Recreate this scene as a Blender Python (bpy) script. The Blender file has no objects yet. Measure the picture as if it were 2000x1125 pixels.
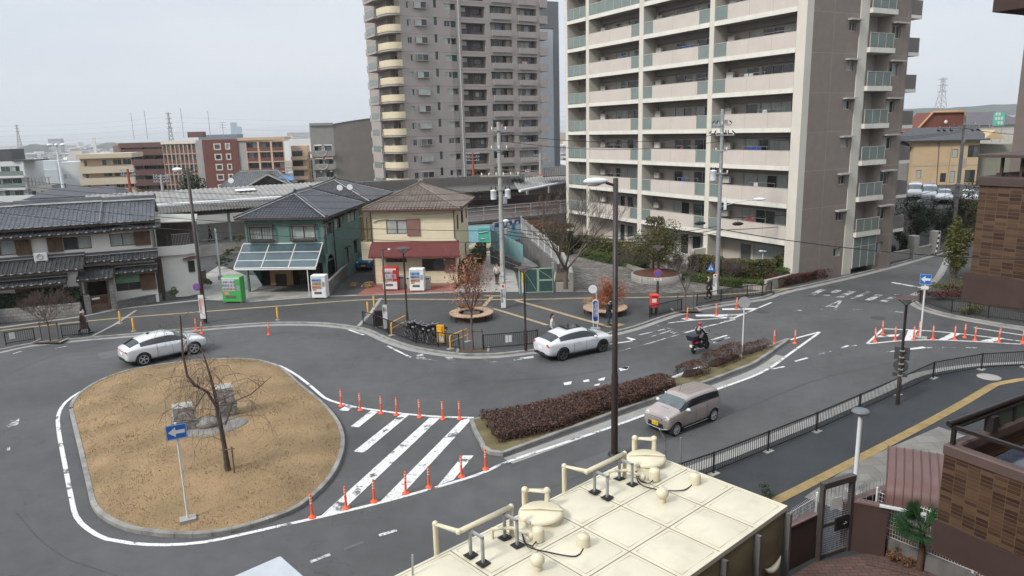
import bpy,bmesh,math,random
from mathutils import Vector,Matrix,noise,geometry
RAD=math.radians
scn=bpy.context.scene
COL=scn.collection
rnd=random.Random(7)
CAM_H=12.5;FOC=1420.0
_p=math.atan((562.5-253.0)/FOC);_r=RAD(1.5)
_F=Vector((0,math.cos(_p),-math.sin(_p)));_X=Vector((1,0,0));_U=_X.cross(_F)
CX=_X*math.cos(_r)-_U*math.sin(_r);CU=_U*math.cos(_r)+_X*math.sin(_r);CF=_F
CPOS=Vector((0,0,CAM_H))
def ray(x,y):return CX*((x-1000)/FOC)-CU*((y-562.5)/FOC)+CF
def G(x,y,z=0.0):
 """survey: where the sight line through photo pixel (x, y) meets the level z"""
 d=ray(x,y);return CPOS+d*((z-CAM_H)/d.z)
def on(x,y,Y):
 d=ray(x,y);return CPOS+d*(Y/d.y)
def HT(x,yb,yt,zb=0.0):
 g=G(x,yb,zb);lo,hi=zb,zb+100
 for _ in range(40):
  m=(lo+hi)/2;v=Vector((g.x,g.y,m))-CPOS
  if 562.5-FOC*v.dot(CU)/v.dot(CF)>yt:lo=m
  else:hi=m
 return lo
def make_camera():
 c=bpy.data.cameras.new('camera');o=bpy.data.objects.new('camera',c);COL.objects.link(o)
 c.sensor_fit='HORIZONTAL';c.sensor_width=36;c.lens=FOC/2000*36
 c.clip_start=0.1;c.clip_end=60000
 m=Matrix((CX,CU,-CF)).transposed().to_4x4();m.translation=CPOS
 o.matrix_world=m;scn.camera=o
make_camera()
def thing(name,label,cat,loc=(0,0,0),rz=0.0,group=None):
 o=bpy.data.objects.new(name,None);COL.objects.link(o)
 o.location=loc;o.rotation_euler=(0,0,rz);o.empty_display_size=.2
 o['label']=label;o['category']=cat
 if group:o['group']=group
 return o
def tag(o,label,cat,group=None):
 o['label']=label;o['category']=cat
 if group:o['group']=group
 return o
def structure(o,kind='structure',label=None):
 o['kind']=kind
 if label:o['label']=label
 return o
def link(name,me,parent=None,loc=(0,0,0),rz=0.0,rot=None):
 o=bpy.data.objects.new(name,me);COL.objects.link(o)
 o.location=loc;o.rotation_euler=rot if rot else(0,0,rz)
 if parent:o.parent=parent
 return o
def copy_tree(o,parent=None,loc=None,rz=None,label=None):
 c=o.copy();COL.objects.link(c)
 if parent:c.parent=parent
 if loc is not None:c.location=loc
 if rz is not None:c.rotation_euler=(0,0,rz)
 if label:c['label']=label
 for ch in o.children:copy_tree(ch,c)
 return c
def T(x=0,y=0,z=0,rz=0,rx=0,ry=0,s=1):
 return Matrix.Translation((x,y,z))@Matrix.Rotation(rz,4,'Z')@Matrix.Rotation(ry,4,'Y')@Matrix.Rotation(rx,4,'X')@Matrix.Diagonal((s,s,s,1))
ORD=['first','second','third','fourth','fifth','sixth','seventh','eighth','ninth','tenth','eleventh','twelfth','thirteenth','fourteenth']
class MB:
 """collects polygons; build() links them as one mesh object"""
 def __init__(s,M=None):
  s.v=[];s.f=[];s.mi=[];s.sm=[];s.M=M
 def add(s,vs,fs,m=0,smooth=False):
  b=len(s.v)
  if s.M is not None:vs=[s.M@Vector(v)for v in vs]
  s.v.extend(tuple(v)for v in vs)
  for f in fs:s.f.append([b+i for i in f]);s.mi.append(m);s.sm.append(smooth)
  return s
 def box(s,x0,x1,y0,y1,z0,z1,m=0):
  if x0>x1:x0,x1=x1,x0
  if y0>y1:y0,y1=y1,y0
  if z0>z1:z0,z1=z1,z0
  return s.add([(x0,y0,z0),(x1,y0,z0),(x1,y1,z0),(x0,y1,z0),(x0,y0,z1),(x1,y0,z1),(x1,y1,z1),(x0,y1,z1)],[(0,3,2,1),(4,5,6,7),(0,1,5,4),(1,2,6,5),(2,3,7,6),(3,0,4,7)],m)
 def cbox(s,c,sz,M=None,m=0):
  x,y,z=sz[0]/2,sz[1]/2,sz[2]/2
  vs=[(-x,-y,-z),(x,-y,-z),(x,y,-z),(-x,y,-z),(-x,-y,z),(x,-y,z),(x,y,z),(-x,y,z)]
  if M is not None:vs=[M@Vector(v)for v in vs]
  vs=[Vector(v)+Vector(c)for v in vs]
  return s.add(vs,[(0,3,2,1),(4,5,6,7),(0,1,5,4),(1,2,6,5),(2,3,7,6),(3,0,4,7)],m)
 def bbox(s,x0,x1,y0,y1,z0,z1,b=.02,m=0):
  """box with chamfered vertical and top edges"""
  vs=[];
  for z,i in((z0,0),(z1-b,0),(z1,b)):
   vs+=[(x0+b+i,y0+i,z),(x1-b-i,y0+i,z),(x1-i,y0+b+i,z),(x1-i,y1-b-i,z),(x1-b-i,y1-i,z),(x0+b+i,y1-i,z),(x0+i,y1-b-i,z),(x0+i,y0+b+i,z)]
  fs=[tuple(range(7,-1,-1)),tuple(range(16,24))]
  for k in(0,8):
   for i in range(8):fs.append((k+i,k+(i+1)%8,k+8+(i+1)%8,k+8+i))
  return s.add(vs,fs,m)
 def quad(s,a,b,c,d,m=0):return s.add([a,b,c,d],[(0,1,2,3)],m)
 def poly(s,pts,m=0):return s.add(pts,[tuple(range(len(pts)))],m)
 def prism(s,pts,z0,z1,m=0,mside=None,cap=True):
  a=sum(p[0]*q[1]-q[0]*p[1]for p,q in zip(pts,list(pts[1:])+[pts[0]]))
  if a<0:pts=list(pts)[::-1]
  n=len(pts)
  s.add([(p[0],p[1],z0)for p in pts]+[(p[0],p[1],z1)for p in pts],[(i,(i+1)%n,n+(i+1)%n,n+i)for i in range(n)],m if mside is None else mside)
  if cap:
   tri=geometry.tessellate_polygon([[Vector((p[0],p[1],0))for p in pts]])
   def up(t):
    a_,b_,c_=(pts[i]for i in t)
    return t if(b_[0]-a_[0])*(c_[1]-a_[1])-(b_[1]-a_[1])*(c_[0]-a_[0])>0 else t[::-1]
   tri=[up(t)for t in tri]
   s.add([(p[0],p[1],z1)for p in pts],tri,m)
   s.add([(p[0],p[1],z0)for p in pts],[t[::-1]for t in tri],m)
  return s
 def sheet(s,pts,z,m=0):
  tri=geometry.tessellate_polygon([[Vector((p[0],p[1],0))for p in pts]])
  out=[]
  for t in tri:
   a_,b_,c_=(pts[i]for i in t)
   out.append(t if(b_[0]-a_[0])*(c_[1]-a_[1])-(b_[1]-a_[1])*(c_[0]-a_[0])>0 else t[::-1])
  return s.add([(p[0],p[1],z)for p in pts],out,m)
 def tube(s,pts,r,n=8,m=0,cap=True,smooth=True):
  pts=[Vector(p)for p in pts];k=len(pts)
  rs=r if isinstance(r,(list,tuple))else[r]*k
  vs=[];up=None
  for i,p in enumerate(pts):
   d=(pts[min(i+1,k-1)]-pts[max(i-1,0)])
   if d.length<1e-9:d=Vector((0,0,1))
   d.normalize()
   if up is None:
    up=Vector((0,0,1))if abs(d.z)<.9 else Vector((1,0,0))
   a=d.cross(up)
   if a.length<1e-6:a=d.cross(Vector((.3,.9,.1)))
   a.normalize();b=a.cross(d);up=b
   for j in range(n):
    t=2*math.pi*j/n;vs.append(p+(a*math.cos(t)+b*math.sin(t))*rs[i])
  fs=[(i*n+j,i*n+(j+1)%n,(i+1)*n+(j+1)%n,(i+1)*n+j)for i in range(k-1)for j in range(n)]
  s.add(vs,[f[::-1]for f in fs],m,smooth)
  if cap:s.add(vs[:n],[tuple(range(n))],m);s.add(vs[-n:],[tuple(range(n))[::-1]],m)
  return s
 def cyl(s,p0,p1,r,r1=None,n=12,m=0,smooth=True):
  return s.tube([p0,p1],[r,r if r1 is None else r1],n,m,True,smooth)
 def lathe(s,prof,n=20,c=(0,0,0),m=0,smooth=True,M=None,cap=True):
  vs=[]
  for(r,z)in prof:
   for j in range(n):
    t=2*math.pi*j/n;v=Vector((r*math.cos(t),r*math.sin(t),z))
    if M is not None:v=M@v
    vs.append(v+Vector(c))
  k=len(prof)
  fs=[(i*n+j,i*n+(j+1)%n,(i+1)*n+(j+1)%n,(i+1)*n+j)for i in range(k-1)for j in range(n)]
  s.add(vs,fs,m,smooth)
  if cap and prof[0][0]>1e-4:s.add(vs[:n],[tuple(range(n))[::-1]],m)
  if cap and prof[-1][0]>1e-4:s.add(vs[-n:],[tuple(range(n))],m)
  return s
 def ell(s,c,r,nu=12,nv=8,m=0,M=None):
  prof=[(math.sin(math.pi*i/nv),-math.cos(math.pi*i/nv))for i in range(nv+1)]
  vs=[]
  for(a,z)in prof:
   for j in range(nu):
    t=2*math.pi*j/nu;v=Vector((a*math.cos(t)*r[0],a*math.sin(t)*r[1],z*r[2]))
    if M is not None:v=M@v
    vs.append(v+Vector(c))
  fs=[(i*nu+j,i*nu+(j+1)%nu,(i+1)*nu+(j+1)%nu,(i+1)*nu+j)for i in range(nv)for j in range(nu)]
  return s.add(vs,fs,m,True)
 def grid(s,P,m=0,smooth=False,flip=False):
  """P[i][j] -> points"""
  ni,nj=len(P),len(P[0]);vs=[p for row in P for p in row]
  fs=[(i*nj+j,(i+1)*nj+j,(i+1)*nj+j+1,i*nj+j+1)for i in range(ni-1)for j in range(nj-1)]
  if flip:fs=[f[::-1]for f in fs]
  return s.add(vs,fs,m,smooth)
 def wall(s,x0,x1,z0,z1,holes=(),y=0.0,dep=.15,m=0,mr=None):
  """facade in the plane y (facing -y) with rectangular openings and their reveals"""
  xs=sorted({x0,x1,*[h[0]for h in holes],*[h[1]for h in holes]});zs=sorted({z0,z1,*[h[2]for h in holes],*[h[3]for h in holes]})
  xs=[x for x in xs if x0<=x<=x1];zs=[z for z in zs if z0<=z<=z1]
  for a,b in zip(xs,xs[1:]):
   run=None
   for c,d in list(zip(zs,zs[1:]))+[(None,None)]:
    solid=c is not None and not any(h[0]<(a+b)/2<h[1]and h[2]<(c+d)/2<h[3]for h in holes)
    if solid:run=(run[0],d)if run else(c,d)
    elif run:
     s.quad((a,y,run[0]),(b,y,run[0]),(b,y,run[1]),(a,y,run[1]),m);run=None
  r=m if mr is None else mr
  for(a,b,c,d)in holes:
   e=y+dep
   s.quad((a,y,c),(a,e,c),(a,e,d),(a,y,d),r);s.quad((b,e,c),(b,y,c),(b,y,d),(b,e,d),r)
   s.quad((a,e,c),(a,y,c),(b,y,c),(b,e,c),r);s.quad((a,y,d),(a,e,d),(b,e,d),(b,y,d),r)
  return s
 def mesh(s,name,mats):
  me=bpy.data.meshes.new(name);me.from_pydata(s.v,[],s.f)
  for mt in(mats if isinstance(mats,(list,tuple))else[mats]):me.materials.append(mt)
  me.polygons.foreach_set('material_index',s.mi);me.polygons.foreach_set('use_smooth',s.sm)
  me.update();return me
 def build(s,name,mats,parent=None,loc=(0,0,0),rz=0.0,rot=None):
  return link(name,s.mesh(name,mats),parent,loc,rz,rot)
def spline(pts,step=.5,closed=False):
 P=[Vector((p[0],p[1]))for p in pts];n=len(P);out=[]
 for i in range(n if closed else n-1):
  if closed:a,b,c,d=P[i-1],P[i],P[(i+1)%n],P[(i+2)%n]
  else:a,b,c,d=P[max(i-1,0)],P[i],P[i+1],P[min(i+2,n-1)]
  k=max(1,int((c-b).length/step))
  for j in range(k):
   t=j/k
   out.append(.5*((2*b)+(c-a)*t+(2*a-5*b+4*c-d)*t*t+(3*b-a-3*c+d)*t**3))
 if not closed:out.append(P[-1])
 return out
def offset(pts,d,closed=False):
 """shift a 2-d line to its left by d"""
 n=len(pts);out=[]
 for i in range(n):
  a=pts[i-1]if(closed or i>0)else pts[i];b=pts[(i+1)%n]if(closed or i<n-1)else pts[i]
  t=Vector((b[0]-a[0],b[1]-a[1]));t.normalize()
  out.append(Vector((pts[i][0]-t.y*d,pts[i][1]+t.x*d)))
 return out
def ribbon(mb,A,B,z,m=0,closed=False):
 n=len(A)
 for i in range(n if closed else n-1):
  j=(i+1)%n;mb.quad((A[i][0],A[i][1],z),(A[j][0],A[j][1],z),(B[j][0],B[j][1],z),(B[i][0],B[i][1],z),m)
def kerb(mb,pts,w,z0,z1,stone=.6,gap=.012,closed=False):
 """kerb stones of width w to the left of a resampled line"""
 L=list(pts)+([pts[0]]if closed else[]);acc=[L[0]];out=[Vector(L[0])];rest=stone
 for a,b in zip(L,L[1:]):
  a=Vector(a);b=Vector(b);seg=(b-a).length;pos=0
  while seg-pos>=rest:
   pos+=rest;out.append(a.lerp(b,pos/seg));rest=stone
  rest-=seg-pos
 O=offset(out,w)
 for i in range(len(out)-1):
  a,b,c,d=out[i],out[i+1],O[i+1],O[i]
  t=(b-a).normalized()*gap;b=b-t;c=c-t
  k=.02;zz=z1-rnd.uniform(0,.006)
  n1=(d-a).normalized()*k
  vs=[(a.x,a.y,z0),(b.x,b.y,z0),(c.x,c.y,z0),(d.x,d.y,z0),(a.x,a.y,zz-k),(b.x,b.y,zz-k),(c.x,c.y,zz),(d.x,d.y,zz),(a.x+n1.x,a.y+n1.y,zz),(b.x+n1.x,b.y+n1.y,zz)]
  mb.add(vs,[(0,1,5,4),(4,5,9,8),(8,9,6,7),(2,3,7,6),(1,2,6,9,5),(3,0,4,8,7)])
def P2(l):return[G(*p).xy for p in l]
SUN_FROM=Vector((-.64,-.52,.70)).normalized()
def make_world():
 w=bpy.data.worlds.new('World');scn.world=w;w.use_nodes=True;N=w.node_tree.nodes;L=w.node_tree.links
 bg=N['Background'];sk=N.new('ShaderNodeTexSky');sk.sky_type='NISHITA';sk.sun_disc=False
 sk.sun_elevation=math.asin(SUN_FROM.z);sk.sun_rotation=math.atan2(SUN_FROM.x,SUN_FROM.y);sk.dust_density=3
 tc=N.new('ShaderNodeTexCoord');mp=N.new('ShaderNodeMapping');mp.inputs['Scale'].default_value=(1.2,1.2,5.0);L.new(tc.outputs['Generated'],mp.inputs[0])
 n=N.new('ShaderNodeTexNoise');n.inputs['Scale'].default_value=1.7;n.inputs['Detail'].default_value=7;n.inputs['Roughness'].default_value=.52;L.new(mp.outputs[0],n.inputs['Vector'])
 r=N.new('ShaderNodeValToRGB');L.new(n.outputs[0],r.inputs[0]);e=r.color_ramp.elements
 e[0].position=.36;e[0].color=(.555,.605,.675,1);e[1].position=.62;e[1].color=(.655,.685,.72,1)
 sx=N.new('ShaderNodeSeparateXYZ');L.new(tc.outputs['Generated'],sx.inputs[0])
 mr=N.new('ShaderNodeMapRange');mr.inputs[1].default_value=.32;mr.inputs[2].default_value=1.0;mr.inputs[3].default_value=6.3;mr.inputs[4].default_value=16.0;L.new(sx.outputs[2],mr.inputs[0])
 vm=N.new('ShaderNodeVectorMath');vm.operation='SCALE';L.new(r.outputs[0],vm.inputs[0]);L.new(mr.outputs[0],vm.inputs['Scale'])
 mx=N.new('ShaderNodeMix');mx.data_type='RGBA';mx.inputs[0].default_value=.90;L.new(sk.outputs[0],mx.inputs[6]);L.new(vm.outputs[0],mx.inputs[7])
 L.new(mx.outputs[2],bg.inputs[0]);bg.inputs[1].default_value=.10
 s=bpy.data.lights.new('sun','SUN');s.energy=1.5;s.angle=RAD(11);s.color=(1,.96,.90)
 o=bpy.data.objects.new('sun',s);COL.objects.link(o);o.rotation_euler=(-SUN_FROM).to_track_quat('-Z','Y').to_euler();o.location=(-30,-20,60)
 v=scn.view_settings;v.view_transform='Standard';v.look='None';v.exposure=.98;v.gamma=1;v.use_curve_mapping=False
 c=scn.cycles;c.use_denoising=True;c.max_bounces=6;c.diffuse_bounces=3;c.glossy_bounces=3;c.transparent_max_bounces=6;c.volume_bounces=0
 c.use_adaptive_sampling=True;c.adaptive_threshold=.02
make_world()
def mat(name,col,rough=.75,var=.10,vs=2.0,bump=0.0,bs=60.0,metal=0.0,spec=.4,coat=0.0,fine=0.0,fs=180.0,dirt=0.0,dcol=(.03,.028,.025),ds=1.2,streak=False):
 m=bpy.data.materials.new(name);m.use_nodes=True;nt=m.node_tree;N=nt.nodes;L=nt.links
 b=N['Principled BSDF'];b.inputs['Roughness'].default_value=rough;b.inputs['Metallic'].default_value=metal
 b.inputs['Specular IOR Level'].default_value=spec;b.inputs['Coat Weight'].default_value=coat;b.inputs['Coat Roughness'].default_value=.06
 tc=N.new('ShaderNodeTexCoord');src=tc.outputs['Object']
 base=(*col,1)
 def noise_(sc,det=4,vec=None):
  n=N.new('ShaderNodeTexNoise');n.inputs['Scale'].default_value=sc;n.inputs['Detail'].default_value=det
  L.new(vec or src,n.inputs['Vector']);return n.outputs['Fac']
 def rng(f,a,b_,lo,hi):
  r=N.new('ShaderNodeMapRange');r.inputs[1].default_value=a;r.inputs[2].default_value=b_;r.inputs[3].default_value=lo;r.inputs[4].default_value=hi
  L.new(f,r.inputs[0]);return r.outputs[0]
 fac=None
 if var:fac=rng(noise_(vs),.3,.7,1-var,1+var)
 if fine:
  g=rng(noise_(fs,2),.3,.7,1-fine,1+fine)
  if fac is None:fac=g
  else:
   mu=N.new('ShaderNodeMath');mu.operation='MULTIPLY';L.new(fac,mu.inputs[0]);L.new(g,mu.inputs[1]);fac=mu.outputs[0]
 out=None
 if fac is not None:
  vm=N.new('ShaderNodeVectorMath');vm.operation='SCALE';vm.inputs[0].default_value=col;L.new(fac,vm.inputs['Scale']);out=vm.outputs[0]
 if dirt:
  vec=None
  if streak:
   mp=N.new('ShaderNodeMapping');mp.inputs['Scale'].default_value=(3,3,.25);L.new(src,mp.inputs['Vector']);vec=mp.outputs[0]
  d=rng(noise_(ds,6,vec),.5,.75,0,dirt)
  mx=N.new('ShaderNodeMix');mx.data_type='RGBA';L.new(d,mx.inputs[0])
  if out is not None:L.new(out,mx.inputs[6])
  else:mx.inputs[6].default_value=base
  mx.inputs[7].default_value=(*dcol,1);out=mx.outputs[2]
 if out is not None:L.new(out,b.inputs['Base Color'])
 else:b.inputs['Base Color'].default_value=base
 if bump:
  bp=N.new('ShaderNodeBump');bp.inputs['Strength'].default_value=bump;bp.inputs['Distance'].default_value=.02
  L.new(noise_(bs,3),bp.inputs['Height']);L.new(bp.outputs[0],b.inputs['Normal'])
 return m
def brick(name,c1,c2,mortar,w,h,ms=.012,off=.5,rough=.8,axis='XZ',bias=0.0,scale=1.0,var=.12,vs=1.5,sq=1.0,bump=.3):
 m=bpy.data.materials.new(name);m.use_nodes=True;nt=m.node_tree;N=nt.nodes;L=nt.links
 b=N['Principled BSDF'];b.inputs['Roughness'].default_value=rough;b.inputs['Specular IOR Level'].default_value=.3
 tc=N.new('ShaderNodeTexCoord');v=tc.outputs['Object']
 if axis!='XY':
  sp=N.new('ShaderNodeSeparateXYZ');L.new(v,sp.inputs[0]);cb=N.new('ShaderNodeCombineXYZ')
  if axis=='SUM':
   ad=N.new('ShaderNodeMath');L.new(sp.outputs[0],ad.inputs[0]);L.new(sp.outputs[1],ad.inputs[1]);L.new(ad.outputs[0],cb.inputs[0])
  else:L.new(sp.outputs['XYZ'.index(axis[0])],cb.inputs[0])
  L.new(sp.outputs['XYZ'.index(axis[1])if axis!='SUM' else 2],cb.inputs[1]);v=cb.outputs[0]
 t=N.new('ShaderNodeTexBrick');L.new(v,t.inputs['Vector']);t.offset=off;t.squash=sq
 t.inputs['Color1'].default_value=(*c1,1);t.inputs['Color2'].default_value=(*c2,1);t.inputs['Mortar'].default_value=(*mortar,1)
 t.inputs['Scale'].default_value=scale;t.inputs['Mortar Size'].default_value=ms;t.inputs['Brick Width'].default_value=w;t.inputs['Row Height'].default_value=h;t.inputs['Bias'].default_value=bias
 n=N.new('ShaderNodeTexNoise');n.inputs['Scale'].default_value=vs;n.inputs['Detail'].default_value=5;L.new(tc.outputs['Object'],n.inputs['Vector'])
 r=N.new('ShaderNodeMapRange');r.inputs[1].default_value=.3;r.inputs[2].default_value=.7;r.inputs[3].default_value=1-var;r.inputs[4].default_value=1+var;L.new(n.outputs[0],r.inputs[0])
 vm=N.new('ShaderNodeVectorMath');vm.operation='SCALE';L.new(t.outputs[0],vm.inputs[0]);L.new(r.outputs[0],vm.inputs['Scale']);L.new(vm.outputs[0],b.inputs['Base Color'])
 if bump:
  bp=N.new('ShaderNodeBump');bp.inputs['Strength'].default_value=bump;bp.inputs['Distance'].default_value=.01;bp.invert=True
  L.new(t.outputs['Fac'],bp.inputs['Height']);L.new(bp.outputs[0],b.inputs['Normal'])
 return m
def glass(name,col,rough=.06,spec=.6,var=.25,vs=.7):
 return mat(name,col,rough,var,vs,spec=spec)
def leafmat(name,cols,rough=.6):
 """foliage: colour differs from leaf to leaf"""
 m=bpy.data.materials.new(name);m.use_nodes=True;nt=m.node_tree;N=nt.nodes;L=nt.links
 b=N['Principled BSDF'];b.inputs['Roughness'].default_value=rough;b.inputs['Specular IOR Level'].default_value=.25
 g=N.new('ShaderNodeNewGeometry');rp=N.new('ShaderNodeValToRGB');L.new(g.outputs['Random Per Island'],rp.inputs[0])
 e=rp.color_ramp.elements;e[0].color=(*cols[0],1);e[0].position=0;e[1].color=(*cols[-1],1);e[1].position=1
 for i,c in enumerate(cols[1:-1]):
  k=e.new((i+1)/(len(cols)-1));k.color=(*c,1)
 L.new(rp.outputs[0],b.inputs['Base Color']);return m
def road_paint(name,col,wear):
 """marking paint worn through to the asphalt in irregular patches"""
 m=bpy.data.materials.new(name);m.use_nodes=True;nt=m.node_tree;N=nt.nodes;L=nt.links
 b=N['Principled BSDF'];b.inputs['Roughness'].default_value=.7
 tc=N.new('ShaderNodeTexCoord');fs=[]
 for sc,a,c in((1.1,.62-wear*.35,.66-wear*.3),(14,.60-wear*.25,.68-wear*.22)):
  n=N.new('ShaderNodeTexNoise');n.inputs['Scale'].default_value=sc;n.inputs['Detail'].default_value=8;n.inputs['Roughness'].default_value=.7;L.new(tc.outputs['Object'],n.inputs['Vector'])
  r=N.new('ShaderNodeMapRange');r.inputs[1].default_value=a;r.inputs[2].default_value=c;L.new(n.outputs[0],r.inputs[0]);fs.append(r.outputs[0])
 mu=N.new('ShaderNodeMath');mu.operation='MAXIMUM';L.new(fs[0],mu.inputs[0]);L.new(fs[1],mu.inputs[1])
 mx=N.new('ShaderNodeMix');mx.data_type='RGBA';L.new(mu.outputs[0],mx.inputs[0]);mx.inputs[6].default_value=(*col,1);mx.inputs[7].default_value=(.085,.085,.085,1)
 L.new(mx.outputs[2],b.inputs['Base Color']);return m
M={}
def asphalt(name,c,patch=.20):
 m=mat(name,c,.85,.0,1,spec=.3,bump=.25,bs=140)
 nt=m.node_tree;N=nt.nodes;L=nt.links;b=N['Principled BSDF'];tc=N['Texture Coordinate']
 def no(sc,det,ro=.5):
  n=N.new('ShaderNodeTexNoise');n.inputs['Scale'].default_value=sc;n.inputs['Detail'].default_value=det;n.inputs['Roughness'].default_value=ro;L.new(tc.outputs['Object'],n.inputs['Vector']);return n.outputs[0]
 def rg(f,lo,hi,a=.3,c_=.7):
  r=N.new('ShaderNodeMapRange');r.inputs[1].default_value=a;r.inputs[2].default_value=c_;r.inputs[3].default_value=lo;r.inputs[4].default_value=hi;L.new(f,r.inputs[0]);return r.outputs[0]
 fs=[rg(no(.16,4),1-patch,1+patch),rg(no(1.3,6,.6),.90,1.10),rg(no(70,2),.78,1.22)]
 w=N.new('ShaderNodeTexNoise');w.inputs['Scale'].default_value=.35;w.inputs['Detail'].default_value=6;w.inputs['Distortion'].default_value=.6;L.new(tc.outputs['Object'],w.inputs['Vector'])
 s1=N.new('ShaderNodeMath');s1.operation='SUBTRACT';L.new(w.outputs[0],s1.inputs[0]);s1.inputs[1].default_value=.56
 s2=N.new('ShaderNodeMath');s2.operation='ABSOLUTE';L.new(s1.outputs[0],s2.inputs[0])
 fs.append(rg(s2.outputs[0],.72,1.0,.0,.004))
 f=fs[0]
 for g in fs[1:]:
  mu=N.new('ShaderNodeMath');mu.operation='MULTIPLY';L.new(f,mu.inputs[0]);L.new(g,mu.inputs[1]);f=mu.outputs[0]
 vm=N.new('ShaderNodeVectorMath');vm.operation='SCALE';vm.inputs[0].default_value=c;L.new(f,vm.inputs['Scale']);L.new(vm.outputs[0],b.inputs['Base Color'])
 return m
M['asphalt']=asphalt('asphalt',(.078,.079,.080))
M['asphalt_walk']=asphalt('asphalt_walk',(.060,.060,.060))
M['asphalt_near']=asphalt('asphalt_near',(.036,.039,.042))
M['concrete']=mat('concrete',(.30,.29,.27),.85,.14,1.2,.2,60,fine=.12,dirt=.35,ds=.8)
M['kerb']=mat('kerb_concrete',(.24,.235,.22),.85,.22,1.5,.3,50,fine=.15,dirt=.5,ds=1.3)
M['gutter']=mat('gutter_concrete',(.27,.265,.25),.85,.2,.9,.2,50,fine=.12,dirt=.45,ds=.9)
M['dark_conc']=mat('dark_concrete',(.13,.125,.12),.9,.2,1.0,.3,30,dirt=.6,ds=1.5,streak=True)
M['rail_conc']=mat('railway_concrete',(.22,.20,.18),.9,.15,.6,.2,30,dirt=.5,ds=1.2,streak=True)
M['white_paint']=road_paint('white_road_paint',(.62,.62,.61),.22)
M['worn_paint']=road_paint('worn_road_paint',(.56,.56,.55),.46)
M['tactile']=mat('tactile_tan',(.31,.245,.145),.85,.15,3,.3,30,fine=.15,dirt=.3)
M['tactile_y']=mat('tactile_yellow',(.30,.215,.09),.8,.18,3,.3,30,fine=.15,dirt=.3)
M['red_pave']=mat('red_paving',(.25,.095,.075),.85,.15,2,.2,40,dirt=.3)
M['soil']=mat('soil',(.075,.055,.038),.95,.3,4,.6,20,fine=.3,fs=60)
M['drygrass']=mat('dry_grass_ground',(.235,.16,.085),.95,.2,.6,.6,40,fine=.25,fs=30,dirt=.55,dcol=(.135,.108,.055),ds=.45)
M['cobble']=brick('cobble',(.20,.185,.17),(.13,.125,.118),(.075,.07,.066),.24,.12,.014,.5,.9,'XY',vs=.6,var=.25)
M['cobble_dark']=brick('cobble_dark',(.20,.18,.16),(.09,.083,.076),(.055,.052,.05),.3,.3,.012,.5,.9,'XY',vs=.6,var=.25)
M['paver']=brick('brick_paver',(.15,.085,.072),(.11,.066,.058),(.05,.045,.04),.3,.15,.012,.5,.9,'XY')
M['slab']=brick('pale_slabs',(.20,.19,.172),(.165,.158,.145),(.12,.115,.11),.9,.6,.012,.5,.9,'XY')
M['stonewall']=brick('block_wall',(.27,.26,.235),(.21,.20,.185),(.10,.095,.085),.42,.24,.012,.5,.9,'SUM',var=.2)
M['greywall']=brick('grey_block_wall',(.17,.165,.155),(.13,.125,.12),(.08,.078,.075),.4,.2,.012,.5,.9,'SUM',var=.22)
M['tilewall']=brick('small_tile_wall',(.36,.335,.30),(.32,.30,.27),(.20,.19,.175),.1,.1,.008,0,.7,'SUM',var=.1)
M['black']=mat('black_metal',(.014,.013,.013),.5,.15,6)
M['brownpole']=mat('dark_brown_metal',(.030,.021,.019),.45,.2,5)
M['greypole']=mat('grey_steel',(.30,.31,.31),.45,.12,5,metal=.3)
M['concpole']=mat('concrete_pole',(.34,.34,.32),.8,.12,2,fine=.08,dirt=.25,ds=1.5,streak=True)
M['white']=mat('white_enamel',(.60,.60,.585),.4,.06,3)
M['cream_pipe']=mat('cream_enamel',(.60,.55,.40),.45,.06,4,dirt=.14,dcol=(.3,.27,.2),ds=2)
M['frp']=mat('cream_frp',(.58,.54,.42),.5,.05,1.2,dirt=.40,dcol=(.34,.31,.23),ds=2.4)
M['frp_side']=mat('frp_side',(.17,.135,.075),.5,.12,2,dirt=.3)
M['orange']=mat('orange_urethane',(.80,.105,.035),.55,.08,6)
M['reflective']=mat('pale_reflective_band',(.62,.55,.48),.4,.05,6)
M['yellow_post']=mat('yellow_enamel',(.75,.37,.03),.5,.1,5,dirt=.15)
M['rubber']=mat('black_rubber',(.016,.016,.017),.8,.2,10)
M['galv']=mat('galvanised',(.36,.37,.38),.45,.2,8,metal=.5)
M['glass']=glass('dark_glass',(.030,.036,.038))
M['glass2']=glass('mid_glass',(.075,.085,.085))
M['glass_g']=mat('frosted_green_glass',(.165,.205,.19),.22,.10,.5,spec=.5)
M['curtain']=mat('curtain',(.34,.37,.35),.35,.12,1.0,spec=.5,dirt=.5,dcol=(.13,.145,.14),ds=2.0,streak=True)  # darker vertical streaks paint the shade of hanging folds into the colour
M['alu']=mat('aluminium_frame',(.40,.39,.37),.4,.08,5)
M['darkframe']=mat('bronze_frame',(.065,.048,.040),.5,.1,5)
M['lamp_white']=mat('lamp_housing',(.62,.65,.67),.4,.05,5)
M['lens']=mat('lamp_lens',(.48,.48,.46),.2,.05,5)
def leaf_cloud(mb,n,pos,size,m=0,flat=0.0,rr=None):
 """n leaf-sized tilted quads; pos() gives a point (and maybe a normal)"""
 r=rr or rnd
 for _ in range(n):
  p=pos();s_=size*r.uniform(.6,1.35)
  a=Vector((r.gauss(0,1),r.gauss(0,1),r.gauss(0,1)*(1-flat))).normalized()
  b=a.cross(Vector((r.gauss(0,1),r.gauss(0,1),r.gauss(0,1)))).normalized()
  p=Vector(p);mb.add([p-a*s_,p+b*s_*.45,p+a*s_,p-b*s_*.45],[(0,1,2,3)],m)
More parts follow.
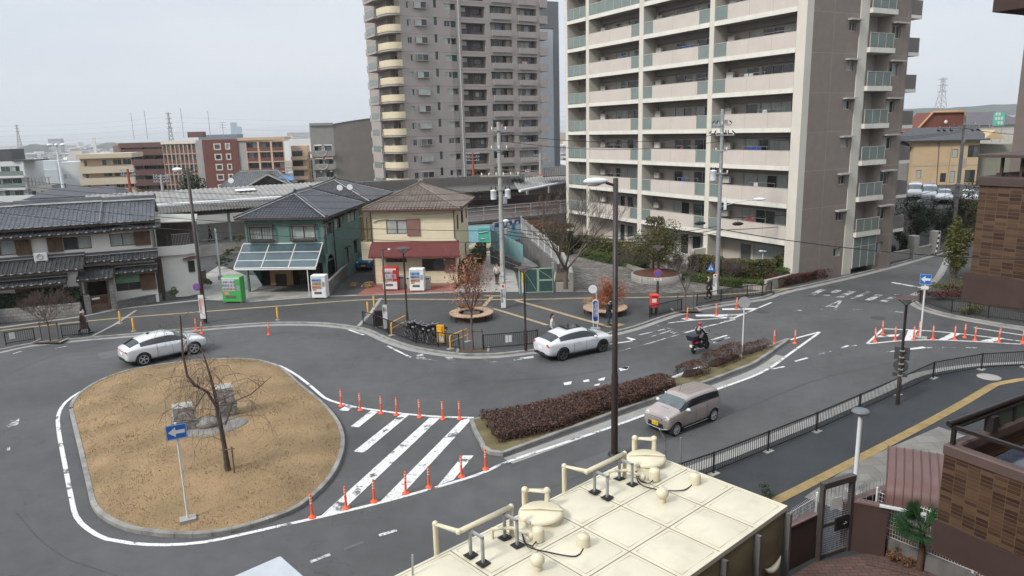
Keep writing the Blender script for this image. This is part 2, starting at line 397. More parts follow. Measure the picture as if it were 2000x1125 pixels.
def text_mesh(txt,size,vertical=False,align='CENTER',spacing=1.0):
 c=bpy.data.curves.new('t','FONT');c.body='\n'.join(txt)if vertical else txt
 c.size=size;c.align_x=align;c.align_y='CENTER';c.space_line=spacing;c.resolution_u=2;c.extrude=.002
 o=bpy.data.objects.new('t',c);COL.objects.link(o)
 dg=bpy.context.evaluated_depsgraph_get();me=bpy.data.meshes.new_from_object(o.evaluated_get(dg))
 bpy.data.objects.remove(o);bpy.data.curves.remove(c);return me
def text_part(name,txt,size,mt,parent,loc,rot,**k):
 me=text_mesh(txt,size,**k);me.materials.clear();me.materials.append(mt)
 return link(name,me,parent,loc,0,rot)
def sstep(a,b,x):
 t=min(1,max(0,(x-a)/(b-a)));return t*t*(3-2*t)
def terrain_h(x,y):
 h=-.25-26*sstep(170,480,y)*(1-sstep(.35,.6,x/max(y,1)))-4*sstep(115,170,y)*(1-sstep(.2,.4,x/max(y,1)))
 h+=sstep(.38,.5,x/max(y,1))*sstep(150,1500,y)*4
 return h
def make_ground():
 xs=[-14000,-9000,-6000,-4000,-2500,-1600,-1000,-700,-500]+list(range(-400,401,25))+[500,700,1000,1600,2500,4000,6000,9000,14000]
 ys=[-200,-60,0,40,80]+list(range(100,601,25))+[700,850,1000,1300,1700,2300,3200,4500,6500,9500,14000,22000]
 mb=MB();mb.grid([[(x,y,terrain_h(x,y))for y in ys]for x in xs],0,True)
 g=mat('plain_ground',(.115,.12,.10),.95,.3,.01,dirt=.6,dcol=(.22,.21,.20),ds=.03)
 structure(mb.build('ground',g))
 hm=mat('far_woods',(.045,.058,.045),.95,.35,.02)
 def hill(name,x0,x1,y,d,prof,seed):
  m=MB();n=60;rows=[]
  for i in range(n+1):
   t=i/n;x=x0+(x1-x0)*t;hh=prof(t)*(1+.12*noise.noise((t*9+seed,0,0))+.09*noise.noise((t*30+seed,3,0)))
   base=terrain_h(x,y-d)-2
   rows.append([(x,y-d,base),(x,y-d*.55,base+hh*.55),(x,y,base+hh),(x,y+d,base)])
  m.grid(rows,0,True);structure(m.build(name,hm))
 hill('hills',700,2600,2100,450,lambda t:30*math.sin(math.pi*min(1,t*1.05))**.35+14*math.sin(t*5),2)
 hill('hills',-1670,-1510,2500,120,lambda t:38*math.sin(math.pi*t)**.6,5)
 hill('hills',-1690,-1520,3000,120,lambda t:34*math.sin(math.pi*t)**.5,8)
 hill('mountains',-16000,9000,20500,2500,lambda t:240+130*math.sin(t*math.pi)**2*(.6+.4*math.sin(t*14)),11)
make_ground()
KF=P2([(-260,742),(-120,714),(0,687),(63,674),(178,662),(241,657),(330,649),(420,641),(520,634),(600,633),(660,637),(710,645),(734,654),(758,665),(792,677),(820,684),(850,689),(880,693),(910,696),(940,696),(970,695),(1000,692),(1042,687),(1090,681),(1140,668),(1190,654),(1240,641),(1280,627),(1320,614),(1360,604),(1406,596),(1462,588),(1495,582),(1515,574)])
KF=spline(KF,.5)
SIDE=P2([(1515,574),(1539,567.5),(1580,559),(1640,545.5),(1700,531),(1760,515),(1827,496)])
def make_near():
 mb=MB();mb.sheet([(-75,-5),(78,-5),(78,98),(-75,98)],0.0);structure(mb.build('road',M['asphalt']))
 back=[(78,96),(-74,96),(-74,KF[0].y)]
 inner=offset(KF,.16)
 side_in=[v+Vector((-.05,.18))for v in SIDE]
 side_in[-1:]=[SIDE[-1]+Vector((.2,.1)),SIDE[-1]+(SIDE[-1]-SIDE[-2]).normalized()*24]
 mb=MB();mb.prism(inner[:-1]+side_in[1:]+back,-.05,.12);structure(mb.build('pavement',M['asphalt_walk']))
 mb=MB();kerb(mb,KF,.16,-.02,.135);kerb(mb,[s for s in spline(SIDE,1.0)]+[SIDE[-1]+(SIDE[-1]-SIDE[-2]).normalized()*24],.16,-.02,.135)
 structure(mb.build('kerb',M['kerb']))
 mb=MB();O=offset(KF,-.42);ribbon(mb,O,KF,.004)
 S2=spline(SIDE,1.0)+[SIDE[-1]+(SIDE[-1]-SIDE[-2]).normalized()*24];ribbon(mb,offset(S2,-.5),S2,.004)
 structure(mb.build('gutter',M['gutter']))
 mb=MB()
 b=P2([(-60,664),(0,644),(160,622),(232,607),(405,588),(490,592),(620,583),(700,580),(800,577),(905,573)])
 ribbon(mb,offset(b,-.10),offset(b,.30),.126);structure(mb.build('drain_strip',M['concrete']))
 def plot(name,px,m,z=.125):
  q=MB();q.sheet([Vector(p)if not isinstance(p,tuple)else G(*p).xy for p in px],z);return structure(q.build(name,m))
 plot('driveway',[(405,586),(490,590),(640,580),(640,545),(480,540),(430,520),(360,565)],M['concrete'],.128)
 plot('red_paving',[(696,580),(886,572),(905,556),(725,558)],M['red_pave'],.13)
 plot('lane_paving',[(886,574),(1014,573),(1006,535),(955,470),(915,480),(900,540)],M['concrete'],.13)
 plot('cobbled_forecourt',[(1092,573),(1270,576),(1380,574),(1500,566),(1500,520),(1300,500),(1180,455),(1090,440),(1083,520)],M['cobble_dark'],.13)
 RB=[G(1200,985).xy+Vector((-12,-9)),G(1200,998).xy,G(1393,931).xy,G(1594,848).xy,G(1752,776).xy,G(1822,743).xy,G(1916,726).xy,G(2000,721).xy,Vector((34,35.4)),Vector((76,37.5))]
 global RAILB;RAILB=RB
 KR=offset(spline(RB,.6),.62)
 mb=MB();mb.prism(offset(KR,-.17)+[Vector((76,-4)),Vector((-9,-4))],-.05,.12);structure(mb.build('pavement',M['asphalt_near']))
 mb=MB();kerb(mb,KR[::-1],.17,-.02,.135);structure(mb.build('kerb',M['gutter']))
 mb=MB();ribbon(mb,KR,offset(KR,.5),.004);structure(mb.build('gutter',M['gutter']))
 KC=P2([(1858,497),(1838,540),(1812,565),(1790,577),(1785,586),(1790,595),(1812,606),(1858,618.5),(1920,630),(2000,643),(2120,660),(2300,690)])
 KC=spline(KC,.5)
 mb=MB();mb.prism(offset(KC,.16)+[Vector((76,48)),Vector((76,90)),KC[0]+Vector((10,12))],-.05,.12);structure(mb.build('pavement',M['asphalt_walk']))
 mb=MB();kerb(mb,KC,.16,-.02,.135);structure(mb.build('kerb',M['kerb']))
 mb=MB();ribbon(mb,offset(KC,-.42),KC,.004);structure(mb.build('gutter',M['gutter']))
 global KCORNER;KCORNER=KC
 mb=MB()
 def strip(px,w,m=0,z=.137):
  p=spline(P2(px),1.0);ribbon(mb,offset(p,-w/2),offset(p,w/2),z,m)
 strip([(-60,661),(0,649.5),(210,627),(420,610.5),(560,600),(720,588.5),(886,588.3),(1022,588.3),(1160,585.3),(1300,583.5),(1440,577),(1500,571),(1545,566)],.3)
 strip([(1007,590),(1060,605),(1122,623),(1193,643)],.34,z=.141);strip([(963,606),(1015,622),(1069,639)],.3)
 strip([(961,583),(953,592),(945,602)],.3,z=.141);strip([(945,581.5),(985,581.5)],.34,z=.145)
 structure(mb.build('tactile_paving',M['tactile']))
 mb=MB();strip([(1196,640),(1212,636)],.9,z=.149);structure(mb.build('tactile_tile',M['tactile_y']))
 mb=MB()
 p=spline([G(1440,1022).xy,G(1517,984).xy,G(1700,890).xy,G(1850,810).xy,G(1940,757).xy],.6)
 ub=MB()
 for d in(-.15,-.075,.0,.075,.15):ribbon(mb,offset(p,d-.024),offset(p,d+.024),.142)
 ribbon(ub,offset(p,-.19),offset(p,.19),.136)
 q=spline([G(1940,757).xy,G(1990,747).xy,G(2080,738).xy],.6);ribbon(mb,offset(q,-.17),offset(q,.17),.139)
 structure(mb.build('tactile_paving',M['tactile_y']));structure(ub.build('tactile_paving',mat('tactile_joint',(.26,.185,.085),.85,.2,3)))
 mb=MB();q=[G(1590,985).xy,G(1690,915).xy,G(1850,845).xy];ribbon(mb,offset(q,-1.3),offset(q,.35),.131);structure(mb.build('slab_paving',M['slab']))
 mb=MB();mb.sheet([(-9,-4),(14,-4),(20,8),(10.9,19.2),(8.5,18.7),(4,15.6),(-9,6.5)],.134);structure(mb.build('yard',M['paver']))
 mb=MB()
 for a,b,w in(((182,660),(266,610),.22),((700,641),(744,586),.24)):
  q=[G(*a).xy,G((a[0]+b[0])/2+2,(a[1]+b[1])/2+2).xy,G(*b).xy];ribbon(mb,offset(q,-w/2),offset(q,w/2),.146)
 structure(mb.build('edge_stone',M['concrete']))
make_near()
def make_marks():
 W=MB();V=MB()
 def line(mb,px,w,z=.0085,sm=True):
  p=P2(px);p=spline(p,.5)if sm and len(p)>2 else p;ribbon(mb,offset(p,-w/2),offset(p,w/2),z)
 def quad(mb,px,z=.0125):mb.sheet(P2(px),z)
 line(W,[(473,704.5),(518,707.5),(548,715.5),(578,732),(608,755),(634,777),(660,787),(688,794),(736,801.5),(795,809),(860,814),(925,816)],.16)
 line(W,[(193,749),(156,766),(128,786),(114,811),(115,844),(126,904),(139,971),(149,1009),(171,1033),(208,1053),(257,1061.5),(324,1064.5),(399,1059),(473,1044),(548,1027),(623,1010.5),(762,977),(925,930),(990,902.5),(1087,870),(1185,837.5),(1250,814),(1390,764),(1472,734.5),(1508,716),(1535,696.5),(1558,680),(1601,649)],.16)
 line(W,[(1152,782),(1220,762.5),(1291,745.5),(1356,720.5),(1420,703),(1500,677),(1550,662),(1601,648.5)],.16,z=.0095)
 t=lambda l:[(600+x/3.077,740+y/3.077)for x,y in l]
 for q in([(190,190),(230,163),(276,168),(245,194)],[(262,287),(385,190),(425,200),(310,292)],[(280,437),(560,215),(615,215),(340,445)],[(75,832),(735,235),(800,235),(205,800)],[(440,738),(925,250),(998,233),(565,704)],[(785,643),(935,462),(1000,462),(880,608)]):quad(W,t(q))
 t=lambda l:[(1600+x/5,500+y/5)for x,y in l]
 for l in([(465,860),(800,828),(1100,820),(1400,830),(2000,865),(2400,905)],[(635,712),(950,725),(1300,752),(1940,828),(2300,880)],[(465,860),(622,712)],[(1510,700),(1960,770),(2250,815)]):
  line(W,t(l),.15,.0092)
 for q in([(560,795),(590,775),(790,765),(765,787)],[(830,822),(870,725),(960,726),(915,822)],[(1155,822),(1290,755),(1390,760),(1240,826)],[(1560,832),(1730,797),(1810,805),(1690,840)]):quad(W,t(q))
 quad(W,t([(650,938),(1010,885),(1050,900),(700,938)]),.0125)
 for q in([(1050,893),(1110,893),(1105,901),(1050,903)],[(1200,890),(1330,892),(1330,898),(1200,898)],[(1430,893),(1550,896),(1550,901),(1430,899)],[(680,538),(820,548),(820,554),(700,545)],[(330,519),(420,521),(420,527),(335,526)],[(310,880),(360,870),(370,878),(315,886)],[(0,960),(100,926),(112,936),(0,972)]):quad(V,t(q))
 quad(W,t([(695,262),(720,256),(1040,312),(1020,320)]))
 t=lambda l:[(1560+x/8.04,540+y/8.04)for x,y in l]
 for q in([(130,292),(335,203),(450,207),(245,300)],[(370,300),(400,285),(500,292),(480,306)],[(490,255),(580,210),(680,222),(570,262)],[(575,330),(790,225),(915,233),(700,333)],[(810,347),(1060,238),(1140,246),(890,355)],[(1040,370),(1210,285),(1325,292),(1140,380)],[(1265,390),(1450,318),(1540,325),(1370,403)],[(1480,290),(1560,275),(1600,280),(1540,296)]):quad(V,t(q),.0105)
 for q in([(405,482),(640,370),(685,375),(450,475)],[(650,375),(690,375),(600,495),(560,492)],[(470,460),(600,468),(590,480),(460,470)],[(320,518),(370,508),(405,522),(350,527)],[(540,514),(600,508),(598,522),(545,522)]):quad(V,t(q),.0105)
 t=lambda l:[(1240+x/4.6875,400+y/4.6875)for x,y in l]
 line(W,t([(305,1083),(560,1055),(900,1035)]),.13,.0092);line(W,t([(900,1040),(1250,895)]),.15,.0092)
 for q in([(420,1045),(480,1035),(560,1055),(500,1062)],[(553,1007),(900,1003),(1020,998),(960,1020),(560,1024)],[(720,1018),(915,1036),(880,1044),(700,1024)],[(797,950),(1110,946),(1090,962),(800,964)]):quad(W,t(q))
 for l in([(790,1078),(915,1040)],[(650,1115),(710,1100)]):line(V,t(l),.13,.0105)
 quad(V,t([(1450,966),(1530,962),(1530,972),(1455,974)]),.0105)
 t=lambda l:[(1020+x/5,500+y/5)for x,y in l]
 for l,w in(([(1105,780),(1395,715)],.13),([(1200,808),(1450,728)],.10),([(1320,682),(1600,748)],.10),([(1450,750),(1480,738)],.08),([(1470,758),(1520,745)],.08)):line(V,t(l),w,.0095)
 line(W,t([(850,862),(1075,830)]),.14);line(W,t([(1870,850),(2010,795)]),.15);line(W,t([(1590,750),(1760,702)]),.13,.0098)
 line(V,t([(930,935),(1250,850),(1450,790),(1590,752)]),.1,.0098);line(W,t([(1770,698),(2080,620)]),.12,.0098)
 quad(W,t([(1010,798),(1035,796),(1115,816),(1070,826)]));quad(W,t([(960,1098),(1000,1088),(1050,1082),(1020,1108)]));quad(V,t([(525,1037),(555,1032),(560,1041),(530,1045)]))
 line(W,t([(-20,1000),(110,980)]),.14)
 t=lambda l:[(680+x/5,560+y/5)for x,y in l]
 line(W,t([(0,420),(155,472)]),.15);line(W,t([(385,580),(610,690)]),.15)
 for q in([(650,660),(725,653),(740,672),(680,684)],[(660,694),(740,688),(775,712),(690,712)],[(940,692),(1010,688),(1060,725),(985,728)],[(990,732),(1095,735),(1095,743),(1000,742)],[(1300,712),(1345,705),(1380,728),(1345,730)],[(1350,732),(1460,730),(1460,738),(1355,741)]):quad(V,t(q),.0105)
 line(V,t([(740,700),(880,728)]),.1);line(W,t([(1620,718),(1810,690)]),.13)
 for q in([(1100,748),(1117,745),(1115,751),(1103,753)],[(1138,744),(1150,741),(1152,745),(1141,747)],[(1168,741),(1182,737),(1180,743),(1170,744)],[(1208,720),(1228,716),(1226,722),(1212,725)],[(1160,752),(1172,749),(1170,753),(1162,754)]):quad(W,q)
 for l in([(1395,669),(1425,659)],[(1505,722),(1532,716)],[(1553,706),(1577,699)],[(1598,693),(1622,686)],[(1643,680),(1657,675)],[(1390,664),(1420,655)]):line(W,l,.15)
 for l in([(740,1046),(775,1036)],[(672,1073),(710,1059)],[(606,1098),(645,1083)]):line(V,l,.15)
 quad(V,[(20,822),(38,818),(36,828),(28,834)],.0105);quad(V,[(12,832),(24,826),(28,831),(18,838)]);quad(V,[(13,873),(20,872),(20,881),(14,881)]);line(V,[(26,691),(42,686)],.12);line(V,[(107,681),(130,676)],.1)
 structure(W.build('lane_marking',M['white_paint']));structure(V.build('lane_marking',M['worn_paint']))
 pt=MB()
 for q in([(1577,577),(1606,576),(1608,580),(1577,580)],[(1674,585),(1728,591),(1733,594),(1672,588)]):pt.sheet(P2(q),.0065)
 structure(pt.build('road_patch',mat('tar_patch',(.055,.058,.064),.8,.1,3)))
 sm=MB()
 for l in([(420,655),(600,650),(700,668),(800,705),(900,735),(1000,742),(1150,728),(1300,690)],[(700,742),(820,752),(940,748),(1060,740)],[(1060,960),(1250,880),(1450,800),(1620,735),(1800,700)],[(0,740),(90,700),(200,672)],[(1380,640),(1480,620),(1600,612),(1680,622)],[(30,1000),(110,1080),(230,1125)]):p=spline(P2(l),.4);p=[q+Vector((.03*noise.noise((q.x,q.y,1)),.03*noise.noise((q.x,q.y,5))))for q in p];ribbon(sm,offset(p,-.014),offset(p,.014),.0055)
 structure(sm.build('tar_seam',mat('tar_seam',(.048,.048,.05),.7,.2,3)))
 for q,c in(([(560,672),(640,668),(650,680),(565,684)],.078),([(1120,905),(1190,880),(1215,892),(1140,920)],.10),([(1500,760),(1560,738),(1580,746),(1518,770)],.078),([(190,690),(250,679),(258,690),(196,702)],.10)):k=MB();k.sheet(P2(q),.0048);structure(k.build('road_patch',asphalt('patch_asphalt',(c,c,c*1.02))))
 mh=mat('iron_cover',(.06,.055,.05),.6,.2,12,.5,40)
 for i,(x,y,r,lab)in enumerate([(1487,609,.42,'iron manhole cover beside the front kerb hatching'),(1393,630,.42,'iron manhole cover in the lane ahead of the scooter'),(1628,561,.42,'iron manhole cover near the block wall kerb'),(1611,573,.42,'iron manhole cover set into the worn zebra stripes'),(1715,621,.42,'iron manhole cover just above the right hatched island'),(1305,601,.3,'small iron cover on the front walk near the post box'),(1402,653,.25,'small iron drain cover in the lane behind the scooter')]):
  g=G(x,y);m=MB();m.lathe([(r,0),(r,.011),(r-.03,.013),(r-.06,.012),(0.0,.012)],24);o=m.build('manhole_cover',mh,None,(g.x,g.y,.006));tag(o,lab,'manhole cover','manhole covers in the paving')
 g=G(1931,741);m=MB();m.lathe([(.52,0),(.52,.012),(.40,.014),(.38,.012),(.36,.012)],28,m=0);m.lathe([(.38,.0),(.38,.010),(0,.011)],28,m=1)
 tag(m.build('manhole_cover',[M['concrete'],mh],None,(g.x,g.y,.121)),'round cover in a pale concrete ring on the near pavement','manhole cover')
make_marks()
ISL=spline(P2([(136,800),(149,777),(186,751),(249,727),(339,712),(417,704.5),(488,704.5),(530,712.5),(559,727),(585,751),(630,788),(660,822),(673,852),(673,882),(660,919),(634,956),(585,997),(529,1020),(455,1042),(380,1051.5),(305,1048),(249,1038.5),(204,1018),(180,994),(171,960),(156,893),(141,829)]),.4,True)
def inside(p,poly):
 c=False;n=len(poly)
 for i in range(n):
  a,b=poly[i],poly[i-1]
  if(a[1]>p[1])!=(b[1]>p[1])and p[0]<(b[0]-a[0])*(p[1]-a[1])/(b[1]-a[1])+a[0]:c=not c
 return c
ISC=sum((Vector(p)for p in ISL),Vector((0,0)))/len(ISL)
def isl_h(p):
 p=Vector(p);d=min((p-q).length for q in ISL[::3]);return .13+.42*(1-math.exp(-d/2.2))
def make_island():
 sgn=sum(p[0]*q[1]-q[0]*p[1]for p,q in zip(ISL,ISL[1:]+ISL[:1]))
 L=ISL if sgn>0 else ISL[::-1]
 mb=MB();kerb(mb,L,.17,-.02,.16,.6,.012,True);structure(mb.build('kerb',M['kerb']))
 IN=offset(L,.16,True);mb=MB();rings=[]
 for k in range(10):
  t=k/9;rings.append([Vector(p).lerp(ISC,t*.985)for p in IN])
 rows=[[(p.x,p.y,.13 if k==0 else isl_h(p)+.03*noise.noise((p.x*.6,p.y*.6,0)))for p in r+[r[0]]]for k,r in enumerate(rings)]
 mb.grid(rows,0,True)
 mb.add([rows[-1][i]for i in range(len(IN))],[tuple(range(len(IN)))],0,True)
 structure(mb.build('lawn',M['drygrass']))
 g=MB();r=random.Random(3);x0=min(p.x for p in IN);x1=max(p.x for p in IN);y0=min(p.y for p in IN);y1=max(p.y for p in IN);n=0
 while n<26000:
  p=(r.uniform(x0,x1),r.uniform(y0,y1))
  if not inside(p,IN):continue
  n+=1;z=isl_h(p)-.01;kk=1+1.6*max(0,noise.noise((p[0]*.9,p[1]*.9,4)));a=r.uniform(0,6.28);h=r.uniform(.02,.06)*kk;w=r.uniform(.008,.018);dx,dy=math.cos(a)*w,math.sin(a)*w;lx,ly=r.gauss(0,.035),r.gauss(0,.035)
  g.add([(p[0]-dx,p[1]-dy,z),(p[0]+dx,p[1]+dy,z),(p[0]+lx,p[1]+ly,z+h)],[(0,1,2)],0)
 o=g.build('grass',leafmat('dry_grass',[(.265,.18,.092),(.30,.21,.11),(.235,.16,.082),(.21,.15,.072),(.285,.20,.10)]));structure(o,'stuff');
make_island()
MED=P2([(917,824),(925,847),(938,870),(943,884),(960,890),(980,893),(1090,852),(1250,793.6),(1380,751),(1472,716),(1511,690),(1528,677),(1545,665),(1530,667),(1500,680),(1400,713),(1330,738),(1250,763),(1150,786),(1000,812)])
def make_median():
 L=MED;sgn=sum(p[0]*q[1]-q[0]*p[1]for p,q in zip(L,L[1:]+L[:1]));L=L if sgn>0 else L[::-1]
 Ls=[]
 for a,b in zip(L,L[1:]+L[:1]):
  k=max(1,int((b-a).length/.7));Ls+=[a.lerp(b,i/k)for i in range(k)]
 mb=MB();kerb(mb,Ls,.16,-.02,.17,.6,.012,True);structure(mb.build('kerb',M['kerb']))
 mb=MB();mb.prism(offset(Ls,.15,True),0,.15);structure(mb.build('planting_bed',mat('bed_grass',(.13,.105,.05),.95,.35,1.5,.6,30,fine=.4,fs=40,dirt=.5,dcol=(.07,.075,.025),ds=.7)))
 mb=MB();b=P2([(983,895),(1090,857),(1250,799),(1380,756),(1472,721),(1515,693)]);b=spline(b,1);ribbon(mb,offset(b,-.62),b,.0045);structure(mb.build('gutter',M['gutter']))
 lm=leafmat('winter_shrub_leaf',[(.075,.038,.030),(.11,.055,.043),(.055,.032,.026),(.15,.082,.06),(.09,.06,.042)])
 core=mat('shrub_core',(.028,.016,.013),.95,.2,6)
 def shrub(line,w,h,label,n,seed,ck=1.0):
  r=random.Random(seed);P=[G(*q).xy for q in line];P=spline(P,.4)
  root=thing('hedge',label,'hedge',(P[0].x,P[0].y,.15),0,'reddish shrubs along the median')
  o0=Vector((P[0].x,P[0].y,.15))
  def pos():
   i=r.random()*(len(P)-1);k=int(i);a=P[k].lerp(P[min(k+1,len(P)-1)],i-k);d=(P[min(k+1,len(P)-1)]-P[max(k-1,0)]).normalized();nn=Vector((-d.y,d.x))
   ww=w(i/(len(P)-1));hh=h*(1+.16*noise.noise((a.x*.9,a.y*.9,seed)))
   u=r.uniform(-1,1);top=r.random()<.55
   if top:z=hh*(1-.35*abs(u)**3)*r.uniform(.88,1.06);s_=u
   else:s_=math.copysign(r.uniform(.86,1.05),u);z=hh*r.uniform(.05,.85)
   q=a+nn*(s_*ww);return(q.x-o0.x+r.gauss(0,.04),q.y-o0.y+r.gauss(0,.04),z)
  f=MB();leaf_cloud(f,n,pos,.05,0,.2,r)
  f2=MB()
  for _ in range(n//4):
   p=Vector(pos());d=Vector((r.gauss(0,.35),r.gauss(0,.35),1)).normalized()*r.uniform(.1,.30);e=Vector((.006,.004,0));f2.add([p-d*.5-e,p-d*.5+e,p+d*.5],[(0,1,2)])
  f.build('foliage',lm,root);f2.build('twigs',mat('shrub_twig',(.06,.035,.025),.9),root)
  c=MB();rows=[]
  for i,a in enumerate(P):
   d=(P[min(i+1,len(P)-1)]-P[max(i-1,0)]).normalized();nn=Vector((-d.y,d.x));ww=w(i/(len(P)-1))*.86*(.6+.4*ck);hh=h*.84*ck*(1+.16*noise.noise((a.x*.9,a.y*.9,seed)));e=.35 if i in(0,len(P)-1)else 1
   rows.append([(a.x+nn.x*s_*ww*e-o0.x,a.y+nn.y*s_*ww*e-o0.y,z*e)for s_,z in((-1,0),(-.95,hh*.7),(-.6,hh),(0,hh*1.02),(.6,hh),(.95,hh*.7),(1,0))])
  c.grid(rows,0,True);c.build('branches',core,root)
 shrub([(955,848),(1050,832),(1150,801),(1250,776),(1300,757)],lambda t:1.32*(1-t)+.55*t,.56,'long dark red clipped hedge on the median next to the striped hatching',15000,4)
 shrub([(1335,742),(1370,729)],lambda t:.55,.6,'low reddish shrub clump on the median right behind the pinkish small car',1300,5,.3)
 shrub([(1385,722),(1412,711),(1440,700)],lambda t:.5,.75,'loose reddish shrub clump on the median left of the white sign pole',2000,6,.3)
 shrub([(1450,698),(1480,687),(1495,680)],lambda t:.38,.45,'sparse reddish shrub clump at the narrow tip of the median',700,7,.2)
make_median()
PANES=lambda:[M['glass'],M['glass2'],M['curtain']]
def window(parent,F,x0,x1,z0,z1,y=.12,n=2,cur=.4,fr=None,fw=.05,bars=0,r=None,out=.03,sill=False):
 """panes (one part) with their frame (its sub-part)"""
 r=r or rnd;mb=MB(F);w=(x1-x0)/n
 for i in range(n):
  yy=y+.035*(i%2);k=2 if r.random()<cur else(1 if r.random()<.4 else 0)
  mb.quad((x0+w*i,yy,z0),(x0+w*(i+1),yy,z0),(x0+w*(i+1),yy,z1),(x0+w*i,yy,z1),k)
 o=mb.build('window',PANES(),parent)
 f=MB(F);a,b=y-out,y+.032
 f.box(x0,x1,a,b,z0,z0+fw);f.box(x0,x1,a,b,z1-fw,z1)
 for i in range(n+1):
  c=min(max(x0+w*i,x0+fw/2),x1-fw/2);f.box(c-fw/2,c+fw/2,a+.004,b-.004,z0+fw,z1-fw)
 if sill:f.box(x0-.04,x1+.04,y-.16,y-.002,z0-.05,z0-.002)
 f.build('frame',fr or M['alu'],o)
 if bars:
  g=MB(F);
  for i in range(bars+1):xx=x0+(x1-x0)*i/bars;g.box(xx-.012,xx+.012,y-.16,y-.135,z0+.05,z1-.05)
  for zz in(z0+.06,(z0+z1)/2,z1-.08):g.box(x0,x1,y-.134,y-.115,zz,zz+.025)
  g.build('window_bars',fr or M['alu'],o)
 return o
def part(name,mt,parent,fn,F=None):
 mb=MB(F);fn(mb);return mb.build(name,mt,parent)
def make_condo():
 C=Vector((21.933,55.613));d=Vector((-.48903,.87227));s=Vector((.87227,.48903))
 root=thing('apartment_block','tall cream and taupe apartment block with rows of long balconies facing the roundabout','apartment building',(C.x,C.y,.1),math.atan2(s.y,s.x))
 L=31.6;F=Matrix(((0,1,0,0),(-1,0,0,L),(0,0,1,0),(0,0,0,1)))
 cream=mat('cream_wall',(.56,.53,.465),.75,.05,.5,dirt=.18,dcol=(.33,.31,.28),ds=.6,streak=True)
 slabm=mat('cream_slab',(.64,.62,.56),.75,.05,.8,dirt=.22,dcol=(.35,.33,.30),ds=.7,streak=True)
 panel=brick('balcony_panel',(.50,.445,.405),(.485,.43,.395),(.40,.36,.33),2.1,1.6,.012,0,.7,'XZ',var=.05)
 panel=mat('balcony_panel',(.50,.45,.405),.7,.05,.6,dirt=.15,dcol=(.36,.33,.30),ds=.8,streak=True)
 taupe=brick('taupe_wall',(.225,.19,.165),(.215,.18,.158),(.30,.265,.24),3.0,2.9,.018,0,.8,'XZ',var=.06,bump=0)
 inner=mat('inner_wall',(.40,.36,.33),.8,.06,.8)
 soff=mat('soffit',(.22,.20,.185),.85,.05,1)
 Z=[2.95+2.9*k for k in range(9)];TOP=Z[8]+3.2
 bays=[(0.5,3.97),(4.5,12.65),(13.27,21.85),(22.38,30.74)]
 r=random.Random(11)
 win={0:[(1.3,2.0,1,.9),(2.4,3.8,2,0)],1:[(6.6,8.2,2,0),(8.6,12.3,4,0)],2:[(15.7,17.9,2,0),(18.4,21.7,3,0)],3:[(24.4,25.6,1,0),(25.9,30.0,4,0)]}
 holes=[];ws=[]
 for k in range(-1,9):
  z=Z[k]+.35 if k>=0 else .25
  for b,l in win.items():
   for(a,c,n,zz)in l:
    h=(a,c,z+.05+zz,z+1.98);holes.append(h);ws.append((h,n))
 w=MB(F);w.wall(0.0,L,0,TOP,holes,1.9,.1,0)
 b=w;sh=[]
 m2=MB()
 hs=[(4.74,5.57,zk+1.6,zk+2.3)for zk in[0.05]+Z];h2=[(10.05,11.1,zk+1.27,zk+2.25)for zk in[0.05]+Z]
 m2.wall(.7,5.94,-.2,TOP,hs,0,.14);m2.wall(9.9,12.36,-.2,TOP,h2,0,.14)
 m2.quad((12.36,0,-.2),(12.36,L,-.2),(12.36,L,TOP),(12.36,0,TOP));m2.quad((12.36,L,-.2),(1.9,L,-.2),(1.9,L,TOP),(12.36,L,TOP))
 m2.build('side_wall',taupe,root)
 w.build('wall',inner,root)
 part('recess_wall',inner,root,lambda q:(q.quad((7.0,1.2,-.2),(9.9,1.2,-.2),(9.9,1.2,TOP),(7.0,1.2,TOP)),q.quad((9.9,1.2,-.2),(9.9,0,-.2),(9.9,0,TOP),(9.9,1.2,TOP)),q.quad((7.0,0,-.2),(7.0,1.2,-.2),(7.0,1.2,TOP),(7.0,0,TOP))))
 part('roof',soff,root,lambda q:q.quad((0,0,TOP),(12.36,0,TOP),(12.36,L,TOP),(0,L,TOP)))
 for(a,c)in((0,.5),(3.97,4.5),(12.65,13.27),(21.85,22.38),(30.74,31.6)):
  dep=.7 if a>30 else 1.895
  part('pillar',cream,root,lambda q:q.box(a,c,-.03,dep,-.2,TOP-.01),F)
 part('pillar',cream,root,lambda q:q.box(5.94,7.0,-.06,1.19,-.2,TOP-.02))
 part('end_wall',inner,root,lambda q:q.box(31.1,31.55,.71,1.89,-.2,TOP-.02),F)
 for h,n in ws:window(root,F,*h,y=1.98,n=n,cur=.45,r=r)
 for h in hs:window(root,None,*h,y=.12,n=2,cur=.5,r=r)
 for h in h2:window(root,None,*h,y=.12,n=2,cur=.5,r=r)
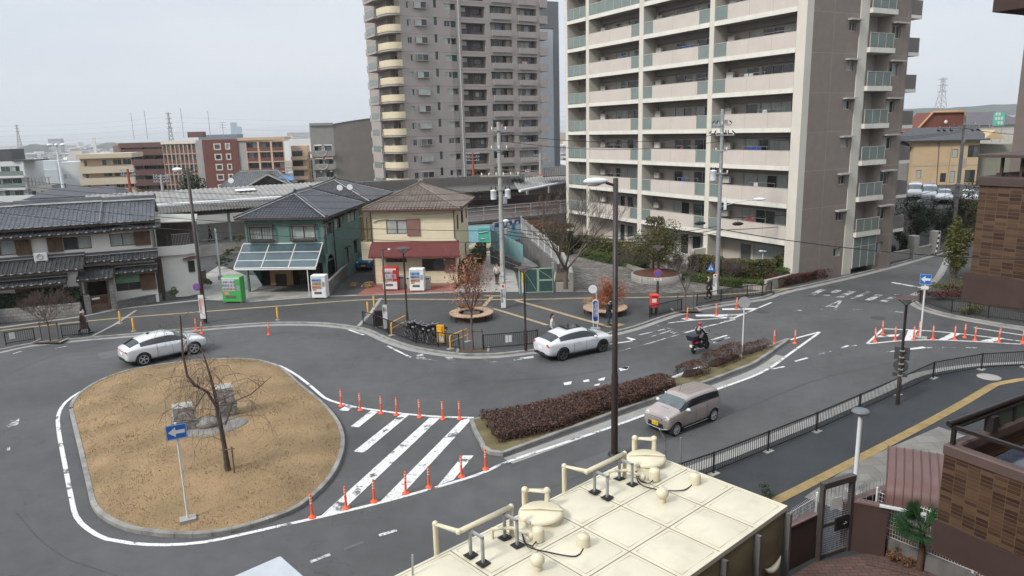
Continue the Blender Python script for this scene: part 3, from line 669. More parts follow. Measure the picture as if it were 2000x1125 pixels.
 for k,z in enumerate(Z):
  top=k==8
  for i,(a,c)in enumerate(bays):
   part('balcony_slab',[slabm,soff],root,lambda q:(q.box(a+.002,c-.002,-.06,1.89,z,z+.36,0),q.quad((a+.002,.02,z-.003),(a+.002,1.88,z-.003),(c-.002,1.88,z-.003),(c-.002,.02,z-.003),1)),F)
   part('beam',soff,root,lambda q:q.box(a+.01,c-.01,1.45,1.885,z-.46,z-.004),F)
   zl,zh=z+.37,z+1.5
   if i==0:
    gp=part('glass_panel',M['glass_g'],root,lambda q:q.box(a+.02,c-.02,.02,.05,zl+.06,zh-.04),F)
    part('frame',M['alu'],gp,lambda q:[q.box(a,c,0,.07,zh-.04,zh)]+[q.box(a+(c-a)*t-.02,a+(c-a)*t+.02,.005,.065,zl,zh-.041)for t in(.01,.335,.665,.99)],F)
   else:
    gl={1:[(11.5,12.62)],2:[(13.3,14.58),(20.6,21.82)],3:[(22.41,23.8)]}[i];op={1:(4.52,11.46),2:(14.62,20.56),3:(23.84,30.72)}[i]
    if i==1 and k>=7:gl,op=[(4.52,12.62)],None
    if op:
     pn=part('balcony_panel',panel,root,lambda q:q.box(op[0],op[1],-.02,.12,zl,zh),F)
     part('coping',M['alu'],pn,lambda q:q.box(op[0],op[1],-.03,.13,zh+.001,zh+.03),F)
     part('joint',soff,pn,lambda q:[q.box(op[0]+(op[1]-op[0])*t-.008,op[0]+(op[1]-op[0])*t+.008,-.0225,-.0195,zl,zh)for t in((.45,)if i==2 else(.33,.67)if i==3 else(.5,))],F)
    for(e,f)in gl:
     gp=part('glass_panel',M['glass_g'],root,lambda q:q.box(e+.03,f-.03,.03,.06,zl+.05,zh-.04),F);nn=max(1,round((f-e)/1.3))
     part('frame',M['alu'],gp,lambda q:[q.box(e,f,.01,.08,zh-.04,zh+.01),q.box(e,f,.01,.08,zl,zl+.05)]+[q.box(e+(f-e)*t/nn-.02,e+(f-e)*t/nn+.02,.012,.078,zl+.05,zh-.041)for t in range(nn+1)],F)
  for i,(a,c)in enumerate(bays[1:]):
   part('air_conditioner',M['alu']if(k+i)%3 else M['white'],root,lambda q:q.bbox(a+.25,a+1.0,1.25,1.55,z+1.55,z+2.1,.03),F)
   part('downpipe',inner,root,lambda q:q.tube([(a+.2,1.5,z+.37),(a+.2,1.5,z+2.85)],.05,6),F)
   for j in range(2):part('vent',M['white'],root,lambda q:q.lathe([(.11,0),(.11,.05),(.05,.09),(0,.09)],10,(c-.35,1.9,z+2.0+.28*j-.35),M=Matrix.Rotation(RAD(90),4,'X')),F)
   if r.random()<.8:
    x0=r.uniform(a+2,c-3);part('laundry_pole',M['galv'],root,lambda q:(q.tube([(x0-.6,.7,z+1.78),(x0+2.2,.7,z+1.8)],.018,5),q.tube([(x0-.5,.7,z+.37),(x0-.5,.7,z+1.78)],.015,5),q.tube([(x0+2.1,.7,z+.37),(x0+2.1,.7,z+1.8)],.015,5)),F)
    if r.random()<.75:
     col=r.choice([(.02,.02,.025),(.03,.06,.25),(.45,.45,.46),(.22,.05,.05),(.03,.035,.05)])
     part('laundry',mat('laundry',col,.9,.2,5),root,lambda q:[q.box(x0+t,x0+t+.42,.69,.715,z+1.22+.06*((t*7)%2),z+1.77)for t in(0,.5,1.1)[:r.randint(1,3)]],F)
  sl=part('balcony_slab',slabm,root,lambda q:q.box(7.0,10.15,-.32,1.19,z+.1,z+.48));zz=z+.5
  rl=part('glass_panel',M['glass_g'],root,lambda q:q.box(7.05,9.95,-.26,-.23,zz+.04,zz+1.04))
  part('frame',M['alu'],rl,lambda q:[q.box(7.0,10.0,-.28,-.21,zz+1.04,zz+1.09)]+[q.box(7.02+t*.965,7.06+t*.965,-.275,-.215,zz,zz+1.039)for t in range(4)]+[q.box(9.96,10.0,-.2,0,zz+1.04,zz+1.09)])
  part('recess_door',M['glass'],root,lambda q:q.box(7.7,8.5,1.15,1.19,zz+.02,zz+1.75))
  part('window_hood',M['alu'],root,lambda q:q.box(4.57,6.0-.07,-.38,-.002,z+2.38,z+2.5));part('window_hood',M['alu'],root,lambda q:q.box(9.9,11.7,-.38,-.002,z+2.38,z+2.5))
  part('balcony_slab',slabm,root,lambda q:q.box(12.365,13.9,.05,1.6,z+.0,z+.27))
  part('balcony_panel',mat('grey_panel',(.16,.145,.135),.6,.05,2),root,lambda q:q.box(12.4,13.85,.06,.12,z+.28,z+1.42));part('balcony_panel',mat('grey_panel',(.16,.145,.135),.6,.05,2),root,lambda q:q.box(13.79,13.85,.121,1.55,z+.28,z+1.42))
 gb=part('glass_screen',M['glass_g'],root,lambda q:q.box(7.0,9.9,-.15,-.1,.5,2.95));part('frame',M['alu'],gb,lambda q:[q.box(6.98+t*.97,7.03+t*.97,-.17,-.08,.45,2.96)for t in range(4)]+[q.box(7.0,9.9,-.172,-.078,2.2,2.25)])
 part('terrace',M['concrete'],root,lambda q:q.box(.5,31,-.6,1.89,-.1,.24),F)
 for a in(12.9,22.1):part('partition',cream,root,lambda q:q.box(a-.12,a+.12,-1.5,-.04,-.1,1.7),F)
 return root
make_condo()
def make_tower():
 root=thing('apartment_tower','tall mauve grey apartment tower with curved cream corner balconies behind the station','apartment building',(-18.5,132,0),math.atan2(.493,.87))
 wallm=brick('tower_wall',(.33,.292,.272),(.322,.285,.265),(.262,.23,.216),400,2.92,.09,0,.8,'XZ',var=.06,bump=0,vs=.4)
 wall2=mat('tower_panel',(.33,.292,.272),.8,.05,.5,dirt=.15,dcol=(.2,.17,.165),ds=.5,streak=True)
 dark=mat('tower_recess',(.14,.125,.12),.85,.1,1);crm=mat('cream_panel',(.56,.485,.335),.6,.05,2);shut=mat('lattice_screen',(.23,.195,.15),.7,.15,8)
 B=[.3+2.92*k for k in range(1,14)];TOP=41.5;r=random.Random(5)
 holes=[]
 for b in B:
  holes+=[(1.75,2.5,b+1.0,b+2.1),(6.85,7.4,b+1.35,b+2.75),(8.8,9.98,b+1.2,b+2.2)]
 hr=[]
 for b in B:
  hr+=[(12.3,17.2,b+.12,b+2.1),(18.2,22.85,b+1.05,b+2.4),(23.9,28.25,b+.95,b+2.3)]
 mb=MB();mb.wall(.4,10.05,-8,TOP,holes,0,.18)
 mb.wall(10.05,11.3,-8,TOP,[(10.1,11.25,b+1.2,b+2.25)for b in B],.35,.9);mb.wall(11.3,29.0,-8,TOP,hr,.25,1.2)
 mb.quad((10.05,0,-8),(10.05,.35,-8),(10.05,.35,TOP),(10.05,0,TOP));mb.quad((11.3,.35,-8),(11.3,.25,-8),(11.3,.25,TOP),(11.3,.35,TOP))
 mb.quad((29,.25,-8),(29,15,-8),(29,15,TOP),(29,.25,TOP));mb.quad((29,15,-8),(-.6,15,-8),(-.6,15,TOP),(29,15,TOP));mb.quad((.4,3.2,-8),(.4,0,-8),(.4,0,TOP),(.4,3.2,TOP));mb.quad((-.6,15,-8),(-.6,3.2,-8),(-.6,3.2,TOP),(-.6,15,TOP));mb.quad((-.6,3.2,-8),(.4,3.2,-8),(.4,3.2,TOP),(-.6,3.2,TOP))
 mb.build('wall',wallm,root)
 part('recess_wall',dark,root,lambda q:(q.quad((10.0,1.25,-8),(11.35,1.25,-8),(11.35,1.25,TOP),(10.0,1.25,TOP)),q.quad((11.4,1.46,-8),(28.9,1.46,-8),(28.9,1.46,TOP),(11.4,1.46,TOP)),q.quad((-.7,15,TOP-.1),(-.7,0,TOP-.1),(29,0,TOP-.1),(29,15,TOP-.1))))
 for k,b in enumerate(B):
  if b>36.5:continue
  window(root,None,1.75,2.5,b+1.0,b+2.1,.12,2,.6,r=r);window(root,None,8.8,9.98,b+1.2,b+2.2,.12,2,.6,r=r)
  part('window',[M['glass'],mat('green_pane',(.02,.09,.075),.15,0)][r.random()<.25],root,lambda q:q.quad((6.85,.16,b+1.35),(7.4,.16,b+1.35),(7.4,.16,b+2.75),(6.85,.16,b+2.75)))
  bw=part('bay_window',wall2,root,lambda q:(q.box(3.1,5.4,-.42,-.002,b+1.05,b+1.15),q.box(3.1,5.4,-.42,-.002,b+2.13,b+2.2)))
  part('pane',PANES(),bw,lambda q:(q.quad((3.14,-.01,b+1.15),(3.14,-.38,b+1.15),(3.14,-.38,b+2.13),(3.14,-.01,b+2.13),1),q.quad((3.14,-.38,b+1.15),(4.25,-.38,b+1.15),(4.25,-.38,b+2.13),(3.14,-.38,b+2.13),2 if r.random()<.6 else 1),q.quad((4.25,-.38,b+1.15),(5.36,-.38,b+1.15),(5.36,-.38,b+2.13),(4.25,-.38,b+2.13),2 if r.random()<.6 else 0)))
  part('frame',M['alu'],bw,lambda q:[q.box(x-.03,x+.03,-.41,-.35,b+1.151,b+2.129)for x in(3.16,4.25,5.34)])
  if r.random()<.3:part('screen',mat('green_net',(.02,.08,.07),.7,.1),root,lambda q:q.box(10.12,11.2,.5,.52,b+1.22,b+2.23))
  else:window(root,None,10.15,11.2,b+1.25,b+2.2,1.15,2,.5,r=r)
  part('door',M['darkframe'],root,lambda q:q.box(14.0,14.9,1.40,1.45,b+.15,b+1.9));window(root,None,15.2,16.9,b+.8,b+1.75,1.38,2,.1,M['darkframe'],r=r)
  part('meter_box',M['alu'],root,lambda q:q.box(12.5,13.7,1.25,1.45,b+1.2,b+1.9))
  for(a,c,zb)in((18.2,22.85,b+1.05),(23.9,28.25,b+.95)):
   window(root,None,a+.6,c-.3,zb-.3,zb+1.25,1.38,4,.3,r=r)
   x=c-1.15 if a<20 else a+.05
   part('lattice_screen',shut,root,lambda q:[q.box(x,x+1.0,.75,.78,zb+.02,zb+1.25)]+[q.box(x,x+1.0,.735,.749,zb+.1+.16*j,zb+.17+.16*j)for j in range(7)])
   part('balcony_panel',wall2,root,lambda q:q.box(a+.35,c-.1,-.02,.2,zb-1.0,zb+.04))
   if r.random()<.35:part('laundry',mat('laundry',r.choice([(.6,.6,.6),(.5,.35,.3),(.1,.12,.2)]),.9,.2,5),root,lambda q:[q.box(a+1.2+t,a+1.7+t,.5,.53,zb+.05,zb+.55)for t in(0,.6)])
  part('end_balcony',wall2,root,lambda q:(q.box(29.002,30.7,.1,.28,b-.3,b+1.15),q.box(30.55,30.7,.281,3,b-.3,b+1.15),q.box(29.002,30.54,.281,3,b-.3,b-.15)))
  arc=[Vector((.38,-.35)),Vector((-.6,-.28)),Vector((-1.35,.25)),Vector((-1.85,1.2)),Vector((-2.1,2.6)),Vector((-2.15,4.1))];arc=spline(arc,.35)
  ins=offset(arc,.1)
  part('balcony_slab',wall2,root,lambda q:q.prism(arc+[Vector((-.61,4.1)),Vector((-.61,3.19)),Vector((.39,3.19))],b-.28,b+.06))
  pn=MB();
  for A_,z0,z1 in((arc,b+.07,b+1.18),):
   n=len(arc);pn.grid([[(p.x,p.y,z0),(p.x,p.y,z1)]for p in arc],0,True,True);pn.grid([[(p.x,p.y,z0),(p.x,p.y,z1)]for p in ins],0,True);pn.grid([[(p.x,p.y,z1),(q.x,q.y,z1)]for p,q in zip(arc,ins)],0,False,True)
  pp=pn.build('curved_panel',crm,root)
  part('joint',shut,pp,lambda q:[q.cbox((p.x,p.y,b+.62),(.03,.03,1.1))for p in arc[2::4]])
  part('left_balcony',wall2,root,lambda q:(q.box(-2.75,-2.6,4.15,9.4,b-.35,b+.85),q.box(-2.6,-.602,9.25,9.4,b-.35,b+.85),q.box(-2.599,-.602,4.15,9.24,b-.35,b-.1)))
  part('glass_panel',M['glass_g'],root,lambda q:q.box(-2.80,-2.765,4.6,8.3,b+.1,b+1.15))
  window(root,Matrix(((0,1,0,-.6),(-1,0,0,9),(0,0,1,0),(0,0,0,1))),.3,2.2,b+.1,b+2.0,-.02,2,.2,r=r)
  window(root,Matrix(((0,1,0,.4),(-1,0,0,3.2),(0,0,1,0),(0,0,0,1))),.2,1.9,b+.1,b+2.1,-.02,2,.3,r=r)
  part('lattice_screen',shut,root,lambda q:[q.box(-.35,.38,-.12,-.08,b+1.25,b+2.5)]+[q.box(-.35,.38,-.135,-.121,b+1.3+.15*j,b+1.38+.15*j)for j in range(8)])
 dp=MB();dp.tube([(11.75,.16,-6),(11.75,.16,TOP-1)],.07,6);o=dp.build('downpipe',M['white'],root)
make_tower()
def block(name,label,cat,x,y,rz,w,d,z0,z1,mt,roof=None,par=.0):
 root=thing(name,label,cat,(x,y,z0),rz);h=z1-z0
 return root,h
def make_siding_block():
 a=on(1063,300,165);root=thing('windowless_block','tall windowless block in pale ribbed siding with dark grey edges behind the mauve tower','building',(a.x,a.y,-3),RAD(25))
 rib=mat('pale_siding',(.50,.52,.54),.5,.04,1);dk=mat('grey_siding',(.17,.18,.19),.5,.05,1)
 def ribs(q,x0,x1,z0,z1,y,n,m=0):
  w=(x1-x0)/n;q.box(x0,x1,y,y+8,z0,z1,m)
  for i in range(n):q.box(x0+w*i+.02,x0+w*i+w*.6,y-.06,y,z0,z1,m)
 H=45
 part('cladding',rib,root,lambda q:ribs(q,-3,2.6,0,36.5,0,20));part('upper_cladding',dk,root,lambda q:ribs(q,-3,4.0,36.6,42.2,-.05,18));part('edge_cladding',dk,root,lambda q:ribs(q,2.62,4.0,0,36.58,-.1,3))
make_siding_block()
def make_arched():
 a=on(611,330,158.5);rz=math.atan2(.25,.97)
 root=thing('vaulted_apartment_block','taupe apartment block with a gently vaulted roof and half round white balcony railings','apartment building',(a.x,a.y,-5),RAD(14))
 w1=mat('warm_grey_wall',(.235,.215,.195),.8,.06,.5,dirt=.2,dcol=(.16,.15,.14),ds=.4);w2=mat('grey_balcony',(.27,.265,.25),.8,.06,1);wh=mat('white_rail',(.62,.60,.58),.5,.03,3)
 fl=[10.4-2.8*3+2.8*k for k in range(5)]
 W,Dp,TOP=4.9,15.5,19.4
 sa=RAD(72);side=Vector((math.cos(sa),math.sin(sa)))
 holes=[(x,x+1.75,f+.0,f+2.2)for f in fl for x in(.55,2.65)]
 part('wall',w2,root,lambda q:q.wall(0,W,0,TOP,holes,0,1.0))
 for f in fl:
  for x in(.55,2.65):window(root,None,x+.1,x+1.65,f+.1,f+1.9,.95,2,.3,r=rnd)
  part('balcony',w2,root,lambda q:(q.box(.1,4.8,-.55,-.43,f-.35,f+.85),q.box(.1,4.8,-.42,-.002,f-.35,f-.2)))
  bl=[(2.05+1.15*math.cos(t),f+.85-1.15*abs(math.sin(t)))for t in[math.pi*i/10 for i in range(11)]]
  part('half_round_railing',wh,root,lambda q:(q.tube([(x,-.6,z)for x,z in bl],.05,5),q.tube([(.9,-.6,f+.85),(3.2,-.6,f+.85)],.04,5),[q.tube([(x,-.6,f+.85),(x,-.6,f+.85-math.sqrt(max(.01,1.15**2-(x-2.05)**2)))],.03,4)for x in[1.1+.2*j for j in range(11)]]))
 p0=Vector((W,0));L=18.5;n=16
 def top(t):return TOP+1.5*math.sin(math.pi*min(1,t*.62+.05))
 def sp(t):return p0+side*L*t*.62+Vector((L*t*.62,0))*.0
 ex=Vector((math.cos(RAD(9)),math.sin(RAD(9))))
 pts=[p0+ex*L*i/n for i in range(n+1)]
 part('side_wall',w1,root,lambda q:q.grid([[(p.x,p.y,0),(p.x,p.y,top(i/n))]for i,p in enumerate(pts)],0,False,True))
 part('roof',mat('dark_roof',(.07,.07,.075),.6,.1,1),root,lambda q:q.grid([[(p.x,p.y-.15,top(i/n)+.02),(p.x+3.5,p.y+11,top(i/n)+.02)]for i,p in enumerate(pts)],0,True))
 part('roof_edge',w2,root,lambda q:[q.box(0,W,-.3,0,TOP+.02,TOP+.5)])
 part('pipe_bands',wh,root,lambda q:[q.tube([(p.x,p.y-.1,0),(p.x,p.y-.1,TOP+2.5)],.09,5)for p in(pts[9],pts[10])]+[q.tube([(pts[9].x,pts[9].y-.1,z),(pts[15].x,pts[15].y-.1,z)],.05,5)for z in fl])
make_arched()
def balc_block(root,F,x0,x1,floors,nb,wm,pm,tm,dep=1.2,ph=1.0,r=None,holesub=.25,fh=2.8):
 """one stretch of facade: recessed bays with parapet panels"""
 w=(x1-x0)/nb;holes=[(x0+w*i+holesub,x0+w*(i+1)-holesub,f,f+fh-.35)for f in floors for i in range(nb)]
 part('wall',wm,root,lambda q:q.wall(x0,x1,0,floors[-1]+fh+.3,holes,0,dep),F)
 for f in floors:
  for i in range(nb):
   a,b=x0+w*i+holesub,x0+w*(i+1)-holesub
   part('balcony_panel',pm,root,lambda q:q.box(a,b,.02,.14,f+.001,f+ph),F)
   window(root,F,a+.1,b-.1,f+.1,f+fh-.5,dep-.02,2,.35,r=r)
   part('recess_wall',tm,root,lambda q:q.quad((a-.01,dep+.02,f),(b+.01,dep+.02,f),(b+.01,dep+.02,f+fh-.35),(a-.01,dep+.02,f+fh-.35)),F)
def make_redbrick():
 a=on(400,330,199);root=thing('brick_apartment_complex','stepped red brown and peach apartment complex beyond the station roofs','apartment building',(a.x,a.y,-6),RAD(6))
 red=brick('dull_red_tile',(.155,.062,.052),(.145,.058,.048),(.12,.05,.045),3,2.8,.02,0,.7,'XZ',var=.08,bump=0);redp=mat('dull_red_panel',(.15,.062,.053),.7,.08,1);peach=mat('peach_wall',(.50,.36,.25),.8,.06,.6);grey=mat('pale_grey_wall',(.32,.31,.295),.8,.08,.5);brown=mat('brown_parapet',(.115,.062,.055),.7,.08,.6);wh=mat('pale_trim',(.60,.55,.48),.6,.05,2)
 fl=[17.9-2.72*k for k in range(6)][::-1]
 fl=[f-3.4 for f in fl];r=random.Random(2)
 hs=[(x,x+w,f+.9,f+2.1)for f in fl for x,w in((3.2,1.35),(6.2,.75))]
 part('gable_wall',red,root,lambda q:(q.wall(0,9.2,0,17.9,hs,0,.2),q.quad((9.2,0,0),(9.2,9,0),(9.2,9,17.9),(9.2,0,17.9)),q.quad((0,0,17.9),(9.2,0,17.9),(9.2,9,17.9),(0,9,17.9))))
 for h in hs:
  o=window(root,None,*h,y=.15,n=1,cur=.2,r=r);part('white_surround',wh,o,lambda q:(q.box(h[0]-.3,h[1]+.3,-.12,-.002,h[3],h[3]+.25),q.box(h[0]-.25,h[0]-.001,-.1,-.002,h[2]-.2,h[3]-.001),q.box(h[1]+.001,h[1]+.25,-.1,-.002,h[2]-.2,h[3]-.001),q.box(h[0],h[1],-.1,-.002,h[2]-.25,h[2]-.001)))
 part('stair_wall',grey,root,lambda q:(q.box(9.21,11.1,.3,9,0,17.4),q.box(-1.9,-.01,.3,9,0,17.3)))
 F=T(11.11,.3,0,RAD(-2));balc_block(root,F,0,10.2,fl,3,peach,redp,grey,r=r)
 part('roof_band',peach,root,lambda q:(q.box(9.21,21.6,-.1,9,17.42,18.2)))
 F=T(30.2,6,0,RAD(-4));balc_block(root,F,-3.4,8.2,fl[:4],4,peach,redp,grey,r=r);part('roof_band',peach,root,lambda q:q.box(-3.6,8.4,-.3,8,13.2,13.9),F)
 part('link_wall',peach,root,lambda q:(q.box(22.2,26.6,5,9,0,15.6),))
 for f in fl[:5]:part('landing',peach,root,lambda q:q.box(22.2,26.5,3.6,4.99,f,f+.9));
 for f in fl[:5]:part('opening',M['glass'],root,lambda q:q.box(22.4,25.2,4.9,4.98,f+1.0,f+2.4))
 F=T(-11.0,2.0,0,RAD(-8));balc_block(root,F,0,9.2,fl,8,mat('tan_frame',(.36,.29,.235),.8,.06,.5),redp,peach,dep=.5,holesub=.16,r=r);part('roof_band',wh,root,lambda q:q.box(-.2,9.4,-.2,8,17.0,17.9),F)
 F=T(-22.6,4.2,0,RAD(-8));balc_block(root,F,0,11.5,fl,2,brown,brown,grey,holesub=.06,ph=1.4,r=r);part('roof_band',brown,root,lambda q:q.box(-.2,11.6,-.3,8,16.3,17.5),F)
 part('end_wall',mat('brown_grey_wall',(.22,.16,.14),.8,.08,.6),root,lambda q:q.box(-2.6,-.01,1,9,0,17.0),F)
 part('rooftop_antenna',M['galv'],root,lambda q:[q.tube([(x,5,18.5),(x,5,18.5+h)],.07,4)for x,h in((-19,7),(-15.5,7.5),(-6,8),(4.5,4),(1,7))]+[q.tube([(3.6,5,21+t),(5.4,5,21+t)],.05,4)for t in(0,.7,1.4)])
 part('rooftop_house',brown,root,lambda q:(q.box(-5,-1,5,8,18.6,20.1)))
make_redbrick()
def make_left_blocks():
 a=on(163,356,181);r=random.Random(4)
 root=thing('beige_apartment_block','four storey beige apartment block with peach walls and solid balcony bands','apartment building',(a.x,a.y,-6),RAD(12))
 bg=mat('beige_band',(.50,.43,.33),.8,.06,.6,dirt=.2,dcol=(.3,.26,.2),ds=.3);pc=mat('peach_wall',(.55,.38,.25),.8,.06,.6);wt=mat('pale_wall',(.50,.52,.52),.8,.05,.4)
 fl=[0.5,3.4,6.2,9.0,11.8];W=11.6
 hs=[(x,x+1.9,f+.7,f+2.0)for f in fl for x in(4.8,7.3,9.5)]+[(.8,1.4,f+.5,f+2.0)for f in fl]
 part('wall',pc,root,lambda q:(q.wall(0,W,0,14.4,hs,0,.2),));part('core',wt,root,lambda q:(q.box(-5.5,-.01,.5,9,0,13.5),))
 for h in hs:window(root,None,*h,y=.15,n=2,cur=.1,r=r)
 for f in fl:part('balcony_band',bg,root,lambda q:(q.box(-.4,W+.4,-1.2,-1.0,f-1.2,f+.45),q.box(-.4,W+.4,-.99,-.002,f-1.2,f-.95),q.box(W+.2,W+.4,-.99,-.002,f-.94,f+.45)))
 part('roof_band',bg,root,lambda q:q.box(-.5,W+.5,-1.3,9,14.2,15.3))
 for z in(6,9.5):window(root,T(-5.5,.5),1.2,2.6,z,z+1.1,-.02,2,.3,r=r)
 a=on(-22,356,172);root=thing('white_apartment_block','white apartment block with glass balcony fronts at the far left edge','apartment building',(a.x,a.y,-8),RAD(7))
 w=mat('white_wall',(.55,.56,.55),.8,.06,.4,dirt=.15,dcol=(.35,.35,.35),ds=.3);gy=mat('warm_grey_block',(.25,.245,.235),.8,.06,.5);fl=[1.5,4.4,7.3,10.1,12.9]
 hs=[(x,x+2.0,f+.2,f+2.2)for f in fl for x in(.6,3.1,5.2)]
 part('wall',w,root,lambda q:(q.wall(-1,8.2,0,16.2,hs,0,.2),q.quad((8.2,0,0),(8.2,9,0),(8.2,9,16.2),(8.2,0,16.2))))
 for h in hs:window(root,None,*h,y=.15,n=2,cur=.2,r=r)
 for i,f in enumerate(fl):
  part('balcony_slab',w,root,lambda q:q.box(-1,8.4+(0 if i>2 else 5.5),-1.3,-.002,f-.45,f+.05))
  part('balcony_front',M['glass_g']if i>2 else w,root,lambda q:q.box(-1,8.4+(0 if i>2 else 5.5),-1.28,-1.2,f+.06,f+1.1))
 part('step_wing',gy,root,lambda q:(q.box(8.22,13.6,0,9,0,10.4),));
 for f in fl[:3]:window(root,None,9,12.9,f+.3,f+2,-.02,4,.3,r=r)
 part('terrace_posts',gy,root,lambda q:[q.box(8.4+i*.75,8.6+i*.75,.2,.4,10.41,12.2)for i in range(7)]+[q.box(8.3,13.4,.15,.45,12.21,12.4)])
 part('upper_storey',mat('dark_grey_clad',(.075,.075,.08),.6,.1,.6),root,lambda q:(q.box(.2,4.4,3,9,16.21,19.0),q.prism([(6.0,-.6),(11.2,.5),(11.2,6),(6.0,5)],16.21,16.5)))
 a=on(62,352,215);root=thing('pale_flat_block','plain pale grey flat roofed block behind the white balconies','building',(a.x,a.y,-9),RAD(10));part('wall',mat('pale_blue_grey',(.42,.45,.47),.8,.05,.3),root,lambda q:(q.box(0,15.5,0,12,0,13.5),q.box(1,7,3,9,13.51,16)))
 for x in(2,7.5,9):window(root,None,x,x+1.2,10.5,11.8,-.02,2,.1,r=r)
 a=on(58,386,112);root=thing('cream_flat_house','low cream house with a thin dark roof edge beyond the grey tiled roofs','house',(a.x,a.y,-2),RAD(14));cw=mat('cream_plaster',(.52,.46,.36),.8,.06,.8);dk=mat('dark_roof_edge',(.06,.06,.07),.6,.1,1)
 hs=[(1.5,2.2,3.4,4.6),(3.6,4.3,3.4,4.6),(6.6,9.3,3.2,4.5),(9.8,10.8,3.6,4.6)]
 part('wall',cw,root,lambda q:(q.wall(0,11.5,-2,5.9,hs,0,.15),q.quad((11.5,0,-2),(11.5,7,-2),(11.5,7,5.9),(11.5,0,5.9)),q.quad((0,7,-2),(0,0,-2),(0,0,5.9),(0,7,5.9))))
 for h in hs:window(root,None,*h,y=.1,n=2,cur=.2,r=r)
 part('roof',dk,root,lambda q:q.add([(-1,-1,5.95),(12.4,-1,5.95),(12.4,8,5.95),(-1,8,5.95),(-.2,-1,6.15),(12.4,-1,6.15),(11,3.5,7.3),(2,3.5,7.3),(12.4,8,6.15),(-.2,8,6.15)],[(0,1,2,3),(0,1,5,4),(4,5,6,7),(5,8,6),(8,9,7,6),(9,4,7)]))
 a=on(-20,400,100);root=thing('blue_roof_house','low house with dark blue roof at the left edge behind the tiled house','house',(a.x,a.y,-2),RAD(10));part('wall',cw,root,lambda q:q.box(0,7,0,7,-1,3.2));part('roof',mat('blue_roof',(.045,.09,.14),.5,.1,1),root,lambda q:q.add([(-.6,-.6,3.2),(7.6,-.6,3.2),(7.6,7.6,3.2),(-.6,7.6,3.2),(.5,3.5,5.6),(6.5,3.5,5.6)],[(0,1,5,4),(1,2,5),(2,3,4,5),(3,0,4),(3,2,1,0)]))
make_left_blocks()
def tile_roof(mb,P0,U,S,w,l,tw=.29,tl=.27,amp=.045,lo=None,hi=None,m=0,step=.035):
 """pan tiles laid from the eave corner P0 along U, rising along S"""
 P0=Vector(P0);U=Vector(U).normalized();S=Vector(S).normalized();N_=U.cross(S).normalized()
 nr=max(1,round(l/tl));tl=l/nr;ncol=max(1,round(w/tw));tw=w/ncol
 prof=[(0,0),(.18,-.35),(.42,-.5),(.68,.35),(.84,1.0)]
 for r in range(nr):
  d0,d1=r*tl,(r+1)*tl+.02;a=[lo(d0)if lo else 0,lo(d1)if lo else 0];b=[hi(d0)if hi else w,hi(d1)if hi else w]
  rows=[[],[]];front=[]
  for c in range(ncol+1):
   for(f,h)in(prof if c<ncol else prof[:1]):
    u=(c+f)*tw
    for k,d,lift in((0,d0,step),(1,d1,0)):
     uu=min(max(u,a[k]),b[k]);rows[k].append(P0+U*uu+S*d+N_*(h*amp+lift))
    uu=min(max(u,a[0]),b[0]);front.append(P0+U*uu+S*d0+N_*(h*amp-.015))
  mb.grid([rows[0],rows[1]],m,False,True);mb.grid([front,rows[0]],m,False,True)
def ridge_cap(mb,a,b,w=.13,h=.2,m=0,mort=1):
 a,b=Vector(a),Vector(b);d=(b-a).normalized();s_=d.cross(Vector((0,0,1))).normalized();u=s_.cross(d)
 for(ww,z0,z1,mm)in((w*1.25,-.02,h*.30,mort),(w,h*.28,h,m)):
  vs=[p+s_*sx*ww+u*z for p in(a,b)for sx,z in((-1,z0),(1,z0),(.75,z1),(-.75,z1))]
  mb.add(vs,[(0,1,2,3),(7,6,5,4),(0,4,5,1),(1,5,6,2),(2,6,7,3),(3,7,4,0)],mm)
def hip_roof(root,F,x0,x1,y0,y1,z,rise,mt,mort,tw=.29,name='roof',soffit=None,ridge_inset=None,back=True):
 """tiles on four slopes with caps, over the rectangle, eaves at z"""
 w,d=x1-x0,y1-y0;k=ridge_inset if ridge_inset else min(w,d)/2
 if w<=d:A,B=Vector(((x0+x1)/2,y0+k,z+rise)),Vector(((x0+x1)/2,y1-k,z+rise))
 else:A,B=Vector((x0+k,(y0+y1)/2,z+rise)),Vector((x1-k,(y0+y1)/2,z+rise))
 c=[Vector((x0,y0,z)),Vector((x1,y0,z)),Vector((x1,y1,z)),Vector((x0,y1,z))]
 mb=MB(F)
 def slope(p,q,a,b):
  U=(q-p);L=U.length;U.normalize();na=(a-p)-U*((a-p).dot(U));l=na.length;S=na/l
  ua,ub=(a-p).dot(U),(b-p).dot(U)
  tile_roof(mb,p,U,S,L,l,tw,lo=lambda t:ua*min(1,t/l),hi=lambda t:L-(L-ub)*min(1,t/l))
 if w<=d:slope(c[0],c[1],A,A);slope(c[1],c[2],A,B);slope(c[2],c[3],B,B);slope(c[3],c[0],B,A)
 else:slope(c[0],c[1],A,B);slope(c[1],c[2],B,B);slope(c[2],c[3],B,A);slope(c[3],c[0],A,A)
 o=mb.build(name,mt,root)
 r=MB(F);up=Vector((0,0,.03))
 if(B-A).length>.1:ridge_cap(r,A+up,B+up,.14,.26)
 ends=[(c[0],A),(c[1],A if w<=d else B),(c[2],B),(c[3],B if w<=d else A)]
 for p,q in ends:ridge_cap(r,p+up,q+up,.10,.16)
 for q in(A,B):r.ell(q+Vector((0,0,.22)),(.16,.16,.2),8,6)
 r.build('ridge',[mt,mort],o)
 s=MB(F);s.add([v-Vector((0,0,.02))for v in c]+[v-Vector((0,0,.16))for v in c],[(4,7,6,5),(0,1,5,4),(1,2,6,5),(2,3,7,6),(3,0,4,7)])
 s.build('eaves',soffit or M['darkframe'],root);return o
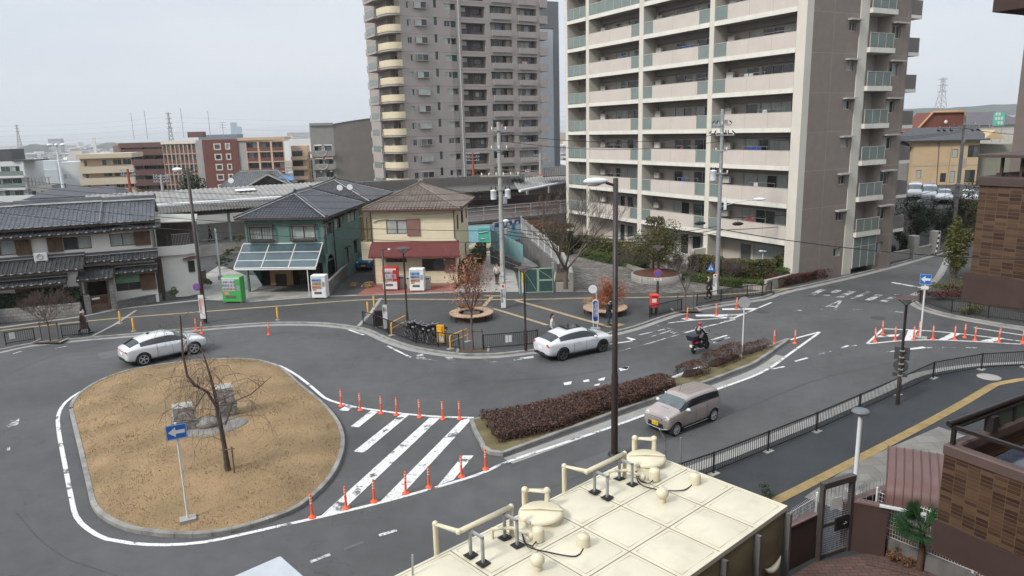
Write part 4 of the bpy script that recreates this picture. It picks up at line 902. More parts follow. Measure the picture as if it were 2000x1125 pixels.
def shutter(root,F,x0,x1,z0,z1,y,mt,n=4):
 o=part('shutter',mt,root,lambda q:q.box(x0,x1,y-.12,y+.02,z0,z1),F)
 part('batten',mt,o,lambda q:[q.box(x0+(x1-x0)*i/n-.015,x0+(x1-x0)*i/n+.015,y-.14,y-.12,z0+.03,z1-.03)for i in range(n+1)]+[q.box(x0,x1,y-.145,y-.12,z,z+.05)for z in(z0,z1-.05)],F);return o
def make_house_traditional():
 root=thing('tiled_house','long white plastered house with blue grey tiled roofs and brown shutters','house',(-27.54,55.16,.12),math.atan2(.39,.92))
 tile=mat('blue_grey_tile',(.115,.122,.138),.42,.22,1.6,spec=.5,dirt=.35,dcol=(.05,.05,.055),ds=.8);tile2=mat('dark_tile',(.062,.064,.068),.45,.25,2,spec=.5,dirt=.4,dcol=(.13,.12,.10),ds=1.2)
 mort=mat('ridge_mortar',(.36,.35,.33),.8,.15,3);pl=mat('white_plaster',(.70,.68,.63),.85,.05,.7,dirt=.12,dcol=(.36,.34,.29),ds=.6,streak=True);wood=mat('brown_timber',(.13,.075,.045),.7,.2,4,dirt=.3);dkw=mat('dark_timber',(.045,.030,.022),.7,.2,4)
 X0=-14.0
 up=[(-10.6,-8.65,4.5,5.6),(-5.7,-3.9,4.55,5.5),(-2.68,-1.03,4.55,5.5)]
 part('upper_wall',pl,root,lambda q:(q.wall(X0,.1,3.2,6.5,up,0,.12),q.quad((.1,0,0),(.1,6,0),(.1,6,6.5),(.1,0,6.5)),q.quad((.1,6,0),(X0,6,0),(X0,6,6.5),(.1,6,6.5)),q.add([(.1,0,6.5),(.1,6,6.5),(.1,2.9,7.6)],[(0,1,2)])))
 lw=[(-7.8,-6.05,1.2,2.25)]
 part('front_wing_wall',pl,root,lambda q:(q.wall(X0,-4.95,-.1,3.5,lw,-1.3,.12),q.quad((-4.95,-1.3,-.1),(-4.95,0,-.1),(-4.95,0,3.5),(-4.95,-1.3,3.5))))
 rw=[(-2.7,-1.0,1.12,2.35)]
 part('lower_wall',pl,root,lambda q:(q.wall(-2.85,.1,-.1,3.2,rw,-.02,.12),q.quad((-4.95,1.0,-.1),(-2.85,1.0,-.1),(-2.85,1.0,3.2),(-4.95,1.0,3.2)),q.quad((-2.85,1,-.1),(-2.85,-.02,-.1),(-2.85,-.02,3.2),(-2.85,1,3.2))))
 for h in up:window(root,None,*h,y=.08,n=2,cur=.8,fr=wood,r=rnd)
 window(root,None,*lw[0],y=-1.24,n=2,cur=0,fr=wood);o=window(root,None,*rw[0],y=.04,n=2,cur=0,fr=wood)
 part('blind',mat('green_blind',(.20,.36,.22),.7,.08,3),o,lambda q:q.box(-2.66,-1.05,-.03,-.015,1.72,2.31))
 for a,b,z0,z1,y in((-8.62,-7.7,4.45,5.6,0),(-6.68,-5.73,4.5,5.55,0),(-1.0,.05,4.5,5.55,0),(-8.85,-7.83,1.1,2.25,-1.3),(-.98,.05,1.05,2.36,-.02)):shutter(root,None,a,b,z0,z1,y,wood)
 part('timber_post',dkw,root,lambda q:[q.box(x-.06,x+.06,-1.34,-1.28,0,2.4)for x in(-9.9,-5.98)])
 part('front_door',dkw,root,lambda q:(q.box(-4.7,-3.1,.85,.95,0,2.2),[q.box(-4.65+i*.2,-4.62+i*.2,.82,.85,.1,2.1)for i in range(8)]))
 part('step',M['concrete'],root,lambda q:q.box(-4.9,-2.9,-1.6,.8,-.1,.06))
 def lean(x0,x1,ye,ze,yt,zt,mt,nm='roof',tw=.29,fascia=True):
  mb=MB();S=Vector((0,yt-ye,zt-ze));tile_roof(mb,(x0,ye,ze),(1,0,0),S,x1-x0,S.length,tw);o=mb.build(nm,mt,root)
  part('ridge',[mt,mort],o,lambda q:(ridge_cap(q,(x0,yt,zt+.02),(x1,yt,zt+.02),.10,.17)))
  part('eave_ends',mort,o,lambda q:[q.cbox((x0+.14+i*(x1-x0)/max(1,round((x1-x0)/.58)),ye-.02,ze+.03),(.13,.04,.075))for i in range(max(1,round((x1-x0)/.58)))])
  part('fascia',dkw,o,lambda q:q.box(x0,x1,ye+.02,ye+.09,ze-.16,ze-.02))
  part('soffit',wood,o,lambda q:q.add([(x0,ye+.05,ze-.1),(x1,ye+.05,ze-.1),(x1,yt,zt-.12),(x0,yt,zt-.12)],[(0,3,2,1)]));return o
 lean(X0,-3.15,-.75,6.42,2.9,7.72,tile);lean(-3.1,.55,-.75,6.40,2.9,7.68,tile)
 mb=MB();S=Vector((0,-3.8,-1.3));tile_roof(mb,(.55,6.7,6.4),(-1,0,0),(0,-3.8,1.3),14.5,4.0,.5,.5);mb.build('rear_roof',tile,root)
 part('ridge',[tile,mort],root,lambda q:(ridge_cap(q,(X0,2.9,7.75),(-8.9,2.9,7.75),.16,.32),ridge_cap(q,(-8.9,2.9,7.78),(-3.1,2.9,7.78),.16,.36),ridge_cap(q,(-3.1,2.9,7.74),(.6,2.9,7.74),.16,.32),q.cbox((.6,2.9,7.95),(.12,.3,.42)),ridge_cap(q,(-3.12,-.7,6.5),(-3.12,2.8,7.72),.05,.1)))
 lean(X0,-2.4,-.95,5.82,-.01,6.14,tile2);lean(-2.4,.9,-.95,5.9,-.01,6.22,tile2)
 lean(X0,-4.42,-2.0,3.36,-.01,4.12,tile2);lean(-4.4,-2.75,-.75,3.62,-.01,4.0,tile2);lean(-2.75,.45,-.85,3.55,-.03,4.02,tile2)
 lean(X0,-5.55,-2.2,2.52,-1.32,2.86,tile2);lean(-5.0,-2.62,-1.9,2.52,.3,3.25,tile2);lean(-2.6,.3,-.85,2.62,-.03,2.98,tile2)
 part('trim_band',mat('maroon_flashing',(.12,.055,.045),.6,.1,2),root,lambda q:(q.box(-4.4,.1,-.06,-.035,4.14,4.24),q.box(X0,-4.42,-.05,-.02,4.26,4.34)))
 ac=part('air_conditioner',M['white'],root,lambda q:(q.bbox(-7.55,-6.72,-.62,-.3,4.0,4.58,.03),q.box(-7.5,-7.46,-.62,-.3,3.75,3.99),q.box(-6.8,-6.76,-.62,-.3,3.75,3.99)))
 part('fan',M['alu'],ac,lambda q:q.lathe([(.22,0),(.22,.02),(.18,.025),(.16,.005),(0,.005)],16,(-7.2,-.622,4.3),M=Matrix.Rotation(RAD(90),4,'X')))
 part('terrace_block',pl,root,lambda q:q.prism([(.11,1.2),(2.2,1.0),(3.0,1.5),(3.1,5.8),(.11,5.8)],-.1,3.4));part('terrace_parapet',pl,root,lambda q:(q.prism([(.12,.9),(2.3,.7),(3.25,1.3),(3.15,1.45),(2.25,.85),(.12,1.05)],3.42,4.15),))
 part('terrace_screen',mat('brown_screen',(.13,.10,.085),.7,.15,5),root,lambda q:(q.box(.2,3.0,5.0,5.05,3.42,5.9),[q.box(.25+.9*i,.31+.9*i,1.2,1.26,3.42,6.05)for i in range(4)],[q.box(2.95,3.0,1.6+.9*i,1.66+.9*i,3.42,6.05)for i in range(4)]))
 part('terrace_railing',M['galv'],root,lambda q:[q.box(1.5+.11*i,1.53+.11*i,.95,.98,4.16,5.0)for i in range(12)]+[q.box(1.45,2.85,.94,.99,5.0,5.05)])
 part('terrace_roof',mat('pale_sheet',(.34,.33,.28),.5,.1,2),root,lambda q:q.add([(.1,-.2,6.12),(3.4,.2,5.98),(3.5,5.8,5.98),(.1,5.8,6.2),(.1,-.2,6.2),(3.4,.2,6.06),(3.5,5.8,6.06),(.1,5.8,6.28)],[(0,3,2,1),(4,5,6,7),(0,1,5,4),(1,2,6,5),(2,3,7,6)]))
 window(root,None,2.4,2.9,1.9,2.8,1.15,1,0,M['darkframe']);part('window_hood',mat('maroon_flashing',(.12,.055,.045),.6,.1,2),root,lambda q:q.add([(2.1,.7,2.95),(3.1,.9,2.95),(3.1,1.45,3.15),(2.1,1.15,3.15)],[(0,1,2,3),(3,2,1,0)]))
 part('timber_boarding',dkw,root,lambda q:q.box(.13,.55,.2,1.15,-.1,3.3))
 return root
make_house_traditional()
def make_house_green():
 gx=Vector((.997,-.075));root=thing('green_house','sea green two storey house with a dark tiled hip roof and sheet glass awning','house',(-21.31,58.1,.12),math.atan2(gx.y,gx.x))
 gw=mat('sea_green_render',(.108,.19,.165),.85,.08,.7,.2,40,dirt=.25,dcol=(.05,.10,.085),ds=.7,streak=True);tile=mat('glazed_dark_tile',(.042,.043,.055),.30,.25,2,spec=.6,dirt=.15,dcol=(.09,.09,.10),ds=1.5);mort=mat('ridge_mortar',(.36,.35,.33),.8,.15,3);br=mat('brown_metal',(.055,.042,.038),.5,.15,3)
 W,Dp=6.43,10.3;uh=[(.38,2.28,4.22,5.3),(3.85,5.75,4.25,5.3)]
 SF=Matrix(((0,-1,0,W),(1,0,0,0),(0,0,1,0),(0,0,0,1)))
 sh=[(.05,2.1,4.4,5.45),(3.0,4.6,4.5,5.5),(6.75,9.0,4.6,5.5),(4.9,5.4,4.9,5.5),(5.2,6.2,1.2,2.6),(8,9,1.6,2.8)]
 part('upper_wall',gw,root,lambda q:(q.wall(0,W,2.3,6.0,uh,0,.12),q.quad((0,Dp,-.1),(0,0,2.3),(0,0,6),(0,Dp,6)),q.quad((0,Dp,-.1),(0,2.4,-.1),(0,0,2.3),(0,0,2.3)),q.quad((W,Dp,-.1),(0,Dp,-.1),(0,Dp,6),(W,Dp,6)),q.quad((0,0,2.3),(0,2.4,2.3),(W,2.4,2.3),(W,0,2.3)),q.quad((0,2.4,0),(0,2.4,2.3),(0,0,2.3),(0,0,2.29))))
 def side(q):
  q.wall(0,Dp,2.9,6.0,sh[:4],0,.12);q.wall(2.15,Dp,-.1,2.9,sh[4:],0,.12);q.box(.0,.35,.001,.3,-.1,2.899)
  n=10;a=[(.35+.9*(1-math.cos(math.pi*i/n)),1.9+.9*math.sin(math.pi*i/n)*1.0)for i in range(n+1)]
  for i in range(n):q.quad((a[i][0],0,a[i][1]),(a[i+1][0],0,a[i+1][1]),(a[i+1][0],0,2.9),(a[i][0],0,2.9))
 part('side_wall',gw,root,side,SF)
 for h in uh:
  o=window(root,None,*h,y=.06,n=2,cur=.7,fr=br,bars=9 if h[0]<1 else 0);part('window_box',br,o,lambda q:(q.box(h[0]-.12,h[1]+.12,-.32,-.002,h[3]+.02,h[3]+.14),q.box(h[0]-.1,h[1]+.1,-.28,-.002,h[2]-.12,h[2]-.02),[q.box(x-.03,x+.03,-.27,-.2,h[2]-.02,h[3]+.02)for x in(h[0]-.07,h[1]+.07)]))
 for h in sh:
  o=window(root,SF,*h,y=.06,n=2 if h[1]-h[0]>.8 else 1,cur=.6,fr=br);part('window_hood',br,o,lambda q:q.box(h[0]-.1,h[1]+.1,-.3,-.002,h[3]+.02,h[3]+.1),SF)
 hip_roof(root,None,-.55,W+.5,-.55,Dp+.5,6.02,1.62,tile,mort,.27,soffit=br)
 part('downpipe',br,root,lambda q:(q.tube([(W+.1,2.3,6.0),(W+.1,2.3,.1)],.05,6),q.tube([(W+.45,-.5,5.95),(W+.1,.15,5.6),(W+.1,.15,3)],.04,6)))
 aw=mat('smoky_sheet',(.055,.085,.095),.15,.25,.8,spec=.6);P=lambda x,t:Vector((x,-2.1*t,3.92-1.6*t))
 aroot=part('awning',aw,root,lambda q:q.quad(P(-.25,0),P(-.25,1),P(6.3,1),P(6.3,0)))
 part('awning_frame',M['white'],aroot,lambda q:[q.tube([P(-.25+6.55*i/3,0),P(-.25+6.55*i/3,1)],.045,6)for i in range(4)]+[q.tube([P(-.25,t),P(6.3,t)],.035 if 0<t<1 else .05,6)for t in(0,.36,.7,1)]+[q.tube([P(-.25,1)+Vector((0,0,-.12)),P(6.3,1)+Vector((0,0,-.12))],.06,6)])
 for x in(-.1,5.6):part('awning_post',M['white']if x>1 else gw,root,lambda q:q.cyl((x,-2.05 if x>1 else-.1,-.1),(x,-2.05 if x>1 else-.1,2.3),.045 if x>1 else .13,n=8))
 dk=mat('porch_dark',(.03,.022,.02),.8,.2,2);wd=mat('orange_ply',(.33,.19,.085),.7,.15,3)
 part('porch_back_wall',dk,root,lambda q:(q.quad((0,2.35,-.1),(W-.3,2.35,-.1),(W-.3,2.35,2.3),(0,2.35,2.3)),))
 bd=part('plywood_board',wd,root,lambda q:(q.box(.9,2.85,1.9,1.98,.1,1.45),));part('dark_panel',M['black'],bd,lambda q:q.box(1.35,2.3,1.87,1.899,.12,1.05))
 part('lattice_door',mat('lattice_wood',(.16,.12,.085),.7,.15,4),root,lambda q:[q.box(3.35+.14*i,3.38+.14*i,2.2,2.24,0,2.2)for i in range(13)]+[q.box(3.3,5.1,2.19,2.25,z,z+.04)for z in(.02,.5,1.0,1.4,1.8,2.16)])
 part('porch_floor',M['dark_conc'],root,lambda q:q.box(.1,W-.2,-.2,2.3,-.1,.03))
 r2=thing('hip_roof_house','ochre walled house with a dark hip roof directly behind the green house','house',(-21.9,69.3,.1),math.atan2(gx.y,gx.x))
 part('wall',mat('ochre_wall',(.45,.36,.20),.85,.08,.6),r2,lambda q:q.box(.2,8.0,.2,8.4,0,6.2));hip_roof(r2,None,-.6,8.9,-.4,9.2,6.2,1.75,mat('matt_dark_tile',(.058,.058,.066),.45,.25,2,spec=.5,dirt=.4,dcol=(.14,.13,.12),ds=1.0),mort,.29,soffit=br)
 for x,y in((5.6,2.2),(6.5,2.5)):
  d=thing('satellite_dish','small white satellite dish on the dark rear roof, %s'%('nearer the ridge of the pair' if x<6 else 'nearer the right eave of the pair'),'dish',r2.location+Vector((x,y-1.2,6.9)),.5)
  part('dish',M['white'],d,lambda q:q.lathe([(.0,0),(.15,.02),(.28,.08),(.29,.09)],14,(0,0,.45),M=Matrix.Rotation(RAD(70),4,'X')));part('mast',M['galv'],d,lambda q:q.tube([(0,.05,-.4),(0,.05,.42)],.02,5))
make_house_green()
CREAM_AT=(-11.36,59.42,-.44)
def make_house_cream():
 gx=Vector((.997,-.075));root=thing('cream_house','cream two storey house with a brown tiled hip roof and maroon awning','house',CREAM_AT,math.atan2(gx.y,gx.x));root.scale=(1.045,)*3
 cr=brick('cream_board',(.66,.595,.425),(.65,.58,.415),(.46,.41,.29),30,.42,.012,0,.8,'XZ',var=.05,bump=.15);tile=mat('brown_grey_tile',(.155,.125,.105),.6,.25,1.6,dirt=.4,dcol=(.08,.07,.06),ds=1.2);mort=mat('brown_mortar',(.24,.20,.17),.8,.15,3);br=mat('red_brown_frame',(.10,.045,.038),.5,.12,3);sh=mat('red_brown_shutter',(.21,.115,.095),.6,.08,2)
 W,Dp=6.6,7.6
 SF=Matrix(((0,-1,0,W),(1,0,0,0),(0,0,1,0),(0,0,0,1)))
 hs=[(1.15,2.8,4.6,5.7),(.95,2.62,2.35,2.75),(3.85,5.6,1.62,2.6)];ss=[(.9,1.8,4.7,5.9),(3.3,4.6,4.9,6.0),(5.0,5.8,1.6,3.0),(1.2,2.2,1.5,2.5),(6.2,7.0,5,5.9)]
 part('wall',cr,root,lambda q:(q.wall(0,W,.65,6.6,hs,0,.1),q.quad((0,Dp,-.1),(0,0,-.1),(0,0,6.6),(0,Dp,6.6)),q.quad((W,Dp,-.1),(0,Dp,-.1),(0,Dp,6.6),(W,Dp,6.6))))
 part('side_wall',cr,root,lambda q:q.wall(0,Dp,.65,6.6,ss,0,.1),SF)
 part('foundation',M['concrete'],root,lambda q:(q.box(0,W,.012,Dp-.02,-.1,.649),q.box(5.2,5.75,-.004,.012,.28,.45,0)))
 part('foundation_vent',M['black'],root,lambda q:q.box(5.2,5.75,-.012,.0,.3,.46))
 window(root,None,*hs[0],y=.05,n=2,cur=1,fr=br);window(root,None,*hs[1],y=.05,n=3,cur=0,fr=br);window(root,None,*hs[2],y=.05,n=2,cur=0,fr=br,bars=8)
 for h in ss:window(root,SF,*h,y=.05,n=2,cur=.2,fr=br)
 for a,b,z0,z1 in((2.82,3.8,4.55,5.72),(5.62,6.5,1.6,2.62)):part('shutter',sh,root,lambda q:(q.box(a,b,-.1,-.002,z0,z1),q.box(a-.03,b+.03,-.13,-.002,z1+.001,z1+.06),q.box(a-.03,b+.03,-.13,-.002,z0-.06,z0-.001)))
 hip_roof(root,None,-.5,W+.55,-.55,Dp+.5,6.58,1.62,tile,mort,.27,soffit=br)
 part('gutter',br,root,lambda q:(q.box(-.55,W+.6,-.68,-.56,6.46,6.58),q.tube([(-.05,-.06,6.4),(-.05,-.06,.1)],.04,6),q.tube([(W-.08,-.06,6.4),(W-.08,-.06,4.2)],.04,6)))
 aw=mat('maroon_shingle',(.115,.030,.028),.8,.12,2,.4,60,fine=.2,fs=30);A=lambda x,t:Vector((x,-1.05*t,4.0-.12*t-.88*t*t))
 part('awning',aw,root,lambda q:(q.grid([[A(-.05-.12*t/5,t/5),A(W+.25+.15*t/5,t/5)]for t in range(6)],0,False),q.grid([[A(W+.25+.15*t/5,t/5),Vector((W+.02,.6,4.0-.9*t/5))]for t in range(6)],0),q.box(-.17,W+.4,-1.08,-1.02,2.86,3.0),q.grid([[A(-.05-.12*t/5,t/5)-Vector((0,0,.05)),A(W+.25+.15*t/5,t/5)-Vector((0,0,.05))]for t in range(6)],0,False,True)))
 part('side_landing',cr,root,lambda q:(q.box(-1.05,-.02,.3,.42,2.5,3.95),q.box(-1.05,-.95,.421,2.6,2.5,3.95),q.box(-.94,-.02,.421,2.6,2.5,2.6)))
 part('side_stair_frame',M['darkframe'],root,lambda q:(q.add([(-1.3,.2,5.9),(-.05,.2,6.1),(-.05,2.6,6.1),(-1.3,2.6,5.9)],[(0,1,2,3),(3,2,1,0)]),[q.box(x-.03,x+.03,.35,.41,3.96,5.9)for x in(-.95,-.5,-.1)],q.box(-1.0,-.05,.34,.42,4.9,4.95)))
 part('pipe',cr,root,lambda q:q.tube([(.1,-.08,5.6),(.5,-.1,5.75),(1.3,-.1,5.85)],.045,6))
 part('step',M['red_pave'],root,lambda q:q.box(-.05,.45,-.35,-.002,-.1,.3))
make_house_cream()
def make_temple_house():
 p=G(430,366,3.2);root=thing('gabled_roof_house','grey tiled house with a white edged gable just behind the left station roof','house',(p.x,p.y,0),RAD(8));w=(G(545,366,3.2)-p).length
 tile=mat('weathered_grey_tile',(.12,.125,.13),.5,.2,1.5,dirt=.3,ds=1);mort=mat('ridge_mortar',(.36,.35,.33),.8,.15,3);wt=mat('white_bargeboard',(.62,.60,.56),.6,.05,3)
 part('wall',mat('grey_plaster',(.34,.33,.30),.8,.08,1),root,lambda q:q.box(.6,w-.6,.6,8,-3,3.3));hip_roof(root,None,0,w,0,8.6,3.3,2.5,tile,mort,.4,ridge_inset=3.0)
 g0,g1,gt=Vector((w*.42,-.3,3.6)),Vector((w*.95,-.3,3.6)),Vector((w*.68,-.3,5.4))
 def gab(q):
  for a,b in((g0,gt),(gt,g1)):
   q.add([a,b,b+Vector((0,3.5,0)),a+Vector((0,3.5,0))],[(0,1,2,3),(3,2,1,0)])
 part('gable_roof',tile,root,gab);part('gable_panel',M['black'],root,lambda q:q.add([g0+Vector((.4,.25,0)),g1+Vector((-.4,.25,0)),gt+Vector((0,.25,-.35))],[(0,1,2)]))
 part('bargeboard',wt,root,lambda q:[q.tube([a+Vector((0,-.05,-.15)),b+Vector((0,-.05,-.15))],.1,4)for a,b in((g0,gt),(gt,g1))]);part('gable_ridge',[tile,mort],root,lambda q:(ridge_cap(q,gt,gt+Vector((0,3.4,0)),.16,.3),ridge_cap(q,g0,gt,.14,.2),ridge_cap(q,gt,g1,.14,.2)))
 part('blue_tarp',mat('blue_tarp',(.07,.19,.42),.5,.1,3),root,lambda q:q.add([(w*.80,1.5,4.55),(w*1.0,1.2,3.95),(w*1.02,3.2,4.3),(w*.84,4.0,5.1)],[(0,1,2,3)]))
 for i,(x,y,z)in enumerate(((451,353,4),(446,371,4))):
  q=on(x,y,p.y-1.5);d=thing('satellite_dish','white satellite dish %s'%('on a pole against the grey tiled gable roof' if i==0 else 'just above the left station roof below the grey gable'),'dish',q,.3);part('dish',M['white'],d,lambda m:m.lathe([(0,0),(.3,.05),(.5,.16),(.52,.18)],14,(0,0,0),M=Matrix.Rotation(RAD(75),4,'X')));part('mast',M['galv'],d,lambda m:m.tube([(0,.1,-2.2),(0,.1,.0)],.04,5))
make_temple_house()
def corrug(name,c,axis_scale,rough=.6,dirt=.4):
 m=mat(name,c,rough,.2,.8,dirt=dirt,dcol=(c[0]*.5,c[1]*.5,c[2]*.5),ds=1.0)
 return m
def ribbed(mb,a,b,c,d,n,h=.06,m=0):
 """corrugated sheet between edges a-b (eave) and d-c (top), n ribs running up the slope"""
 a,b,c,d=map(Vector,(a,b,c,d));N_=(b-a).cross(d-a).normalized();rows=[[],[]]
 for i in range(4*n+1):
  t=i/(4*n);k=h*(0,1,1,0)[i%4];rows[0].append(a.lerp(b,t)+N_*k);rows[1].append(d.lerp(c,t)+N_*k)
 mb.grid(rows,m,False,True);mb.grid([[p-N_*.12 for p in r]for r in rows],m,False)
def make_station():
 s=Vector((.862,.507));n=Vector((-.507,.862));A=Vector((-4.5,77.4));at=lambda u,v,z:Vector((A.x+s.x*u+n.x*v,A.y+s.y*u+n.y*v,z))
 pt=lambda u,v:(A.x+s.x*u+n.x*v,A.y+s.y*u+n.y*v)
 root=thing('railway_embankment','concrete railway retaining wall with a parapet edge behind the lane','retaining wall',(0,0,0))
 part('retaining_wall',M['rail_conc'],root,lambda q:q.prism([pt(-17,0),pt(27,0),pt(27,32),pt(-17,32)],-.1,2.75));part('coping',M['dark_conc'],root,lambda q:q.prism([pt(-17,-.3),pt(27,-.3),pt(27,.5),pt(-17,.5)],2.76,3.02))
 part('ballast',mat('ballast',(.10,.085,.075),.95,.3,6,.6,20),root,lambda q:q.sheet([pt(-17,.5),pt(27,.5),pt(27,32),pt(-17,32)],2.8))
 part('ribs',M['rail_conc'],root,lambda q:[q.cbox(at(u,-.06,1.3),(.25,.12,2.7),Matrix.Rotation(math.atan2(s.y,s.x),4,'Z'))for u in range(-16,27,3)])
 r=thing('railing','grey tubular railing along the railway parapet','railing',at(0,0,3.02));off=at(0,0,3.02)
 for z in(.5,1.0,1.38):part('rail',M['galv'],r,lambda q:q.tube([at(-2,.1,3.02+z)-off,at(22,.1,3.02+z)-off],.035,5))
 for u in range(-2,23,2):part('post',M['galv'],r,lambda q:(q.tube([at(u,.1,3.02)-off,at(u,.1,4.42)-off],.05,6),q.cbox(at(u,.1,3.05)-off,(.25,.25,.1))))
 part('orange_line',M['orange'],r,lambda q:q.tube([at(u,.2,3.95+.12*math.cos(u*2))-off for u in[5+.5*i for i in range(16)]],.02,4))
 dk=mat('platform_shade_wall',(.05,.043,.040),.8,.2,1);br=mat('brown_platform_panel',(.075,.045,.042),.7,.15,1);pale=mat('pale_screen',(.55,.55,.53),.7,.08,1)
 pr=thing('station_platform','railway platform with brown panels and posts in the shade under the long roofs','platform',(0,0,0))
 E0,E1=G(300,419,5.0),G(1015,369,5.0);e=(E1-E0).xy.normalized();m=Vector((-e.y,e.x));q2=lambda u,v,z:(E0.x+e.x*u+m.x*v,E0.y+e.y*u+m.y*v,z);L=(E1-E0).xy.length
 def slab(q,u0,u1,v0,v1,z0,z1):q.prism([q2(u0,v0,0)[:2],q2(u1,v0,0)[:2],q2(u1,v1,0)[:2],q2(u0,v1,0)[:2]],z0,z1)
 part('platform_deck',M['concrete'],pr,lambda q:(slab(q,-6,L+24,.9,9.6,-.1,1.25)));part('shade_back_wall',dk,pr,lambda q:(slab(q,22,L+40,6.6,7.0,1.3,5.2),));part('pale_hoarding',pale,pr,lambda q:slab(q,-5,21,6.2,6.4,1.26,3.0))  # dark wall behind the posts stands in for shade under the roofs
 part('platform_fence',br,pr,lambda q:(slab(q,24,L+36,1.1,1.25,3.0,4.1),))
 for i in range(22):
  u=-3+i*3.4;part('roof_post',M['concpole']if i>11 else M['greypole'],pr,lambda q:slab(q,u,u+.26,1.6,1.86,1.26,4.9))
 rf=corrug('old_dark_sheet',(.085,.078,.070),1);rg=corrug('old_grey_sheet',(.22,.215,.20),1);sil=mat('bright_aluminium_sheet',(.70,.72,.74),.45,.06,1,metal=.0,dirt=.15,dcol=(.4,.4,.4));
 o=thing('platform_roof','long weathered corrugated platform roof running behind the houses','platform roof',(0,0,0));S0,S1=q2(-6,0,5.0),q2(L,0,5.0)
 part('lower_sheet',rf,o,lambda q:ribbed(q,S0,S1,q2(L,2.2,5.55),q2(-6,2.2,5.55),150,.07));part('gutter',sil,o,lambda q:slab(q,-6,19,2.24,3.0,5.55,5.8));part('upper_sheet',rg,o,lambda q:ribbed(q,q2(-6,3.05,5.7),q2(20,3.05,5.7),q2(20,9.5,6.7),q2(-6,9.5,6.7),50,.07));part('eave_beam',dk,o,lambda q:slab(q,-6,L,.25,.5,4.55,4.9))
 part('skylight',sil,o,lambda q:q.add([q2(9.0,6.2,6.45),q2(11.2,6.2,6.45),q2(11.2,7.2,6.58),q2(9.0,7.2,6.58)],[(0,1,2,3)]))
 o=thing('platform_roof','bright new aluminium platform roof in front of the mauve tower','platform roof',(0,0,0))
 a,b,c,d=G(655,377,6.0),G(1024,356,6.0),G(1026,340,7.2),G(690,357,7.2)
 part('sheet',sil,o,lambda q:(ribbed(q,a,b,c,d,60,.05),q.add([a,b,b-Vector((0,0,.3)),a-Vector((0,0,.3))],[(3,2,1,0)])))
 o=thing('platform_roof','dark platform roof with a silver eave at the left corner of the cream apartment block','platform roof',(0,0,0))
 a,b,c,d=G(1015,373,5.6),G(1125,351,5.6),G(1125,334,6.4),G(1000,352,6.4)
 part('sheet',rg,o,lambda q:ribbed(q,a,b,c,d,24,.06));part('silver_eave',sil,o,lambda q:q.tube([a,b],.16,6));part('upper_sheet',rf,o,lambda q:ribbed(q,G(1060,345,6.6),G(1140,340,6.6),G(1140,320,7.6),G(1060,328,7.6),18,.06))
 g=G(446,410,4.3);t_=thing('hanging_box','dark hanging box sign under the left platform roof','sign',g);part('box',M['black'],t_,lambda q:q.bbox(-.45,.45,-.2,.2,-.35,.35,.03));part('hanger',M['galv'],t_,lambda q:q.tube([(0,0,.35),(0,0,1.1)],.03,5))
 def mast(x,yb,yt,Y,col,lab,arms,band=None):
  p=on(x,yt,Y);z0=on(x,yb,Y).z;h=p.z-z0;r_=thing('catenary_mast',lab,'mast',(p.x,p.y,z0));part('pole',col,r_,lambda q:q.cyl((0,0,0),(0,0,h),.2,.15,10))
  for i,z in enumerate(arms):
   part('arm',M['galv'],r_,lambda q:(q.tube([(-1.0,0,h-z),(1.0,0,h-z)],.05,5),[q.lathe([(.05,0),(.11,.06),(.05,.12),(.1,.18),(.03,.24)],8,(x_,0,h-z))for x_ in(-.9,-.55,.55,.9)]))
  if band:part('colour_band',M['orange'],r_,lambda q:q.cyl((0,0,h*band),(0,0,h*band+.5),.21,.21,10))
 red=mat('red_oxide_paint',(.30,.075,.045),.7,.15,3)
 mast(249,396,330,98,red,'red oxide railway mast rising behind the ridge of the long tiled house',(.2,.8));mast(314,412,341,92,M['concpole'],'pale round railway mast with an orange band at the left end of the platform roof',(.2,.5,.9),.25);mast(923,352,298,112,red,'red oxide railway mast with insulators in front of the mauve tower',(.2,.7,1.2));mast(1055,355,300,112,M['concpole'],'pale railway mast with a wide insulator crossarm left of the cream apartment block',(.3,.9),.15)
 def truss(x0,y0,x1,y1,Y,lab,col):
  p,q_=on(x0,y0,Y),on(x1,y1,Y*1.02);r_=thing('catenary_truss',lab,'truss',p);d=q_-p;nn=12
  part('beam',col,r_,lambda q:(q.tube([(0,0,0),d],.06,4),q.tube([(0,0,.9),d+Vector((0,0,.9))],.06,4),[q.tube([d*(i/nn)+Vector((0,0,.9*(i%2))),d*((i+1)/nn)+Vector((0,0,.9*((i+1)%2)))],.035,4)for i in range(nn)]))
 ru=mat('rusty_steel',(.20,.14,.085),.8,.25,3);truss(922,342,1056,345,112,'rusty lattice beam spanning between two railway masts right of centre',ru);truss(250,378,320,396,95,'rusty lattice beam reaching down from the left red mast',ru)
make_station()
